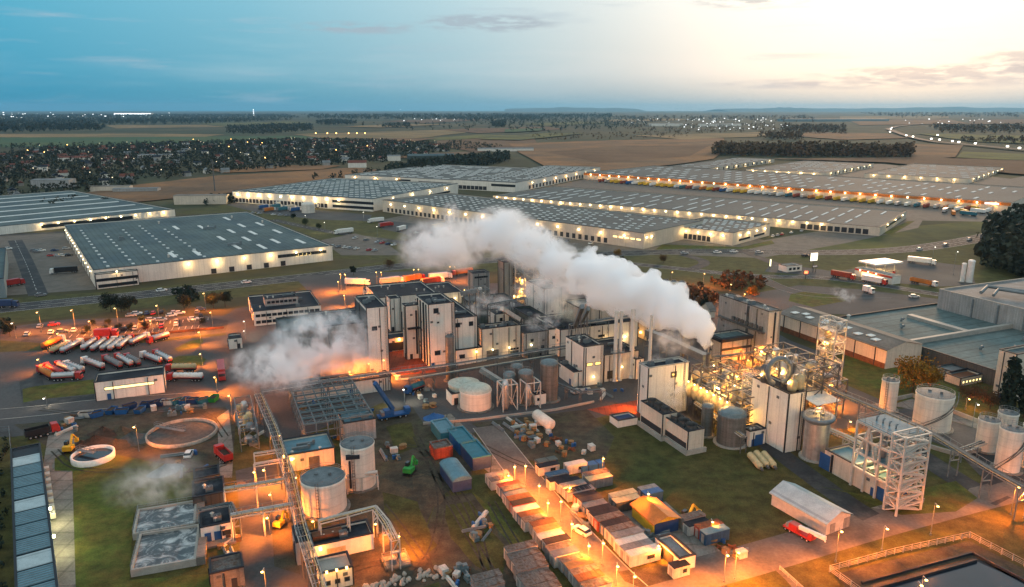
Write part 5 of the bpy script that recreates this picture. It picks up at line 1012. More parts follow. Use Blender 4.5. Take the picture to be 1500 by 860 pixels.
# bare steel frame of a new hall
C = (448, 656); Ls, Ds = span(C, GA, 548, 'x'), span(C, GA, 424, 'y'); t = thing('hall_skeleton', 'bare grey-green steel skeleton of a new hall', 'steel structure', W(*C), GA); f = MB(); ro = MB(); nx, ny = 6, 8; hs = 7.
for i in range(nx + 1):
    for j in range(ny + 1):
        if i in (0, 3, nx) or j in (0, ny): f.bar((Ls * i / nx, Ds * j / ny, 0), (Ls * i / nx, Ds * j / ny, hs), .35)
    ro.bar((Ls * i / nx, 0, hs), (Ls * i / nx, Ds, hs), .3, 0, .5)
for j in range(ny + 1): ro.bar((0, Ds * j / ny, hs + .2), (Ls, Ds * j / ny, hs + .2), .35, 0, .5)
for j in range(ny * 2): ro.bar((0, Ds * (j + .5) / ny / 2, hs + .45), (Ls, Ds * (j + .5) / ny / 2, hs + .45), .14)
for j in (0, 3, 6): 
    for i in range(nx): ro.bar((Ls * i / nx, Ds * j / ny, hs), (Ls * (i + 1) / nx, Ds * (j + 1) / ny, hs), .12)
for z in (2.3, 4.6):
    f.bar((0, 0, z), (0, Ds, z), .2); f.bar((0, 0, z), (Ls, 0, z), .2)
f.bar((0, 0, 0), (0, Ds / ny, hs), .15); f.bar((0, Ds / ny, 0), (0, 0, hs), .15)
ob('column_frame', f, 'galv', t); ob('roof_frame', ro, 'teal_steel', t)
t = bld('machine_house', 'grey-white flat-roofed cube at the corner of the steel skeleton', (505, 650), xr=550, D=9, H=6.2, wall='grey_panel', roof='tarp_blue', cat='building'); clutter(t, 2, 30)
C = (354, 662); t = lattice('narrow pale steel frame over machinery left of the long rack', C, span(C, GA, 380, 'x'), 26., 7, 2, 'galv', name='machine_gantry', vessels=10, decks=False, seed=21, w_=.25)
t = bld('low_hall', 'low wall of white panels behind the steel skeleton', (428, 592), xr=572, D=7, ytop=572, wall='white_panel', roof='roof_dark', cat='building'); clutter(t, 5, 31)
t = bld('pump_building', 'flat-roofed building with a yellow-lit wall behind the white tanks', (421, 692), xr=490, D=11, ytop=668, wall='cream_panel', roof='tarp_blue', cat='building'); L, D, H = dims(t); el(t, 'gate', 'F', L * .45, 0, L * .22, H * .7, 'steel_dark'); clutter(t, 4, 32); walllamps(t, 'F', 1, .0, .2, H * .8, 'lamp_sodium', YEL, 3000, .6, 1.5); walllamps(t, 'L', 1, .2, .5, H * .6, 'lamp_sodium', SOD, 3200, .6, 1.6)
t = bld('low_building', 'low cream building with dark roof and a glaring yellow lamp before the wide tank', (456, 825), xr=547, D=6.5, ytop=802, wall='white_render', roof='roof_dark', cat='building'); L, D, H = dims(t); clutter(t, 5, 33); walllamps(t, 'F', 1, .05, .25, H * .85, 'lamp_sodium', YEL, 2600, .6, 1.4); row(t, 'gate', 'F', 1, .3, .5, .1, 4, 2.4, 'lagging')
ob('roof_duct', MB().box(1, D * .4, H - .4, L * .55, D * .75, H + .6), 'rust', t)
t = bld('annex', 'small dark roofed annex left of the low cream building under the rack', (436, 829), xr=455, D=7, ytop=796, wall='grey_panel', roof='roof_dark', cat='building')
t = bld('yellow_cabin', 'small yellow-lit cabin block with three dark windows at the bottom edge', (470, 868), xr=517, D=6, ytop=842, wall='cream_panel', roof='coping_light', cat='building'); L, D, H = dims(t); row(t, 'window', 'F', 3, .08, .95, H * .3, 1.1, 1., G2); walllamps(t, 'F', 3, .05, .95, H + .5, 'lamp_sodium', YEL, 1100, .4, 1.6)
t = bld('pump_station', 'dark-roofed white pump house with blue doors beside the aeration basins', (296, 798), xr=343, D=9, ytop=774, wall='white_render', roof='roof_dark', cat='building'); L, D, H = dims(t); el(t, 'door', 'F', L * .1, 0, 1.4, 2.6, 'door_blue'); el(t, 'door', 'F', L * .38, 0, 1.4, 2.6, 'door_blue'); el(t, 'window', 'F', L * .62, 1.2, 1.9, 1.3, G2); clutter(t, 4, 34); el(t, 'bench', 'F', 0, 0, L, .5, 'concrete', 2.4)
t = bld('control_room', 'dark flat-roofed block behind the pump house', (284, 748), xr=330, D=9, ytop=730, wall='dark_panel', roof='roof_dark', cat='building'); clutter(t, 3, 35)
t = bld('sludge_building', 'dark low block beside the white van, above the control room', (285, 716), xr=322, D=6, ytop=702, wall='dark_panel', roof='roof_dark', cat='building')
t = bld('truck_garage', 'long white-walled garage with one lit strip window and black roof', (141, 588), xr=240, D=10, ytop=561, wall='white_panel', roof='roof_dark', cat='building'); L, D, H = dims(t); el(t, 'window', 'F', L * .13, H * .52, L * .72, 1.2, ['frame_dark', 'lit_window'])
t = bld('transformer_house', 'small white hut with dark roof by the round white tank', (662, 594), xr=676, D=6, ytop=578, wall='white_render', roof='roof_dark', cat='building'); el(t, 'door', 'F', .8, 0, 1.4, 2.4, 'dock')
t = bld('silo_cabin', 'small white cabin with one dark window under the brown-grey silo', (784, 594), xr=800, D=4, ytop=579, wall='white_render', roof='roof_dark', cat='building'); W2(t, 'F', [(.3, .4, 1., 1., G2)])
t = bld('grass_cabin', 'small white cabin with blue-black roof at the edge of the big lawn', (905, 627), xr=934, D=5, ytop=617, wall='white_render', roof='navy_paint', cat='building')
t = bld('white_tower_cabin', 'small white house with black roof beside the steaming yard', (336, 512), xr=354, D=7, ytop=497, wall='white_render', roof='roof_dark', cat='building')
t = bld('lean_to_shed', 'flat concrete shed at the bottom edge below the pump house', (310, 868), xr=357, D=6, ytop=842, wall='concrete', roof='roof_can', cat='building')
# basins and clarifiers
def basin(label, BL, BR, TL, h=2.6):
    a = W(*BL); d = W(*BR) - a; L = d.length; D = (W(*TL) - a).length; t = thing('aeration_basin', label, 'basin', a, math.degrees(math.atan2(d.y, d.x))); w_ = MB(); k = .5
    for q in ((0, 0, L, k), (0, D - k, L, D), (0, k, k, D - k), (L - k, k, L, D - k)): w_.box(q[0], q[1], 0, q[2], q[3], h)
    ob('wall', w_, 'coping_light', t); ob('water', MB().poly([(k, k, h - .5), (L - k, k, h - .5), (L - k, D - k, h - .5), (k, D - k, h - .5)]), 'foam', t)
    m = MB(); railing(m, [(.1, .1), (.1, D - .1), (L - .1, D - .1)], h, closed=False); ob('railing', m, 'galv', t)
    ob('walkway', MB().box(L + .05, 0, 0, L + 1.8, D, h + .2), 'concrete', t)
basin('foaming concrete basin, front one of the two rectangular basins', (192, 846), (288, 829), (195, 793), 1.7); basin('foaming concrete basin, rear one of the two rectangular basins', (195, 792), (287, 776), (197, 756), 1.7)
def clarifier(px, py, wpx, label, wall, h, bridge, z=0):
    C = W(px, py); r = wpx / 2 / depth_scale(C); t = thing('clarifier', label, 'clarifier', C, -20); ob('rim', MB().lathe([(r, 0), (r, h), (r - .5, h), (r - .5, h - 1.2)], 48), wall, t); ob('water', MB().cyl(0, 0, h - .9, h - .85, r - .48, n=48), 'water_dark' if wall != 'stone' else 'gravel', t)
    if bridge: 
        b_ = MB().box(-r, -.6, h + .1, r * .1, .6, h + .25); railing(b_, [(-r, -.6), (r * .1, -.6), (r * .1, .6), (-r, .6)], h + .25); ob('bridge', b_, 'galv', t)
    return t
clarifier(137, 672, 58, 'small clarifier with white rim and dark water', 'white_paint', 1.7, True); clarifier(267, 636, 98, 'large round tank drained to grey sludge with an orange-lit rim', 'stone', 1., True)
# long panelled shed at the left edge
t = bld('long_shed', 'long low shed with ribbed blue roof panels at the left edge', Vector((-88.6, 116.1, 0)), ang=33.6, L=7, D=88, H=4.5, wall='blue_panel', roof='coping', cat='building', par=.1)
L, D, H = dims(t); pn = MB().box(.25, .2, .0, L - .25, 6.4, .12); 
for k in range(7): pn.box(.2, .3 + k * .9, .12, L - .2, .42 + k * .9, .2, 1)
pn = pn.data('roof_panel', ['tarp_blue', 'galv'])
for k in range(int(D / 6.8)):
    if k % 4 != 3: ob('roof_panel', pn, None, t, (0, k * 6.8, H + .02))
    else: ob('roof_plate', MB().box(.25, .2, 0, L - .25, 6.2, .1), 'tarp', t, (0, k * 6.8, H + .02))
for k in range(8): ob('side_unit', MB().box(0, 0, .4, 1.1, 1.6, 1.8), 'galv_light', t, (L + .1, D * (.55 + .045 * k), 0))
for y in (.36, .52): lo = ob('wall_lamp', MB().box(0, 0, 0, .5, .5, .5), M('lamp_green', (1, 1, .7), .4, var=0, emit=(.95, 1., .5), es=9).name, t, (L + .1, D * y, H - .4)); light((1.2, 0, 0), (1., .9, .45), 1300, lo, .3)
# pump pad
t = thing('pump_pad', 'square concrete pad with pipes at the end of the inclined pipe bridge', 'pump pad', W(566, 838), GA); ob('slab', MB().box(0, 0, 0, 5.5, 5, .4), 'slab', t); ob('pump', MB().cyl(2, 2, .4, 1.6, .8).tube([(2, 2, 1.4), (2, 3.6, 2), (3.6, 3.6, 2), (3.6, 3.6, .4)], .25), 'galv', t); m = MB(); railing(m, [(.2, .2), (5.3, .2), (5.3, 4.8), (.2, 4.8)], .4); ob('railing', m, 'galv', t)
# ------------------------------------------------------------------ steam
from mathutils import noise
def PD(px, py, d):
    x = (px - 750) / F; v = (py - 430) / F; r_ = Vector((x, CT - ST * v, -ST - CT * v)); k = d / math.hypot(r_.x, r_.y); return Vector((r_.x * k, r_.y * k, CAMH + r_.z * k))
volmat('steam_dense', (.996, .996, .996), .5, 0.)
def plume(name, path, vox, seed, matk, amp, jitn=9):
    r = random.Random(seed); mb = MB(); ic = []
    for i in range(len(path) - 1):
        (x0, y0, d0, r0), (x1, y1, d1, r1) = path[i], path[i + 1]; n = 3
        for k in range(n):
            t = k / n; px, py, d, rr = x0 + (x1 - x0) * t, y0 + (y1 - y0) * t, d0 + (d1 - d0) * t, r0 + (r1 - r0) * t
            c = PD(px, py, d); R0 = rr / F * d * 1.02; ic.append((c, R0 * .72))
            for _ in range(jitn):
                q = Vector((r.gauss(0, 1), r.gauss(0, 1), r.gauss(0, 1))).normalized(); ic.append((c + q * R0 * r.uniform(.5, .85), R0 * r.uniform(.22, .5)))
    for c, R0 in ic:
        mb.lathe([(max(.01, R0 * math.cos(a)), R0 * math.sin(a) + c.z) for a in [-1.5708 + k * .349 for k in range(10)]], 14, 0, c.x, c.y)
    me = mb.data(name, [matk]); tmp = bpy.data.objects.new('tmp', me); COL.objects.link(tmp)
    md = tmp.modifiers.new('r', 'REMESH'); md.mode = 'VOXEL'; md.voxel_size = vox
    dg = bpy.context.evaluated_depsgraph_get(); dg.update(); ev = tmp.evaluated_get(dg); out = bpy.data.meshes.new_from_object(ev); bpy.data.objects.remove(tmp)
    for vtx in out.vertices:
        p = vtx.co; s_ = 0; a = 1
        for o in range(4): s_ += abs(noise.noise(p * (.16 * 2 ** o) + Vector((seed, 0, 0)))) * a; a *= .6
        vtx.co = p + vtx.normal * (s_ - .42) * amp
    tmp = bpy.data.objects.new('tmp', out); COL.objects.link(tmp); md = tmp.modifiers.new('r', 'REMESH'); md.mode = 'VOXEL'; md.voxel_size = vox * .85; dg.update(); out2 = bpy.data.meshes.new_from_object(tmp.evaluated_get(bpy.context.evaluated_depsgraph_get())); bpy.data.objects.remove(tmp)
    out2.materials.clear(); out2.materials.append(MATS[matk]); o = bpy.data.objects.new(name, out2); COL.objects.link(o); o['kind'] = 'stuff'; return o
_m, _v, _n = volmat('steam_dense', (.996, .996, .996), 0, 0.); _L = _n.links; _tc = nd(_n, 'ShaderNodeTexCoord')
_nz = nd(_n, 'ShaderNodeTexNoise', Scale=.085, Detail=6., Roughness=.62, Distortion=.4); _L.new(_tc.outputs['Object'], _nz.inputs['Vector'])
_sx = nd(_n, 'ShaderNodeSeparateXYZ'); _L.new(_tc.outputs['Object'], _sx.inputs[0])
_far = nd(_n, 'ShaderNodeMapRange'); _far.inputs[1].default_value = CH.x - 15; _far.inputs[2].default_value = CH.x - 62; _far.inputs[3].default_value = .31; _far.inputs[4].default_value = .53; _L.new(_sx.outputs[0], _far.inputs[0])
_sb = nd(_n, 'ShaderNodeMath', operation='SUBTRACT'); _L.new(_nz.outputs['Fac'], _sb.inputs[0]); _L.new(_far.outputs[0], _sb.inputs[1])
_mr = nd(_n, 'ShaderNodeMapRange'); _mr.interpolation_type = 'SMOOTHSTEP'; _mr.inputs[1].default_value = 0.; _mr.inputs[2].default_value = .2; _mr.inputs[4].default_value = .62; _L.new(_sb.outputs[0], _mr.inputs[0]); _L.new(_mr.outputs[0], _v.inputs['Density']); _m.cycles.volume_step_rate = .12
d0 = Vector((CH.x, CH.y, 0)).length
plume('steam_plume', [(1034, 517, d0, 3.5), (1034, 508, d0, 6), (1031, 494, d0, 11), (1022, 476, d0 + 2, 18), (1005, 459, d0 + 5, 26), (980, 446, d0 + 9, 30), (948, 437, d0 + 14, 34), (912, 426, d0 + 20, 38), (876, 411, d0 + 27, 40), (842, 394, d0 + 35, 38), (812, 377, d0 + 44, 34), (786, 360, d0 + 54, 30), (768, 346, d0 + 60, 24), (745, 338, d0 + 66, 22)], .7, 3, 'steam_dense', 4.2)
def wisp(px, py, d, rx, ry, dens, sc_, seed, col=(.995, .995, .995), lo=.42, hi=.72, tilt=0., ry2=None):
    m, v, n = volmat('steam_wisp', col, 0, .2); L_ = n.links
    tc_ = nd(n, 'ShaderNodeTexCoord'); mp_ = nd(n, 'ShaderNodeMapping'); mp_.inputs['Location'].default_value = (seed * 3.1, seed, 0); mp_.inputs['Scale'].default_value = (1, 1, ry / rx); L_.new(tc_.outputs['Object'], mp_.inputs[0])
    nz_ = nd(n, 'ShaderNodeTexNoise', Scale=sc_, Detail=5., Roughness=.62, Distortion=.35); L_.new(mp_.outputs[0], nz_.inputs['Vector'])
    mr_ = nd(n, 'ShaderNodeMapRange'); mr_.interpolation_type = 'SMOOTHSTEP'; mr_.inputs[1].default_value = lo; mr_.inputs[2].default_value = hi; L_.new(nz_.outputs['Fac'], mr_.inputs[0])
    ln = nd(n, 'ShaderNodeVectorMath', operation='LENGTH'); L_.new(tc_.outputs['Object'], ln.inputs[0])
    fa = nd(n, 'ShaderNodeMapRange'); fa.interpolation_type = 'SMOOTHSTEP'; fa.inputs[1].default_value = 1.; fa.inputs[2].default_value = .25; L_.new(ln.outputs['Value'], fa.inputs[0])
    mu = nd(n, 'ShaderNodeMath', operation='MULTIPLY'); L_.new(mr_.outputs[0], mu.inputs[0]); L_.new(fa.outputs[0], mu.inputs[1])
    m2 = nd(n, 'ShaderNodeMath', operation='MULTIPLY'); L_.new(mu.outputs[0], m2.inputs[0]); m2.inputs[1].default_value = dens * 4.; L_.new(m2.outputs[0], v.inputs['Density'])
    m.cycles.volume_step_rate = .3
    mb = MB().lathe([(max(.004, math.cos(a)), math.sin(a)) for a in [-1.5708 + k * .2618 for k in range(13)]], 20); me = mb.data('steam', []); me.materials.append(m)
    o = bpy.data.objects.new('steam', me); COL.objects.link(o); c = PD(px, py, d); s_ = d / F * 1.03; o.location = c; o.scale = (rx * s_, (ry2 or min(rx, ry * 1.3)) * s_, ry * s_); o.rotation_euler = (0, R(tilt), 0); o['kind'] = 'stuff'; return o
wisp(778, 362, d0 + 56, 46, 40, .3, 2.6, 21, lo=.4); wisp(735, 342, 330, 66, 44, .22, 3., 1); wisp(655, 358, 345, 80, 46, .18, 2.8, 2); wisp(620, 372, 350, 45, 30, .06, 2.4, 3); wisp(662, 315, 360, 18, 24, .1, 2.2, 11); wisp(740, 322, 335, 30, 18, .2, 2.2, 12, lo=.4)
wisp(470, 505, 265, 100, 58, .26, 3.6, 4, tilt=-8, lo=.47); wisp(410, 538, 235, 88, 42, .24, 3.6, 5, lo=.47); wisp(530, 525, 262, 40, 40, .08, 2.5, 13)
wisp(985, 582, 228, 26, 40, .16, 2.4, 6, tilt=20); wisp(228, 705, 163, 85, 42, .055, 3., 7, tilt=-10); wisp(1236, 432, 372, 24, 10, .1, 2.8, 8, tilt=25, lo=.46); wisp(800, 425, 330, 60, 40, .05, 2.6, 9); wisp(832, 455, 300, 32, 30, .12, 2.4, 10, (.98, .93, .82)); wisp(985, 500, 250, 40, 24, .08, 2.4, 14); wisp(725, 448, 330, 46, 26, .09, 2.8, 15, lo=.46); wisp(795, 478, 290, 36, 24, .1, 2.8, 16, lo=.46); wisp(690, 455, 318, 24, 16, .08, 2.6, 17, lo=.46); wisp(960, 540, 240, 24, 26, .1, 2.6, 18, lo=.47)  # warm-tinted puff: the glow on it is put into the steam colour
# ------------------------------------------------------------------ vehicles
def loft(mb, secs, m=0):   # secs: list of (x, half width bottom, z0, half width top, z1)
    vs = []
    for x, wb, z0, wt, z1 in secs: vs += [(x, -wb, z0), (x, wb, z0), (x, wt, z1), (x, -wt, z1)]
    n = len(secs); fs = [(i * 4 + k, (i + 1) * 4 + k, (i + 1) * 4 + (k + 1) % 4, i * 4 + (k + 1) % 4) for i in range(n - 1) for k in range(4)]
    fs += [(3, 2, 1, 0), ((n - 1) * 4, (n - 1) * 4 + 1, (n - 1) * 4 + 2, (n - 1) * 4 + 3)]; mb.add(vs, fs, m); return mb
def wheelmesh(r, w_):
    mb = MB(); mb.cyl(0, 0, -w_ / 2, w_ / 2, r, n=12); mb.cyl(0, 0, -w_ / 2 - .01, w_ / 2 + .01, r * .55, n=8, m=1); mb.v = [(x, z, y) for x, y, z in mb.v]; mb.f = [list(reversed(f)) for f in mb.f]; return mb.data('wheel', ['tyre', 'silver_paint'])
WC, WT = wheelmesh(.33, .22), wheelmesh(.5, .5)
CB = {}
def car_body(col):
    if col in CB: return CB[col]
    b = loft(MB(), [(-2.15, .78, .45, .75, .8), (-2.0, .88, .3, .84, .95), (-.5, .9, .25, .86, .98), (.9, .9, .25, .86, .95), (1.9, .86, .3, .8, .8), (2.15, .75, .42, .7, .65)])
    loft(b, [(-1.5, .8, .98, .62, 1.42), (.25, .8, .98, .62, 1.45)]); g_ = loft(MB(), [(-1.95, .8, .97, .8, .98), (-1.48, .815, .97, .64, 1.38), (.27, .815, .97, .64, 1.41), (1., .8, .95, .78, .96)])
    CB[col] = (b.data('body', [col]), g_.data('window', ['glass'])); return CB[col]
def hdg(a, b): d = W(*b) - W(*a); return math.degrees(math.atan2(d.y, d.x))
def car(px, py, ang, col, label, group=None, sc_=1.15):
    t = thing('parked_car', label, 'car', W(px, py) + Vector((0, 0, .06)), ang, group); b, g_ = car_body(col); ob('body', b, None, t); ob('window', g_, None, t)
    for x in (-1.3, 1.3):
        for y in (-.78, .78): ob('wheel', WC, None, t, (x, y, .33))
    t.scale = (sc_,) * 3; return t
CABS = {}
def cab(col):
    if col not in CABS:
        b = loft(MB(), [(-1.05, 1.2, .7, 1.2, 3.3), (.7, 1.2, .6, 1.15, 3.2), (1.05, 1.2, .6, 1.1, 2.), (1.15, 1.15, .6, 1.1, 1.9)]); CABS[col] = (b.data('cab', [col]), MB().box(.9, -1.05, 2.05, 1.1, 1.05, 2.95).data('windscreen', ['glass']))
    return CABS[col]
TANKM = {}
def truck(front, back, kind, body, cabcol, label, group=None, cat=None, Lfix=None):
    A, B = W(*front), W(*back); d = A - B; L = Lfix or min(16., max(11., d.length)); t = thing('tanker_lorry' if kind == 'tank' else 'lorry', label, cat or 'lorry', (A + B) / 2 + Vector((0, 0, .1)), math.degrees(math.atan2(d.y, d.x)), group); h = L / 2
    c, ws = cab(cabcol); co_ = ob('cab', c, None, t, (h - 1.15, 0, 0)); ob('windscreen', ws, None, co_)
    ob('chassis', MB().box(-h, -.5, .75, h - .5, .5, 1.05), 'black_paint', t); k = (kind, body, round(L, 1))
    if k not in TANKM:
        m = MB(); x0, x1 = -h, h - 2.6
        if kind == 'tank':
            m.lathe([(.01, x0), (.9, x0 + .05), (1.2, x0 + .25), (1.2, x1 - .25), (.9, x1 - .05), (.01, x1)], 18); m.v = [(z, x, y + 2.25) for x, y, z in m.v]; m.f = [list(reversed(f)) for f in m.f]
            for i in range(5): m.cyl(x0 + (x1 - x0) * (.15 + .17 * i), 0, 3.4, 3.6, .28, n=10, m=1)
            m.box(x0 + .8, -.35, 3.42, x1 - .8, -.3, 3.46, 1); m.box(x0 + .6, -1.24, 1.5, x1 - .4, -1.18, 1.75, 2); m.box(x0 + .6, 1.18, 1.5, x1 - .4, 1.24, 1.75, 2); TANKM[k] = m.data('tank', [body, 'steel_dark', 'red_paint'])
        elif kind == 'tip':
            m.box(x0, -1.25, 1.1, x1, 1.25, 1.25); 
            for q in ((x0, -1.25, x1, -1.15), (x0, 1.15, x1, 1.25), (x0, -1.15, x0 + .1, 1.15), (x1 - .1, -1.15, x1, 1.15)): m.box(q[0], q[1], 1.25, q[2], q[3], 2.9)
            m.box(x0 + .1, -1.14, 2.0, x1 - .1, 1.14, 2.1, 1); TANKM[k] = m.data('tipper_body', [body, 'soil'])
        else: m.box(x0, -1.25, 1.1, x1, 1.25, 3.9); m.box(x0 - .03, -1.2, 1.2, x0 - .002, 1.2, 3.8, 1); TANKM[k] = m.data('trailer_box', [body, 'grey_paint'])
    ob(TANKM[k].name.split('.')[0], TANKM[k], None, t)
    if kind == 'tank': ob('end_cap', MB().box(-h - .06, -.8, 1.2, -h + .02, .8, 1.8), 'red_paint', t)
    for x in (h - 1.3, h - 3.4, -h + 1.2, -h + 2.5, -h + 3.8):
        for y in (-1., 1.): ob('wheel', WT, None, t, (x, y, .5))
    if kind == 'tank': t.scale = (.92, .9, .9)
    return t
TK = [((57, 545), (79, 558), 'orange_paint', 'red_paint'), ((66, 541), (92, 554), 'red_paint', 'red_paint'), ((82, 538), (111, 551), 'silver_paint', 'red_paint'), ((95, 538), (123, 549), 'silver_paint', 'white_paint'), ((118, 556), (80, 558), 'silver_paint', 'red_paint'),
 ((121, 532), (153, 544), 'silver_paint', 'white_paint'), ((152, 529), (178, 542), 'grey_paint', 'red_paint'), ((170, 526), (194, 540), 'silver_paint', 'red_paint'), ((184, 527), (205, 538), 'grey_paint', 'red_paint'), ((207, 524), (237, 535), 'silver_paint', 'white_paint'), ((226, 521), (251, 534), 'silver_paint', 'red_paint'),
 ((95, 499), (62, 514), 'orange_paint', 'white_paint'), ((104, 507), (75, 521), 'lagging', 'white_paint'), ((122, 504), (90, 521), 'silver_paint', 'white_paint'), ((144, 501), (121, 517), 'silver_paint', 'red_paint'), ((158, 501), (135, 518), 'silver_paint', 'red_paint'), ((171, 501), (149, 518), 'steel', 'white_paint'), ((182, 500), (160, 518), 'silver_paint', 'teal_paint'), ((195, 498), (173, 515), 'steel', 'red_paint'), ((219, 495), (191, 509), 'steel', 'white_paint'), ((222, 503), (242, 497), 'steel', 'red_paint'), ((241, 545), (290, 544), 'lagging', 'red_paint')]  # first tanker here: orange lamplight is put into its tank colour
TKL = ['orange', 'red', 'silver', 'silver', 'silver']
for i, (a, b, m_, c_) in enumerate(TK):
    cn = {'red_paint': 'red', 'white_paint': 'white', 'teal_paint': 'teal'}[c_]; tn = {'orange_paint': 'orange', 'red_paint': 'red', 'silver_paint': 'silver', 'grey_paint': 'dark grey', 'lagging': 'cream', 'steel': 'steel'}[m_]
    if i < 4: lab = '%s tanker lorry with %s cab, %s from the left beside the small lawn' % (tn, cn, ORD[i])
    elif i == 4: lab = 'silver tanker lorry parked across the tails of the lorries beside the small lawn'
    elif i < 11: lab = '%s tanker lorry with %s cab, %s from the left behind the garage roof' % (tn, cn, ORD[i - 5])
    elif i < 21: lab = '%s tanker lorry, %s cab, %s from left in the row under the car park' % (tn, cn, ORD[i - 11])
    else: lab = 'cream tanker lorry with red cab parked right of the garage, rear of two'
    truck(a, b, 'tank', m_, c_, lab, 'tanker lorries parked in the works yard')
truck((243, 558), (300, 558), 'tank', 'white_paint', 'red_paint', 'white tanker with red cab parked right of the garage, front of two', 'tanker lorries parked in the works yard')
truck((326, 560), (324, 541), 'box', 'red_paint', 'red_paint', 'red lorry seen end-on at the edge of the ground steam'); truck((165, 494), (148, 495), 'box', 'red_paint', 'red_paint', 'red lorry behind the tankers at the car park kerb', Lfix=9)
truck((314, 660), (342, 686), 'tip', 'red_paint', 'red_paint', 'dark red tipper lorry beside the big drained tank', Lfix=8.5); truck((82, 634), (44, 643), 'tip', 'black_paint', 'red_paint', 'red and black flatbed lorry by the left yard road', Lfix=9)
truck((73, 402), (115, 399), 'box', 'black_paint', 'white_paint', 'black trailer lorry with white cab alone in the big car lot'); truck((32, 417), (9, 421), 'box', 'red_paint', 'red_paint', 'red lorry at the lower end of the car lot road'); truck((24, 450), (-4, 451), 'box', 'navy_paint', 'navy_paint', 'dark blue lorry on the highway at the left edge')
truck((490, 344), (517, 341), 'box', 'white_paint', 'white_paint', 'white articulated lorry on the road right of the teal-roofed warehouse'); truck((540, 419), (508, 418), 'box', 'white_paint', 'white_paint', 'white lorry in the back truck yard, leftmost', Lfix=14); truck((590, 414), (558, 418), 'box', 'silver_paint', 'white_paint', 'silver lorry in the back truck yard, second from the left', Lfix=14)
truck((618, 410), (596, 414), 'box', 'orange_paint', 'red_paint', 'orange lorry under the lamps in the back truck yard', Lfix=14); truck((650, 414), (618, 419), 'box', 'can_red', 'white_paint', 'rust-red lorry in the front line of the back truck yard', Lfix=14); truck((660, 408), (630, 411), 'box', 'white_paint', 'white_paint', 'white lorry farthest right in the back truck yard line', Lfix=14); truck((668, 404), (686, 402), 'box', 'orange_paint', 'red_paint', 'orange-red lorry next to the silo block', Lfix=13)
truck((1372, 389), (1328, 384), 'box', 'white_paint', 'white_paint', 'long white lorry behind the filling station canopy', Lfix=16); truck((1375, 422), (1331, 413), 'tip', 'orange_paint', 'white_paint', 'ochre tipper lorry leaving the filling station', Lfix=15); truck((1252, 411), (1218, 405), 'box', 'can_red', 'red_paint', 'dark red lorry in front of the filling station', Lfix=14); truck((1300, 419), (1262, 412), 'box', 'white_paint', 'red_paint', 'white lorry with red cab along the filling station shop', Lfix=14)
truck((1276, 431), (1268, 429), 'box', 'white_paint', 'white_paint', 'short white van lorry on the curved side road', Lfix=6)
truck((1452, 347), (1433, 352), 'box', 'white_paint', 'white_paint', 'white coach-like lorry with bright front on the road by the dark wood', Lfix=13)
truck((541, 327), (560, 325), 'box', 'white_paint', 'white_paint', 'white trailer lorry at the left dock corner of the nearest dotted warehouse', Lfix=15); truck((575, 331), (556, 334), 'box', 'red_paint', 'red_paint', 'red trailer lorry at the nearest dotted warehouse docks', Lfix=15); truck((650, 333), (632, 337), 'box', 'yellow_paint', 'yellow_paint', 'yellow lorry at the docks beside the steam', Lfix=14); truck((596, 336), (582, 340), 'box', 'white_paint', 'teal_paint', 'pale lorry between red and yellow ones at the docks', Lfix=14)
for i, (x, y, m_) in enumerate(((386, 306, 'blue_paint'), (394, 310, 'orange_paint'), (404, 305, 'teal_paint'), (414, 309, 'teal_paint'), (424, 306, 'silver_paint'), (432, 310, 'blue_paint'), (470, 304, 'white_paint'), (410, 301, 'white_paint'))):
    truck((x + 8, y - 1), (x - 6, y + 1), 'box', m_, 'white_paint', '%s trailer lorry, %s from the left in the yard of the lamp-lit dotted warehouse' % (m_.split('_')[0], ORD[i]), Lfix=14)
# trailers standing in the row before the farthest long warehouse
TRC = ['white_paint', 'teal_paint', 'yellow_paint', 'white_paint', 'can_red', 'yellow_paint', 'silver_paint', 'blue_paint', 'white_paint', 'orange_paint']; TRM = {}
L6, D6, H6 = dims(w6); u6, v6 = uv(math.degrees(w6.rotation_euler.z)); r = random.Random(9)
for c_ in set(TRC): TRM[c_] = MB().box(-7, -1.3, 1.1, 7, 1.3, 4.).box(-6.5, -1.2, 0, -3, 1.2, 1.1, 1).box(4, -1.2, 0, 5, 1.2, 1.1, 1).data('parked_trailer', [c_, 'black_paint'])
for k in range(52):
    c_ = TRC[(k * 7 + k // 3) % 10] if r.random() < .8 else 'yellow_paint'
    if r.random() < .06: continue
    p = w6.location + v6 * (D6 * (.03 + .9 * k / 52)) - u6 * (15 + r.uniform(0, 3)); t = ob('parked_trailer', TRM[c_], None, None, p, math.atan2(u6.y, u6.x)); tag(t, '%s trailer standing in the row before the yellow-lit eave of the farthest long warehouse' % c_.split('_')[0].replace('can', 'rust'), 'trailer', 'trailers before the farthest long warehouse')
for k, (x, y) in enumerate(((1392, 306), (1404, 309), (1384, 311), (1396, 315), (1412, 313), (1425, 308), (1432, 312), (1418, 316))):
    t = ob('parked_trailer', TRM[TRC[(k * 3) % 10]], None, None, W(x, y), R(20 + 15 * k)); tag(t, '%s trailer parked loosely near the right end of the farthest long warehouse, %s of them' % (TRC[(k * 3) % 10].split('_')[0].replace('can', 'rust'), ORD[k]), 'trailer', 'loose trailers at the right warehouse end')
CC = ['white_paint', 'silver_paint', 'black_paint', 'grey_paint', 'red_paint', 'navy_paint', 'white_paint', 'silver_paint']; CN = {'white_paint': 'white', 'silver_paint': 'silver', 'black_paint': 'black', 'grey_paint': 'grey', 'red_paint': 'red', 'navy_paint': 'dark blue'}
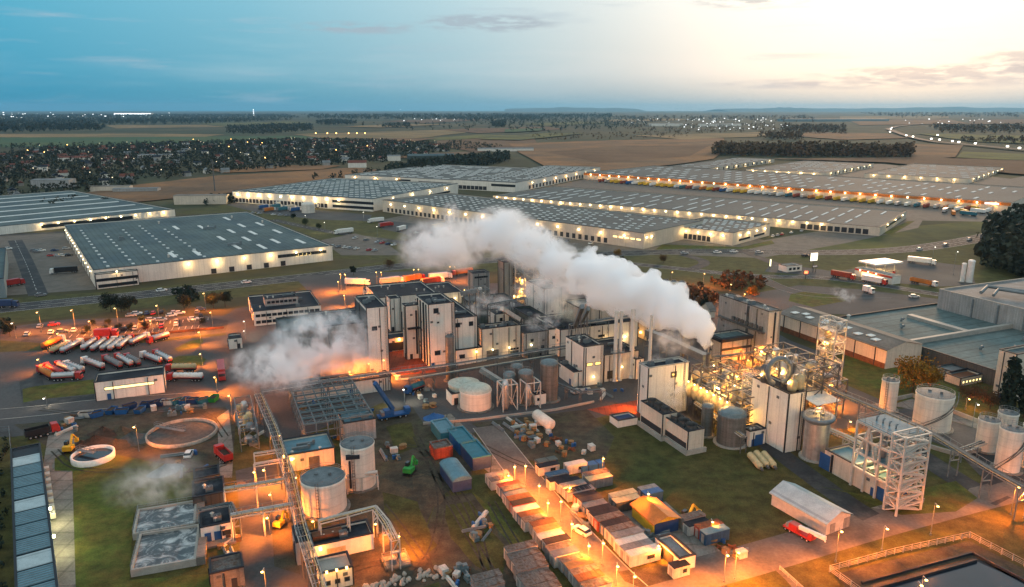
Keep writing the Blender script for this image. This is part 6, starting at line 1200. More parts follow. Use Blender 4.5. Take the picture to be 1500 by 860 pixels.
Z5 = [(750, 490), (805, 488), (885, 482), (885, 524), (885, 560), (950, 485), (985, 487), (965, 532), (965, 550), (1100, 465), (1100, 500), (1108, 524), (297, 550), (150, 603), (280, 593), (340, 588), (405, 582), (620, 580), (680, 575), (740, 570), (800, 560), (830, 524), (775, 528), (1080, 482), (940, 500), (560, 590), (460, 590), (720, 500), (840, 488), (220, 560), (1060, 520), (640, 585)]
for i, (x, y) in enumerate(Z5):
    c_ = CC[(i * 5) % 8]; car(x / 3.74, 330 + y / 3.74, 23 + (90 if i % 3 else 0) + random.uniform(-3, 3), c_, '%s car on the lit car park, %s column of spaces %s' % (CN[c_], ORD[min(19, int(x / 62))], ['near the trees', 'in the middle', 'at the kerb'][0 if y < 505 else 1 if y < 555 else 2]), 'cars on the lit car park')
for i, (x, y) in enumerate([(45, 133), (185, 143), (230, 143), (365, 132), (280, 170), (320, 172), (378, 168), (300, 142), (345, 170), (200, 150)]):
    c_ = CC[(i * 3) % 8]; car(x / 3.74, 330 + y / 3.74, 30 + random.uniform(-5, 5), c_, '%s car in the sandy lot by the teal-roofed warehouse, %s counting its %s row' % (CN[c_], ORD[i], 'upper' if y < 155 else 'lower'), 'cars in the sandy lot')
for i, (x, y, c_) in enumerate([(237, 427, 'white_paint'), (361, 415, 'white_paint'), (60, 434, 'grey_paint'), (1003, 372, 'silver_paint'), (1051, 371, 'white_paint'), (1075, 370, 'white_paint'), (1112, 371, 'silver_paint'), (1347, 366, 'white_paint'), (1385, 360, 'silver_paint'), (1420, 352, 'white_paint'), (1339, 436, 'white_paint'), (1180, 376, 'black_paint')]):
    car(x, y, hdg((x, y), (x + 10, y - (2 if x > 1300 and y < 400 else 1.4 if x < 900 else .3))), c_, '%s car driving on the %s road, %s seen from the left' % (CN[c_], 'dark highway' if x < 400 else 'ring', ORD[i]), 'cars on the road', 1.25)
car(852, 781, 130, 'white_paint', 'white car parked on the orange-lit road between the container rows'); car(277, 668, 100, 'white_paint', 'white van-like car by the drained round tank'); car(846, 576, 30, 'silver_paint', 'silver car on the grass below the control cube')
r = random.Random(4)
HLM = loft(MB(), [(-2.3, .9, .3, .9, 1.4), (2.3, .9, .3, .9, 1.0)]).box(2.31, -1.8, .3, 3.2, 1.8, 2.6, 1).data('distant_car', ['grey_paint', 'lamp_white'])
for k, (x, y) in enumerate([(765, 265), (760, 282), (848, 303), (885, 310), (985, 323), (1030, 328), (1100, 337), (1135, 342), (1225, 350), (1400, 367), (1465, 377), (1020, 301), (770, 258)]): 
    t = ob('distant_car', HLM, None, None, W(1100 + x / 3.74, 120 + y / 3.74) + Vector((0, 0, 4.4)), R(-105)); t.scale = (1.5,) * 3; tag(t, 'distant car with shining headlights on the far motorway', 'car', 'cars with headlights on the far motorway')
r = random.Random(77)
for k, (x, y) in enumerate([(478 + 9 * i, 361 + i * .9) for i in range(9)] + [(520 + 8 * i, 350 + i * 1.4) for i in range(8)] + [(602 + 9 * i, 341 + i * 1.1) for i in range(10)] + [(800 + 8 * i, 352 + i * .7) for i in range(9)] + [(1132 + 7 * i, 347 - i * 1.3) for i in range(7)] + [(360 + 10 * i, 312 + i * .8) for i in range(8)]):
    if r.random() < .22: continue
    c_ = CC[r.randrange(8)]; car(x + r.uniform(-1, 1), y, r.choice([58, 62, 240]), c_, '%s car in the car rows around the dotted warehouses' % CN[c_], 'cars around the dotted warehouses')
# ------------------------------------------------------------------ containers and huts
CM = {}
def container(C, ang, L, label, wall, roof, group=None, Wd=2.28, H=2.6, name='site_container', ridge_=None, door='F'):
    k = (round(L, 1), wall, roof, Wd, H)
    if k not in CM:
        b = MB().box(0, 0, .12, L, Wd, H, 0, top=False); rf = MB().box(-.04, -.04, H + .003, L + .04, Wd + .04, H + .12)
        for q in range(1, int(L / 1.2)): rf.box(q * 1.2 - .05, .05, H + .12, q * 1.2 + .05, Wd - .05, H + .16)
        d_ = MB().box(-.06, Wd * .28, .2, -.003, Wd * .72, H * .85); w_ = MB().box(L * .55, -.05, H * .4, L * .8, -.003, H * .75); CM[k] = (b.data('wall', [wall]), rf.data('roof', [roof]), d_.data('door', ['can_grey']), w_.data('window', ['glass']))
    t = thing(name, label, 'container', C, ang, group); t.scale = (1, 1, random.uniform(.93, 1.08)); a, b, c, d_ = CM[k]; ob('wall', a, None, t); ob('roof', b, None, t); ob('door', c, None, t)
    if wall == 'can_white': ob('window', d_, None, t)
    return t
def crow(near, far, L, walls, roofs, desc, group, n=None, ang=GA):
    A, B = W(*near), W(*far); n = n or max(1, round((B - A).length / 2.5)); d = (B - A).normalized() if n > 1 else uv(ang)[1]
    for i in range(n):
        q = A + d * 2.5 * i + uv(ang)[0] * random.uniform(-.25, .25); q.z = .09; wm, rm = walls[i % len(walls)], roofs[i % len(roofs)]
        container(q, ang, L, '%s container, %s from near end %s' % ({'can_white': 'white-walled', 'can_grey': 'grey', 'can_blue': 'blue', 'can_red': 'rust-red', 'dark_panel': 'dark'}[wm], ORD[i], desc), wm, rm, group)
GRP = 'site containers along the lit road'
crow((769, 781), (729, 724), 6, ['can_white', 'can_blue', 'can_white', 'can_red', 'can_grey'], ['roof_can', 'rust', 'galv_light', 'roof_dark', 'rust', 'can_blue', 'roof_can', 'can_red'], 'of the long row left of the lit road', GRP, 8)
crow((720, 720), (708, 707), 6, ['can_white'], ['roof_can', 'roof_grey'], 'of the pair topping the lit road', GRP, 2)
crow((812, 834), (778, 783), 6, ['can_white', 'can_grey'], ['can_blue', 'roof_can', 'roof_dark', 'galv_light', 'wood', 'rust'], 'of the second row left of the lit road', GRP, 6)
crow((856, 882), (822, 838), 6, ['can_white', 'can_grey'], ['roof_can', 'rust', 'roof_can', 'wood', 'roof_can'], 'of the bottom row left of the lit road', GRP, 5)
crow((775, 890), (744, 827), 7, ['can_white', 'can_grey'], ['roof_can'], 'of the weathered row at the bottom edge', GRP, 7); crow((700, 882), (690, 860), 6, ['can_grey'], ['roof_can'], 'of the small bottom pair beside the stone heap', GRP, 2)
crow((865, 767), (834, 730), 6, ['can_white', 'can_blue', 'can_white', 'can_red'], ['roof_dark', 'roof_grey', 'coping'], 'of the long row right of the lit road', GRP, 6); crow((832, 737), (815, 723), 6.5, ['can_white'], ['roof_dark', 'roof_grey'], 'of the upper row right of the lit road', GRP, 3)
crow((807, 720), (801, 709), 6, ['can_white', 'can_blue'], ['roof_dark', 'can_blue'], 'of the pair behind the topmost containers', GRP, 2); crow((790, 699), (786, 686), 6, ['can_white', 'dark_panel'], ['roof_dark', 'roof_teal'], 'of the topmost pair right of the lit road', GRP, 2)
crow((892, 797), (868, 771), 7, ['can_white', 'can_blue', 'can_red'], ['roof_can', 'roof_dark'], 'of the office row right of the lit road', GRP, 4); crow((924, 833), (895, 801), 7.5, ['can_white'], ['galv_light', 'roof_grey', 'galv_light', 'roof_grey'], 'of the white office block at the road bend', GRP, 4)
crow((863, 719), (846, 700), 7, ['can_grey', 'can_white'], ['lagging', 'roof_can'], 'of the tan block in the second row', GRP, 2); crow((903, 753), (890, 736), 7, ['dark_panel', 'can_white'], ['lagging'], 'of the dark pair below the tan block', GRP, 2); crow((832, 697), (828, 688), 6, ['can_white'], ['galv_light'], 'standing by the blue tarpaulin', GRP, 1)
crow((945, 741), (930, 722), 5, ['can_blue', 'can_blue'], ['blue_paint', 'can_grey'], 'of the blue pair at the lawn edge', GRP, 2); crow((1009, 787), (1000, 775), 6, ['can_white', 'can_grey'], ['roof_dark', 'roof_can'], 'of the pair beside the blue hut', GRP, 2); crow((1033, 801), (1021, 788), 6.5, ['can_blue', 'can_red'], ['tarp_blue', 'rust'], 'of the pair near the front road', GRP, 2)
crow((987, 850), (975, 838), 4, ['can_white'], ['roof_dark'], 'beside the flat grey shed at the road bend', GRP, 1)
t = bld('storage_shed', 'flat grey-roofed white shed at the road bend', (994, 838), xr=1019, D=9, H=3, wall='white_render', roof='roof_grey', cat='building'); el(t, 'gate', 'L', 2, 0, 5.5, 2.6, 'dock')
c = W(958, 786) + uv(GA)[1] * 9.5; t = bld('workshop_hut', 'hut with an orange-lit roof, yellow side wall and blue gable', c, ang=GA - 90, L=9.5, D=6.6, H=3.2, wall='yellow_paint', roof='orange_paint', ridge_=1.1, cat='hut'); el(t, 'gable_panel', 'R', .05, .1, 6.5, 3.05, 'navy_paint', .1)  # orange lamplight on the roof is put into its paint
def hallbox(C, xr, D, H, wall, roof, label):
    t = bld('storage_hall', label, C, xr=xr, D=D, H=H, wall=wall, roof=roof, cat='container', par=.1, cope=roof); L, D, H = dims(t); el(t, 'door', 'F', L * .12, .1, L * .76, H * .78, wall, .1); return t
hallbox((693, 690), 719, 11, 3.5, 'navy_paint', 'teal_paint', 'dark blue storage block with teal top, nearest of the three blue ones'); hallbox((673, 667), 697, 11, 3.4, 'blue_paint', 'teal_paint', 'blue storage block with teal top, middle of the three blue ones'); hallbox((646, 650), 670, 10, 3.1, 'teal_paint', 'tarp_blue', 'teal storage block, farthest of the three blue ones'); hallbox((637, 674), 663, 5, 3.2, 'can_red', 'roof_can', 'brick-red storage box left of the blue blocks')
c = W(664, 722) + uv(GA)[1] * 11; t = thing('arched_hall', 'storage tent with a pale arched roof and dark blue walls, left of the containers', 'tent', c, GA - 90); Lh, Wh = 11, 5
ob('wall', MB().box(0, 0, 0, Lh, Wh, 3, top=False), 'navy_paint', t); a_ = MB(); P = [(Wh / 2 - (Wh / 2 + .15) * math.cos(k * math.pi / 8), 3 + 1.2 * math.sin(k * math.pi / 8)) for k in range(9)]
a_.add([(x, y, z) for x in (-.2, Lh + .2) for y, z in P], [(k, k + 1, 9 + k + 1, 9 + k) for k in range(8)] + [tuple(reversed(range(9))), tuple(range(9, 18))]); ob('roof', a_, 'tarp_blue', t)
c = W(1209, 785) + uv(29)[1] * 16; c.z = .02; t = bld('storage_tent', 'large white tent hall with a gabled pale roof on the lawn beside the front road', c, ang=-61, L=16, D=8.2, H=3.2, wall='galv_light', roof='tarp', ridge_=1.8, cat='tent'); L, D, H = dims(t); el(t, 'gate', 'R', 1.4, .1, 1.6, 2.4, 'can_grey'); el(t, 'gate', 'R', 6, .1, 2., 2.6, 'can_grey')
t = thing('tarpaulin_stack', 'stack under a blue tarpaulin behind the topmost containers', 'tarpaulin', W(852, 694), GA); ob('cover', MB().prism([(0, 0), (7, 0), (7, 2.4), (0, 2.4)], 0, 1.9), 'blue_paint', t); ob('strap', MB().box(2, -.05, 0, 2.2, 2.45, 1.95).box(5, -.05, 0, 5.2, 2.45, 1.95), 'black_paint', t)
# skips in a row below the garage
SK = MB(); SK.add([(-1.6, -1, 0), (1.6, -1, 0), (1.6, 1, 0), (-1.6, 1, 0), (-2.1, -1.1, 1.6), (2.1, -1.1, 1.6), (2.1, 1.1, 1.6), (-2.1, 1.1, 1.6)], [(0, 1, 5, 4), (1, 2, 6, 5), (2, 3, 7, 6), (3, 0, 4, 7), (3, 2, 1, 0)])
SKD = {c_: SK.data('bin', [c_]) for c_ in ('navy_paint', 'blue_paint', 'teal_paint', 'green_paint', 'can_white')}; FIL = MB().box(-1.85, -1.04, 1.15, 1.85, 1.04, 1.25).data('load', ['soil'])
for i, (x, y, c_) in enumerate([(590, 330, 'can_white'), (660, 330, 'blue_paint'), (765, 305, 'blue_paint'), (835, 308, 'blue_paint'), (890, 275, 'navy_paint'), (960, 300, 'blue_paint'), (1010, 262, 'navy_paint'), (1060, 256, 'navy_paint'), (1105, 250, 'navy_paint'), (1150, 246, 'can_white'), (1215, 240, 'teal_paint'), (1265, 238, 'blue_paint'), (1320, 236, 'navy_paint'), (1390, 236, 'teal_paint'), (1465, 222, 'green_paint')]):
    t = thing('skip', '%s waste skip, %s from the left in the row below the garage' % (c_.split('_')[0].replace('can', 'white') if c_ != 'can_white' else 'white', ORD[i]), 'skip', W(x / 4.675, 540 + y / 4.675) + Vector((0, 0, .1)), 8 + (i % 3) * 40); ob('bin', SKD[c_], None, t); ob('load', FIL, None, t)
# ------------------------------------------------------------------ machines
def excav(px, py, ang, col, label, boom=6, s_=1.):
    t = thing('excavator', label, 'excavator', W(px, py), ang); t.scale = (s_,) * 3
    for y in (-1., 1.): ob('track', loft(MB(), [(-1.9, .25, .3, .25, .6), (-1.5, .25, 0, .25, .9), (1.5, .25, 0, .25, .9), (1.9, .25, .3, .25, .6)]), 'black_paint', t, (0, y, 0))
    ob('body', MB().box(-1.8, -1.2, .95, 1., 1.2, 2.).box(-1.9, -1.1, 2., -.6, 1.1, 2.3), col, t); ob('cab', MB().box(0, .3, 2., 1.3, 1.2, 3.1), 'glass', t)
    ob('boom', MB().bar((.8, -.2, 1.8), (boom * .55, -.2, 4.2), .5).bar((boom * .55, -.2, 4.2), (boom, -.2, 2.), .4).box(boom - .4, -.7, .9, boom + .5, .3, 2.), col, t)
excav(102, 662, 100, 'yellow_paint', 'yellow excavator beside the small white-rimmed clarifier', 5); excav(1003, 768, 40, 'yellow_paint', 'yellow loader digging at the lawn edge by the blue hut', 5); excav(600, 694, 75, 'green_paint', 'bright green machine on the dirt right of the white tanks', 4); excav(410, 772, 75, 'yellow_paint', 'yellow digger in the orange-lit yard under the racks', 4, .8)
def crane(px, py, ang, label, col, tip, tz, s_=1., cat='crane'):
    t = thing('mobile_crane', label, cat, W(px, py), ang); ob('carrier', MB().box(-5, -1.3, .9, 5, 1.3, 1.5).box(3.8, -1.2, 1.5, 5.4, 1.2, 2.9), col, t); ob('house', MB().box(-3, -1.2, 1.52, 0, 1.2, 3.2), col, t); ob('counterweight', MB().box(-4, -1.3, 1.52, -3.02, 1.3, 2.8), 'grey_paint', t)
    for x in (-4, -2.4, 2., 3.8):
        for y in (-1.05, 1.05): ob('wheel', WT, None, t, (x, y, .52))
    B = t.location + Vector((0, 0, 3)); T = tip if isinstance(tip, Vector) else W(tip[0], tip[1], tz); m = Matrix.Rotation(-R(ang), 3, 'Z'); q = m @ (T - t.location); ob('boom', MB().bar((0, 0, 2.8), tuple(q), .9, 0, 1.2).bar(tuple(q * .98), tuple(q + Vector((.0, 0, -1.2))), .3), col, t); return t
crane(576, 612, 25, 'blue mobile crane with raised boom by the steel skeleton', 'blue_paint', (549, 561), 15, ); ct = crane(1170, 784, -58, 'white and red crane lorry with lowered boom beside the tent hall', 'red_paint', W(1170, 784) + Vector((math.cos(R(-58)) * 9, math.sin(R(-58)) * 9, 3.6)), 0)
for c_ in ct.children:
    if c_.name.startswith('boom'): c_.data.materials[0] = MATS['white_paint']
ct.scale = (.75, .75, .75)
t = truck((596, 578), (618, 570), 'tank', 'teal_paint', 'blue_paint', 'blue tank lorry by the covered pipe bridge', Lfix=9)
t = thing('horizontal_tank', 'big white tank lying on saddles among stored material', 'tank', W(796, 624), hdg((784, 616), (808, 634))); ml = MB().lathe([(.01, -5), (1.2, -4.9), (1.75, -4.3), (1.75, 4.3), (1.2, 4.9), (.01, 5)], 24); ml.v = [(z, x, y + 2.1) for x, y, z in ml.v]; ml.f = [list(reversed(f)) for f in ml.f]; ob('shell', ml, 'tank_white', t); ob('saddle', MB().box(-3, -1.2, 0, -2.4, 1.2, .9), 'concrete', t); ob('saddle', MB().box(2.4, -1.2, 0, 3, 1.2, .9), 'concrete', t)
for k, (x, y) in enumerate(((1107, 681), (1116, 678), (1127, 679))):
    t = thing('pipe_section', 'thick cream lagged pipe lying on the lawn, %s of three' % ['left', 'middle', 'right'][k], 'pipe', W(x, y), hdg((x - 8, y - 10), (x + 8, y + 9))); t_ = MB().tube([(-4.2, 0, .95), (2.6, 0, .95), (3.4, 0, .8)], [.95, .95, .6], 14); ob('jacket', t_, 'lagging', t); ob('stub', MB().tube([(3.4, 0, .8), (4.6, 0, .8)], .4, 10), 'steel_dark', t)
# heaps of soil and gravel
def heap(px, py, rx, h, mat, label, seed):
    r = random.Random(seed); mb = MB(); n, k = 26, 8; a = []
    for j in range(k + 1):
        for i in range(n):
            f = j / k; q = 1 + .22 * noise.noise(Vector((math.cos(i / n * 6.283) * 1.4, math.sin(i / n * 6.283) * 1.4, seed))); a.append((rx * f * q * math.cos(i / n * 6.283), rx * .7 * f * q * math.sin(i / n * 6.283), max(0, h * (1 - f) ** 1.2 * (1 + .35 * noise.noise(Vector((i * .9, j * .8, seed)))))))
    mb.add(a, [(j * n + i, j * n + (i + 1) % n, (j + 1) * n + (i + 1) % n, (j + 1) * n + i) for j in range(k) for i in range(n)], 0, True); mb.f = [list(reversed(f)) for f in mb.f]; tag(ob('heap', mb, mat, None, W(px, py), r.uniform(0, 3)), label, 'heap')
heap(140, 650, 6, 2.6, 'soil', 'dark brown soil heap between the excavator and the lamp pole', 1); heap(152, 636, 5, 2.4, 'soil', 'darkest soil heap at the yard road edge', 2); heap(194, 645, 6, 2.6, 'gravel', 'grey gravel heap behind the lamp pole', 3); heap(171, 653, 6, 2., 'dirt', 'reddish soil heap in front of the grey gravel', 4); heap(120, 655, 5, 2., 'soil', 'low soil heap nearest the yellow excavator', 5); heap(178, 632, 4, 1.6, 'dirt', 'small flat earth heap behind the others', 6)
heap(243, 690, 5, 2., 'teal_steel', 'green covered mound beside the white van', 7); heap(635, 612, 4, 1.6, 'blue_paint', 'blue tarpaulin heap at the paved strip', 8)
# stored material, stones, pallets
STN = []
for k in range(4):
    mb = MB().lathe([(.01, 0), (.8, .1), (.95, .5), (.6, 1.), (.01, 1.1)], 7, smooth=False); mb.v = [(x * (1 + .3 * noise.noise(Vector((x, y, z + k * 7)) * 1.3)), y * .8, z * (1 + .3 * noise.noise(Vector((y, x, k * 3.)))) ) for x, y, z in mb.v]; STN.append(mb.data('stone_block', ['stone']))
r = random.Random(12)
for k in range(64):
    f = r.random(); x, y = 533 + 118 * f, 862 - 24 * f + r.uniform(-1, 1) * (4 + 7 * f); o = ob('stone_block', STN[k % 4], None, None, W(x, y), r.uniform(0, 6)); s_ = r.uniform(.35, .75); o.scale = (s_,) * 3; tag(o, 'pale rubble block in the heap along the bottom edge', 'stone', 'rubble blocks along the bottom edge')
PAL = [('pallet_stack', 'wood', MB().box(-.6, -.5, 0, .6, .5, 1.1).box(-.65, -.55, 1.1, .65, .55, 1.2), 'wooden pallet stack'), ('steel_bundle', 'galv', MB().tube([(-3, -.2, .2), (3, -.2, .2)], .2, 6).tube([(-3, .25, .2), (3, .25, .2)], .2, 6).tube([(-3, 0, .55), (3, 0, .55)], .2, 6), 'bundle of grey steel pipes'), ('crate', 'can_white', MB().box(-.9, -.7, 0, .9, .7, 1.3).box(-.95, -.75, 1.3, .95, .75, 1.4), 'pale crate'), ('cable_drum', 'wood', MB().cyl(0, 0, 0, .15, 1.).cyl(0, 0, .15, .8, .5).cyl(0, 0, .8, .95, 1.), 'wooden cable drum'), ('machine_block', 'teal_steel', MB().box(-1.2, -.6, 0, 1.2, .6, .9).cyl(-.4, 0, .9, 1.7, .5).box(.3, -.4, .9, 1.1, .4, 1.3), 'teal machine part'), ('scrap_piece', 'rust', MB().box(-1.4, -.15, 0, 1.4, .15, .3).box(-.2, -1.1, .3, .1, 1.1, .6).tube([(-1, -.8, .2), (.4, .8, .9)], .18, 6), 'rusty scrap piece'), ('beam_stack', 'galv_light', MB().box(-3.2, -.4, 0, 3.2, -.2, .3).box(-3.2, .0, 0, 3.2, .2, .3).box(-3., .35, 0, 3., .55, .3).box(-3.1, -.2, .3, 3.1, .3, .55), 'stack of pale beams'), ('drum', 'blue_paint', MB().cyl(0, 0, 0, .9, .32, n=10).cyl(.7, .1, 0, .9, .32, n=10), 'pair of blue drums')]
PD_ = [(nm, p[2].data(nm, [p[1]]), p[3]) for p in PAL for nm in [p[0]]]
ZONES = [([(722, 625), (770, 612), (820, 640), (880, 660), (850, 676), (760, 650)], 46, 'in the cluttered store beyond the blue blocks'), ([(692, 748), (712, 756), (728, 790), (690, 800)], 11, 'in the strip left of the container row'), ([(648, 838), (690, 828), (698, 856), (660, 862)], 12, 'beside the stone heap at the bottom edge'), ([(90, 618), (112, 608), (112, 632), (70, 638)], 9, 'in the left yard by the flatbed lorry'), ([(560, 655), (590, 648), (598, 678), (560, 680)], 9, 'on the dirt right of the white tanks'), ([(345, 596), (372, 592), (380, 655), (355, 655)], 10, 'under the pale steel frame'), ([(205, 603), (300, 594), (310, 602), (215, 614)], 10, 'along the yard road above the drained tank'), ([(1040, 790), (1080, 798), (1105, 815), (1060, 822)], 9, 'by the blue hut at the front road'), ([(850, 568), (930, 560), (935, 580), (870, 585)], 9, 'on the grass below the pale stacks'), ([(600, 570), (640, 566), (646, 600), (612, 606)], 9, 'by the blue crane'), ([(910, 790), (960, 780), (975, 800), (920, 808)], 7, 'in front of the orange-lit hut'), ([(1010, 770), (1060, 700), (1070, 710), (1030, 780)], 0, ''), ([(830, 735), (845, 745), (862, 775), (848, 772)], 6, 'on the verge of the container road'), ([(430, 585), (548, 580), (540, 640), (452, 650)], 14, 'inside the steel skeleton'), ([(1000, 520), (1040, 545), (1060, 600), (1010, 590)], 12, 'among the process frames'), ([(560, 545), (600, 540), (625, 560), (590, 575)], 6, 'outside the courtyard'), ([(250, 668), (300, 660), (312, 690), (262, 700)], 6, 'by the white van'), ([(320, 800), (350, 790), (356, 830), (330, 838)], 8, 'beside the pump house path')]
r = random.Random(21)
for px_, n_, where in ZONES:
    if not n_: continue
    A_ = scatter(px_, 1.9, n_, 1.); r.shuffle(A_)
    for (x, y) in A_[:n_]:
        nm, me, lab = r.choice(PD_); o = ob(nm, me, None, None, (x, y, .08), r.choice([.4, 1.97, .3, 2.1, 1.2])); s_ = r.uniform(.75, 1.25); o.scale = (s_,) * 3; tag(o, lab + ' stored ' + where, nm.replace('_', ' '), 'material stored ' + where)
# fences, lagoon
def fence(pts, label, h=1.4, step=2.5, mat='stone', name='fence'):
    P = [W(*p) for p in pts]; t = thing(name, label, 'fence', P[0]); o = P[0]; m = MB(); pm = MB().box(-.09, -.09, 0, .09, .09, h).data('post', [mat])
    for a, b in zip(P, P[1:]):
        a, b = a - o, b - o; k = max(1, round((b - a).length / step))
        for j in range(k): ob('post', pm, None, t, a.lerp(b, j / k))
        for z in (.35, .7, 1.05, h - .05): m.bar(a + Vector((0, 0, z)), b + Vector((0, 0, z)), .07)
    ob('rail', m, mat, t)
fence([(1262, 872), (1215, 838), (1310, 812), (1420, 788), (1500, 830), (1540, 850)], 'pale post-and-rail fence round the dark lagoon', 1.6)
area('lagoon_bank', [(1222, 842), (1420, 793), (1560, 866), (1560, 930), (1270, 900)], .11, 'mud'); area('water', [(1285, 862), (1432, 824), (1560, 880), (1560, 930), (1330, 930)], .13, 'water_dark'); area('lagoon_liner', [(1272, 858), (1430, 818), (1540, 876), (1560, 890), (1560, 880), (1432, 824), (1285, 862)], .125, 'liner')
m = MB()
for a, b in (((1262, 856), (1424, 812)), ((1275, 866), (1430, 823)), ((1424, 812), (1530, 868))): m.bar(W(*a) + Vector((0, 0, .35)), W(*b) + Vector((0, 0, .35)), .5, 0, .6)
tag(ob('lagoon_wall', m, 'coping', None), 'low dark concrete edging round the lagoon water', 'wall')
fence([(-60, 640), (14, 632), (16, 660)], 'wire fence at the far end of the ribbed shed', 1.8, 4, 'galv'); fence([(1142, 835), (1180, 870)], 'short low fence by the path in the lower right grass', 1., 2.5, 'stone')
strip('path', [(1138, 832), (1160, 852), (1185, 885)], 1.8, .09, 'paving'); strip('path', [(1262, 598), (1300, 590), (1380, 610)], 2, .08, 'concrete')
def wall_line(pts, h, th, mat, label):
    m = MB(); P = [W(*p) for p in pts]
    for a, b in zip(P, P[1:]): m.bar(a + Vector((0, 0, h / 2)), b + Vector((0, 0, h / 2)), th, 0, h)
    tag(ob('boundary_wall', m, mat, None), label, 'wall')
wall_line([(1310, 628), (1340, 650), (1400, 668), (1450, 660)], 1.2, .5, 'coping_light', 'low pale bund wall round the big white tank'); wall_line([(1308, 588), (1336, 582), (1452, 628)], 1.4, .4, 'coping_light', 'long pale wall behind the big white tank'); wall_line([(620, 622), (700, 616), (812, 602), (870, 590)], .8, .4, 'coping_light', 'low kerb wall in front of the silo group'); wall_line([(112, 500), (200, 493), (328, 481)], 1.0, .4, 'rust', 'low brick wall between car park and tanker yard')
# filling station, signs
t = bld('filling_station', 'filling station shop with a lit yellow front and flat pale roof', (1306, 417), xr=1320, D=26, H=4.5, wall='white_render', roof='roof_grey', cat='building', cope='coping_light'); L, D, H = dims(t); el(t, 'shop_front', 'L', D * .45, .4, D * .35, 3.2, 'lit_window'); walllamps(t, 'L', 3, .3, .95, 4., 'lamp_warm', YEL, 1500, .5, 2); el(t, 'fascia', 'L', 0, 3.4, D, 1., 'red_paint', .15)
t = thing('canopy', 'glowing flat canopy of the filling station on posts', 'canopy', W(1282, 402), GA); ob('roof', MB().box(0, 0, 5, 22, 13, 5.9), 'white_paint', t)
for x in (3, 11, 19):
    for y in (3, 10): ob('post', MB().box(x - .2, y - .2, 0, x + .2, y + .2, 5), 'galv_light', t)
for x, y in ((4, 3), (11, 6), (18, 9)): lo = ob('canopy_lamp', MB().box(-.6, -.6, -.15, .6, .6, 0), 'lamp_warm', t, (x, y, 4.98)); light((0, 0, -.4), WARM, 2600, lo, .4)
for k, (px, py) in enumerate(((1295, 408), (1310, 402))): t = thing('fuel_pump', ['fuel pump under the canopy, left one', 'fuel pump under the canopy, right one'][k], 'pump', W(px, py), GA); ob('body', MB().box(0, 0, 0, .8, 1.4, 1.9), 'red_paint', t); ob('display', MB().box(-.05, .2, 1.2, -.003, 1.2, 1.7), 'glass', t)
def sign(px, pyb, wd, z0, z1, mat, label, ang, posts=2, nm='billboard'):
    t = thing(nm, label, 'sign', W(px, pyb), ang); ob('panel', MB().box(-wd / 2, 0, z0, wd / 2, .5, z1), 'frame_dark', t); ob('poster', MB().box(-wd / 2 + .3, -.06, z0 + .3, wd / 2 - .3, -.003, z1 - .3), mat, t)
    for k in range(posts): ob('post', MB().box((k - (posts - 1) / 2) * wd * .5 - .2, .1, 0, (k - (posts - 1) / 2) * wd * .5 + .2, .4, z0), 'steel_dark', t)
sign(1191, 392, 6, 4, 9.5, M('poster_lit', (.8, .75, .7), .5, var=0, emit=(1., .85, .6), es=1.1).name, 'lit white billboard on a post by the roundabout', 20, 1); sign(1128, 392, 1.6, .6, 5.5, M('pylon_lit', (.8, .8, .5), .5, var=0, emit=(1, .9, .55), es=1.2).name, 'slim glowing price pylon on the grass', 10, 1, 'pylon_sign'); sign(1193, 399, 3.4, 3, 4.4, 'white_paint', 'small white sign board below the billboard', 10, 2, 'sign_board'); sign(1180, 408, 2.6, 2.6, 4.6, 'lamp_red', 'red lit sign at the filling station drive', 0, 1, 'sign_board'); sign(882, 385, 12, .6, 3.6, 'white_paint', 'white hoarding beside the side road near the plume', 15, 2, 'hoarding')
t = bld('kiosk', 'small white kiosk with a flat roof left of the red sign', (1152, 399), xr=1175, D=7, H=3.6, wall='white_render', roof='roof_grey', cat='building'); row(t, 'window', 'F', 3, .1, .9, 1, 2, 1.5, G2)
t = bld('gate_house', 'brightly lit small gatehouse with white roof beside the plume', (884, 388), xr=900, D=5, H=3, wall='cream_panel', roof='coping_light', cat='building'); walllamps(t, 'F', 2, .1, .9, 3.6, 'lamp_warm', YEL, 900, .4)
for k, (px, pyb, yt, lab) in enumerate(((372, 169.5, 130, 'tall radio mast with white lights on the left horizon'), (587, 163.4, 150, 'short transmitter mast on the horizon right of the radio mast'))):
    o = W(px, pyb + 1.4); t = thing('radio_mast', lab, 'mast', o); Hm = fitH(o, yt); Hm = min(Hm, 330); s_ = 4. if k == 0 else 3.; m = MB()
    for a in range(3): m.bar((s_ * math.cos(a * 2.094), s_ * math.sin(a * 2.094), 0), (s_ * .7 * math.cos(a * 2.094), s_ * .7 * math.sin(a * 2.094), Hm), .8)
    for j in range(16): m.bar((s_, 0, Hm * j / 16), (-s_ * .5, s_ * .8, Hm * (j + 1) / 16), .5)
    ob('lattice', m, 'galv', t)
    for f in ((.18, .4, .62, .8, .99) if k == 0 else (.99,)): ob('beacon', MB().box(-4, -4, -4, 4, 4, 4), "white_glow_far", t, (0, -4, Hm * f))
t = thing('pole_mast', 'slim dark mast between the fields and the dotted warehouse', 'mast', W(315, 281)); ob('pole', MB().cyl(0, 0, 0, 38, .9, .5, 8), 'steel_dark', t); ob('platform', MB().cyl(0, 0, 33, 34, 1.5, n=8), 'steel_dark', t)
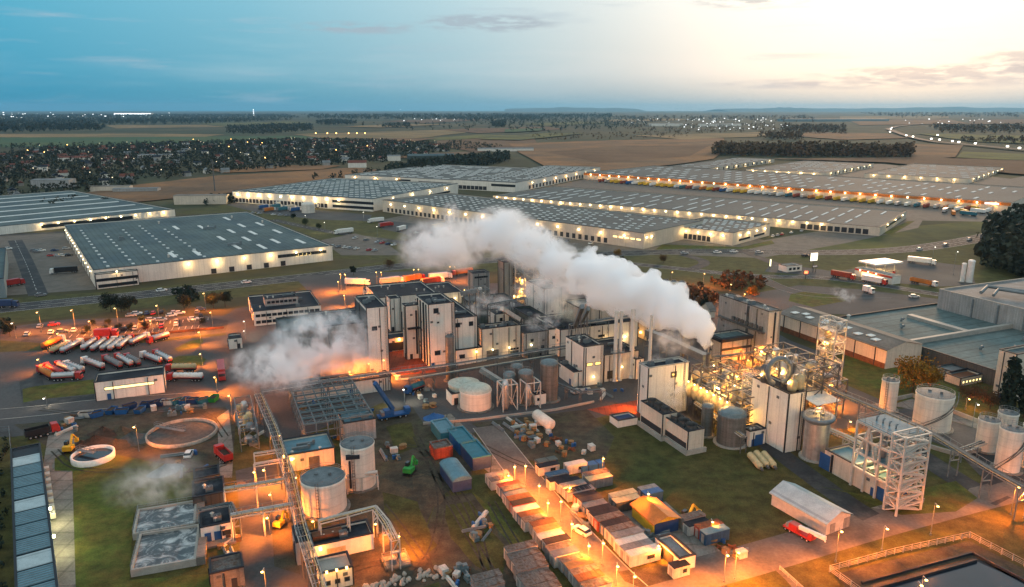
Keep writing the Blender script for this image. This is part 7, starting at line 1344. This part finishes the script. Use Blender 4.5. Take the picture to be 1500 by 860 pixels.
# ------------------------------------------------------------------ single trees
for px, py, h, wd, kd, lab in [(163, 457, 9.5, 9, 'leaf_dark', 'dark broad tree between highway and car park, left of two'), (190, 459, 9, 7.5, 'leaf_dark', 'dark broad tree between highway and car park, right of two'), (270, 453, 7.5, 7, 'leaf_dark', 'dark round tree alone at the top of the car park'), (313, 452, 8, 7, 'leaf_dark', 'dark tree beside the orange lamp left of the office block'), (330, 450, 8.5, 7, 'leaf_dark', 'dark tree touching the office block'), (178, 458, 7, 6, 'leaf_dark', 'smaller dark tree between the two broad ones'), (1337, 574, 12.5, 14, 'leaf_autumn', 'large golden autumn tree below the factory roofs'), (1364, 570, 8, 8, 'leaf_autumn', 'smaller golden tree right of the large autumn one'), (1474, 608, 18.5, 6, 'leaf_dark', 'tall dark poplar at the right edge, left of two'), (1500, 612, 18.5, 6, 'leaf_dark', 'tall dark poplar cut by the right edge'), (1031, 455, 8.5, 4, 'leaf_dark', 'pointed dark conifer right of the white silos'), (1103, 436, 6, 7, 'leaf_autumn', 'orange autumn bush lit by a lamp at the side road'), (1420, 590, 6, 8, 'leaf_brown', 'reddish bush on the slope by the poplars'), (15, 493, 6, 4.5, 'leaf_dark', 'small dark tree at the left end of the car park'), (518, 403, 6, 3.5, 'leaf_dark', 'small dark conifer beside the back truck yard'), (570, 392, 5, 7, 'leaf_brown', 'brown bush behind the back truck yard'), (640, 384, 6, 12, 'leaf_dark', 'dark bushes behind the lorries under the steam'), (1450, 600, 7, 8, 'leaf_brown', 'brown bush left of the poplars'), (152, 300, 8, 8, 'leaf_dark', 'lone round tree before the brown field'), (972, 385, 5, 6, 'leaf_brown', 'brown bush at the white hoarding'), (447, 330, 6, 6, 'leaf', 'green tree on the verge left of the lorry road'), (468, 336, 5, 6, 'leaf', 'low green tree on the verge by the lorry road'), (430, 322, 6, 5, 'leaf_dark', 'dark tree between the lorry yard and the teal roof'), (600, 362, 6, 9, 'leaf_dark', 'dark tree clump under the thin steam'), (700, 380, 6, 10, 'leaf_dark', 'dark tree clump behind the silo block'), (905, 376, 5, 6, 'leaf_autumn', 'orange bush by the side road behind the plume')]: tree(px, py, h, wd, kd, lab)
for i, (x, y) in enumerate([(510, 553), (595, 550), (480, 590), (572, 590), (650, 578), (712, 577), (800, 570), (775, 535), (1110, 545)]): tree(x / 3.74, 330 + y / 3.74, 3.2, 3.4, 'leaf_dark', 'clipped dark bush standing in the lit car park', 'bushes in the car park')
# ------------------------------------------------------------------ lamps
LPM = {}
def lamp(px, py, h, col, power, label, mat='lamp_sodium', arm=1.2, group=None, size=.3):
    H0 = W(px, py, h); k = (round(h, 1), mat, size)
    if k not in LPM:
        LPM[k] = (MB().cyl(0, 0, 0, h + .25, .1, .06, 8).cyl(0, 0, 0, .5, .2, n=8).data('pole', ['galv']), MB().bar((0, 0, h + .2), (0, -arm, h + .15), .1).data('arm', ['galv_light']), MB().lathe([(.01, -size * .45), (size * .8, -size * .25), (size, 0), (size * .6, size * .35), (.01, size * .4)], 10).data('lamp_head', [mat]))
    t = thing('street_lamp', label, 'street lamp', (H0.x, H0.y + arm, 0), 0, group); a, b, c = LPM[k]; ob('pole', a, None, t); ob('arm', b, None, t); ob('lamp_head', c, None, t, (0, -arm, h)); 
    ax = R(113 if 735 < px < 915 and py > 670 else 20)
    for sg in (1, -1): light((0, -arm, h - .35), col, power * .62, t, .35, 128, (math.cos(ax) * sg * .8, math.sin(ax) * sg * .8, -.6))
CP = 'sodium street lamps of the works'
S_ = [(54, 458, 9, 9000, 'at the far left end of the car park verge'), (104, 455, 9, 12000, 'second from the left on the car park verge'), (168, 452, 9, 12000, 'in front of the broad dark trees'), (229, 448, 9, 12000, 'on the car park verge left of the lone round tree'), (298, 430, 9, 9000, 'between the dark trees left of the office block'), (308, 458, 8, 9000, 'at the right end of the car park'), (130, 471, 6, 5400, 'in the middle of the car park'), (84, 489, 6, 4800, 'at the lower left of the car park'), (55, 527, 5, 2700, 'over the kerb left of the tankers'), (293, 519, 5, 4200, 'on the lawn island right of the tankers'), (314, 553, 6, 9000, 'beside the white tanker right of the garage'), (291, 487, 6, 6000, 'above the upper lawn island'), (282, 468, 7, 7000, 'by the parked cars near the right car park end'), (220, 470, 6, 7000, 'over the middle rows of the car park'),
 (196, 626, 8, 3800, 'on the pole among the soil heaps'), (335, 580, 7, 7000, 'at the crossing by the long rack'), (372, 692, 5, 4200, 'under the small pipe frame'), (386, 689, 5, 4200, 'right of the small pipe frame'), (391, 759, 5, 6500, 'over the orange yard under the lower bridge'), (395, 725, 5, 5200, 'between the two yard bridges'), (430, 672, 6, 3600, 'on the rack near the yellow-lit building'), (433, 700, 5, 3800, 'at the foot of the wide white tank'), (458, 764, 5, 3800, 'between rack and low cream building'), (584, 786, 5, 5200, 'at the end of the inclined pipe bridge'), (550, 768, 4, 3600, 'on the pipe bridge corner'), (410, 638, 5, 2600, 'by the pale slab along the rack'), (384, 838, 7, 6000, 'at the bottom of the orange yard'), (540, 700, 3, 900, 'at the pipe line between the tanks'),
 (540, 533, 8, 12000, 'in the steam left of the white tower block'), (512, 545, 6, 9000, 'low in the ground steam'), (562, 528, 8, 9000, 'in the steam at the tower corner'), (754, 684, 6, 4030, 'left one at the top of the container road'), (770, 683, 6, 3410, 'right one at the top of the container road'), (790, 712, 5, 4500, 'added as fill beside the road left of the upper containers'), (838, 768, 5, 4500, 'added as fill at the middle of the container road kerb'), (905, 830, 6, 6000, 'added as fill near the end of the container road'), (745, 697, 4, 2500, 'at the end of the upper container pair'), (884, 672, 7, 2800, 'on the lawn edge behind the blue tarpaulin'), (803, 737, 6, 4960, 'left one in the middle of the container road'), (822, 735, 6, 3100, 'right one in the middle of the container road'), (863, 800, 6, 4960, 'left one at the lower container road'), (884, 796, 6, 3720, 'right one at the lower container road'), (835, 715, 4, 3000, 'between the upper containers'), (1082, 810, 7, 7500, 'at the front road by the blue hut'), (1066, 814, 7, 6500, 'second at the front road by the blue hut'), (1044, 765, 4, 900, 'on the corner of the blue hut'), (950, 724, 6, 3600, 'beside the blue container pair'), (965, 800, 4, 4200, 'over the slab yard by the orange-lit hut'), (930, 845, 7, 7000, 'at the road bend'),  # lamps labelled as fill are added to even out the container road's light
 (1233, 779, 8, 7500, 'on the front road below the tent hall'), (1374, 742, 8, 4600, 'on the front road right of the stair tower'), (1493, 714, 8, 9000, 'at the junction near the right edge'), (1350, 858, 4, 500, 'in the dark lagoon, left'), (1357, 850, 4, 400, 'in the dark lagoon, right'), (1300, 775, 6, 3500, 'by the road junction'), (942, 403, 8, 6500, 'on the grass just right of the plume'), (985, 399, 8, 9000, 'on the side road bend'), (1032, 401, 8, 6000, 'at the brown shrubs'), (1071, 417, 8, 8000, 'above the grain store roof'), (1091, 431, 8, 8000, 'at the orange autumn bush'),
 (498, 402, 9, 7000, 'left one of the first pair in the back truck yard'), (505, 402, 9, 6000, 'right one of the first pair in the back truck yard'), (551, 399, 9, 7000, 'left one of the second pair in the back truck yard'), (558, 399, 9, 6000, 'right one of the second pair in the back truck yard'), (606, 395, 9, 7000, 'left one of the third pair in the back truck yard'), (613, 395, 9, 6000, 'right one of the third pair in the back truck yard'), (659, 391, 9, 6000, 'left one of the fourth pair in the back truck yard'), (666, 391, 9, 6000, 'right one of the fourth pair in the back truck yard'), (495, 413, 6, 8000, 'low one left of the back truck yard'), (504, 433, 6, 9000, 'by the flat hall behind the towers'), (680, 425, 6, 6000, 'beside the silo block'), (735, 440, 5, 3500, 'at the foot of the ribbed silo block'),
 (1200, 571, 5, 9000, 'in the orange glow beyond the canopy'), (1178, 556, 5, 8000, 'under the start of the long pipe bridge'), (1222, 585, 4, 7000, 'below the long pipe bridge'), (1107, 512, 5, 12000, 'in the fire-like glow by the grain store'), (1096, 528, 5, 9000, 'behind the pipe bridge in the glow'), (1060, 543, 5, 5000, 'among the low process structure'), (1128, 530, 5, 8000, 'at the foot of the grain store'), (1246, 618, 3, 2500, 'beside the truss building'), (935, 578, 5, 4500, 'at the red strip left of the boiler house'), (1420, 585, 4, 900, 'on the slope by the reddish bush')]
for x, y, h, p, wh in S_: lamp(x, y, h, SOD, p * 4.6, 'orange sodium lamp ' + wh, group=CP)
for x, y, h, p, wh in [(357, 471, 6, 2600, 'white lamp at the corner of the office block'), (357, 485, 4, 1500, 'low white lamp below the office block'), (591, 571, 5, 3200, 'bright white lamp beside the blue tank lorry'), (1403, 369, 14, 6000, 'tall warm white lamp of the filling station'), (1467, 341, 9, 1500, 'white lamp before the dark wood'), (1433, 593, 8, 2600, 'white lamp on the slope behind the tanks'), (64, 584, 3, 900, 'greenish white low lamp on the small lawn'), (1370, 362, 8, 900, 'white lamp behind the long white lorry'), (17, 474, 7, 500, 'faint white lamp at the far left'), (655, 488, 3, 10, 'small white lamp before the tallest tower'), (532, 311, 8, 3000, 'white lamp at the glass corner of the lamp-lit warehouse'), (475, 326, 8, 3500, 'yellow-white lamp on the lorry road, right'), (447, 316, 8, 3000, 'yellow-white lamp on the lorry road, left'), (552, 332, 8, 3000, 'yellow-white lamp by the glass corner road')]: lamp(x, y, h, WHT, p, wh, 'lamp_white')
VL = MB().cyl(0, 0, 0, 8, .12, .12, 6, 1).box(-.4, -.4, 7.6, .4, .4, 8.4).data('village_lamp', [M('lamp_dim', (1, .9, .7), .4, var=0, emit=(1., .82, .5), es=1.6).name, 'galv']); VL2 = MB().cyl(0, 0, 0, 8, .12, .12, 6, 1).box(-.55, -.55, 7.4, .55, .55, 8.6).data('village_lamp', ['lamp_sodium', 'galv'])
pts = scatter(TOWN, 105, 77, .8)
for k, (x, y) in enumerate(pts[:110]): tag(ob('village_lamp', VL2 if k % 6 == 0 else VL, None, None, (x, y, 3)), 'distant orange street lamp shining among the village houses' if k % 6 == 0 else 'distant white street lamp shining among the village houses', 'street lamp', 'street lamps of the village')
for k, (x, y) in enumerate([(463, 203), (480, 203), (493, 203), (511, 203), (523, 203), (535, 203)]): o = ob('flood_lamp', VL2, None, None, W(x, y), 0); o.scale = (2.2,) * 3; tag(o, 'yellow floodlight on a mast in the line beyond the village', 'floodlight', 'floodlights beyond the village')
FL = MB().box(-9, -9, 0, 9, 9, 16).data('far_light', ['white_glow_far']); r = random.Random(31)
for px_, n_, lab, g_ in (([(-20, 166), (250, 165.5), (420, 167), (250, 172), (-20, 176)], 46, 'far white light of the town on the left horizon', 'far lights on the left horizon'), ([(920, 176), (1150, 174), (1160, 182), (940, 184)], 44, 'far white light of the plant on the plain', 'far lights on the plain'), ([(1000, 184), (1160, 183), (1160, 193), (960, 195)], 40, 'far pale light of the hamlet before the brown woods', 'far lights of the hamlet'), ([(1320, 176), (1480, 175), (1480, 184), (1330, 185)], 16, 'far white light under the sunset', 'far lights under the sunset'), ([(590, 176), (680, 175), (680, 180), (600, 181)], 12, 'far white light among the fields', 'far lights among the fields')):
    for k in range(n_):
        a = r.random(); b = r.random(); q0, q1, q2, q3 = px_[0], px_[1], px_[-2], px_[-1]; x = q0[0] + (q1[0] - q0[0]) * a; y0_ = q0[1] + (q1[1] - q0[1]) * a; y1_ = q3[1] + (q2[1] - q3[1]) * a; p = W(x, y0_ + (y1_ - y0_) * b); p.z = 12; o = ob('far_light', FL, None, None, p); s_ = p.length / 9000 * r.uniform(.12, .42); o.scale = (s_ * r.uniform(.8, 2), s_, s_); tag(o, lab, 'light', g_)
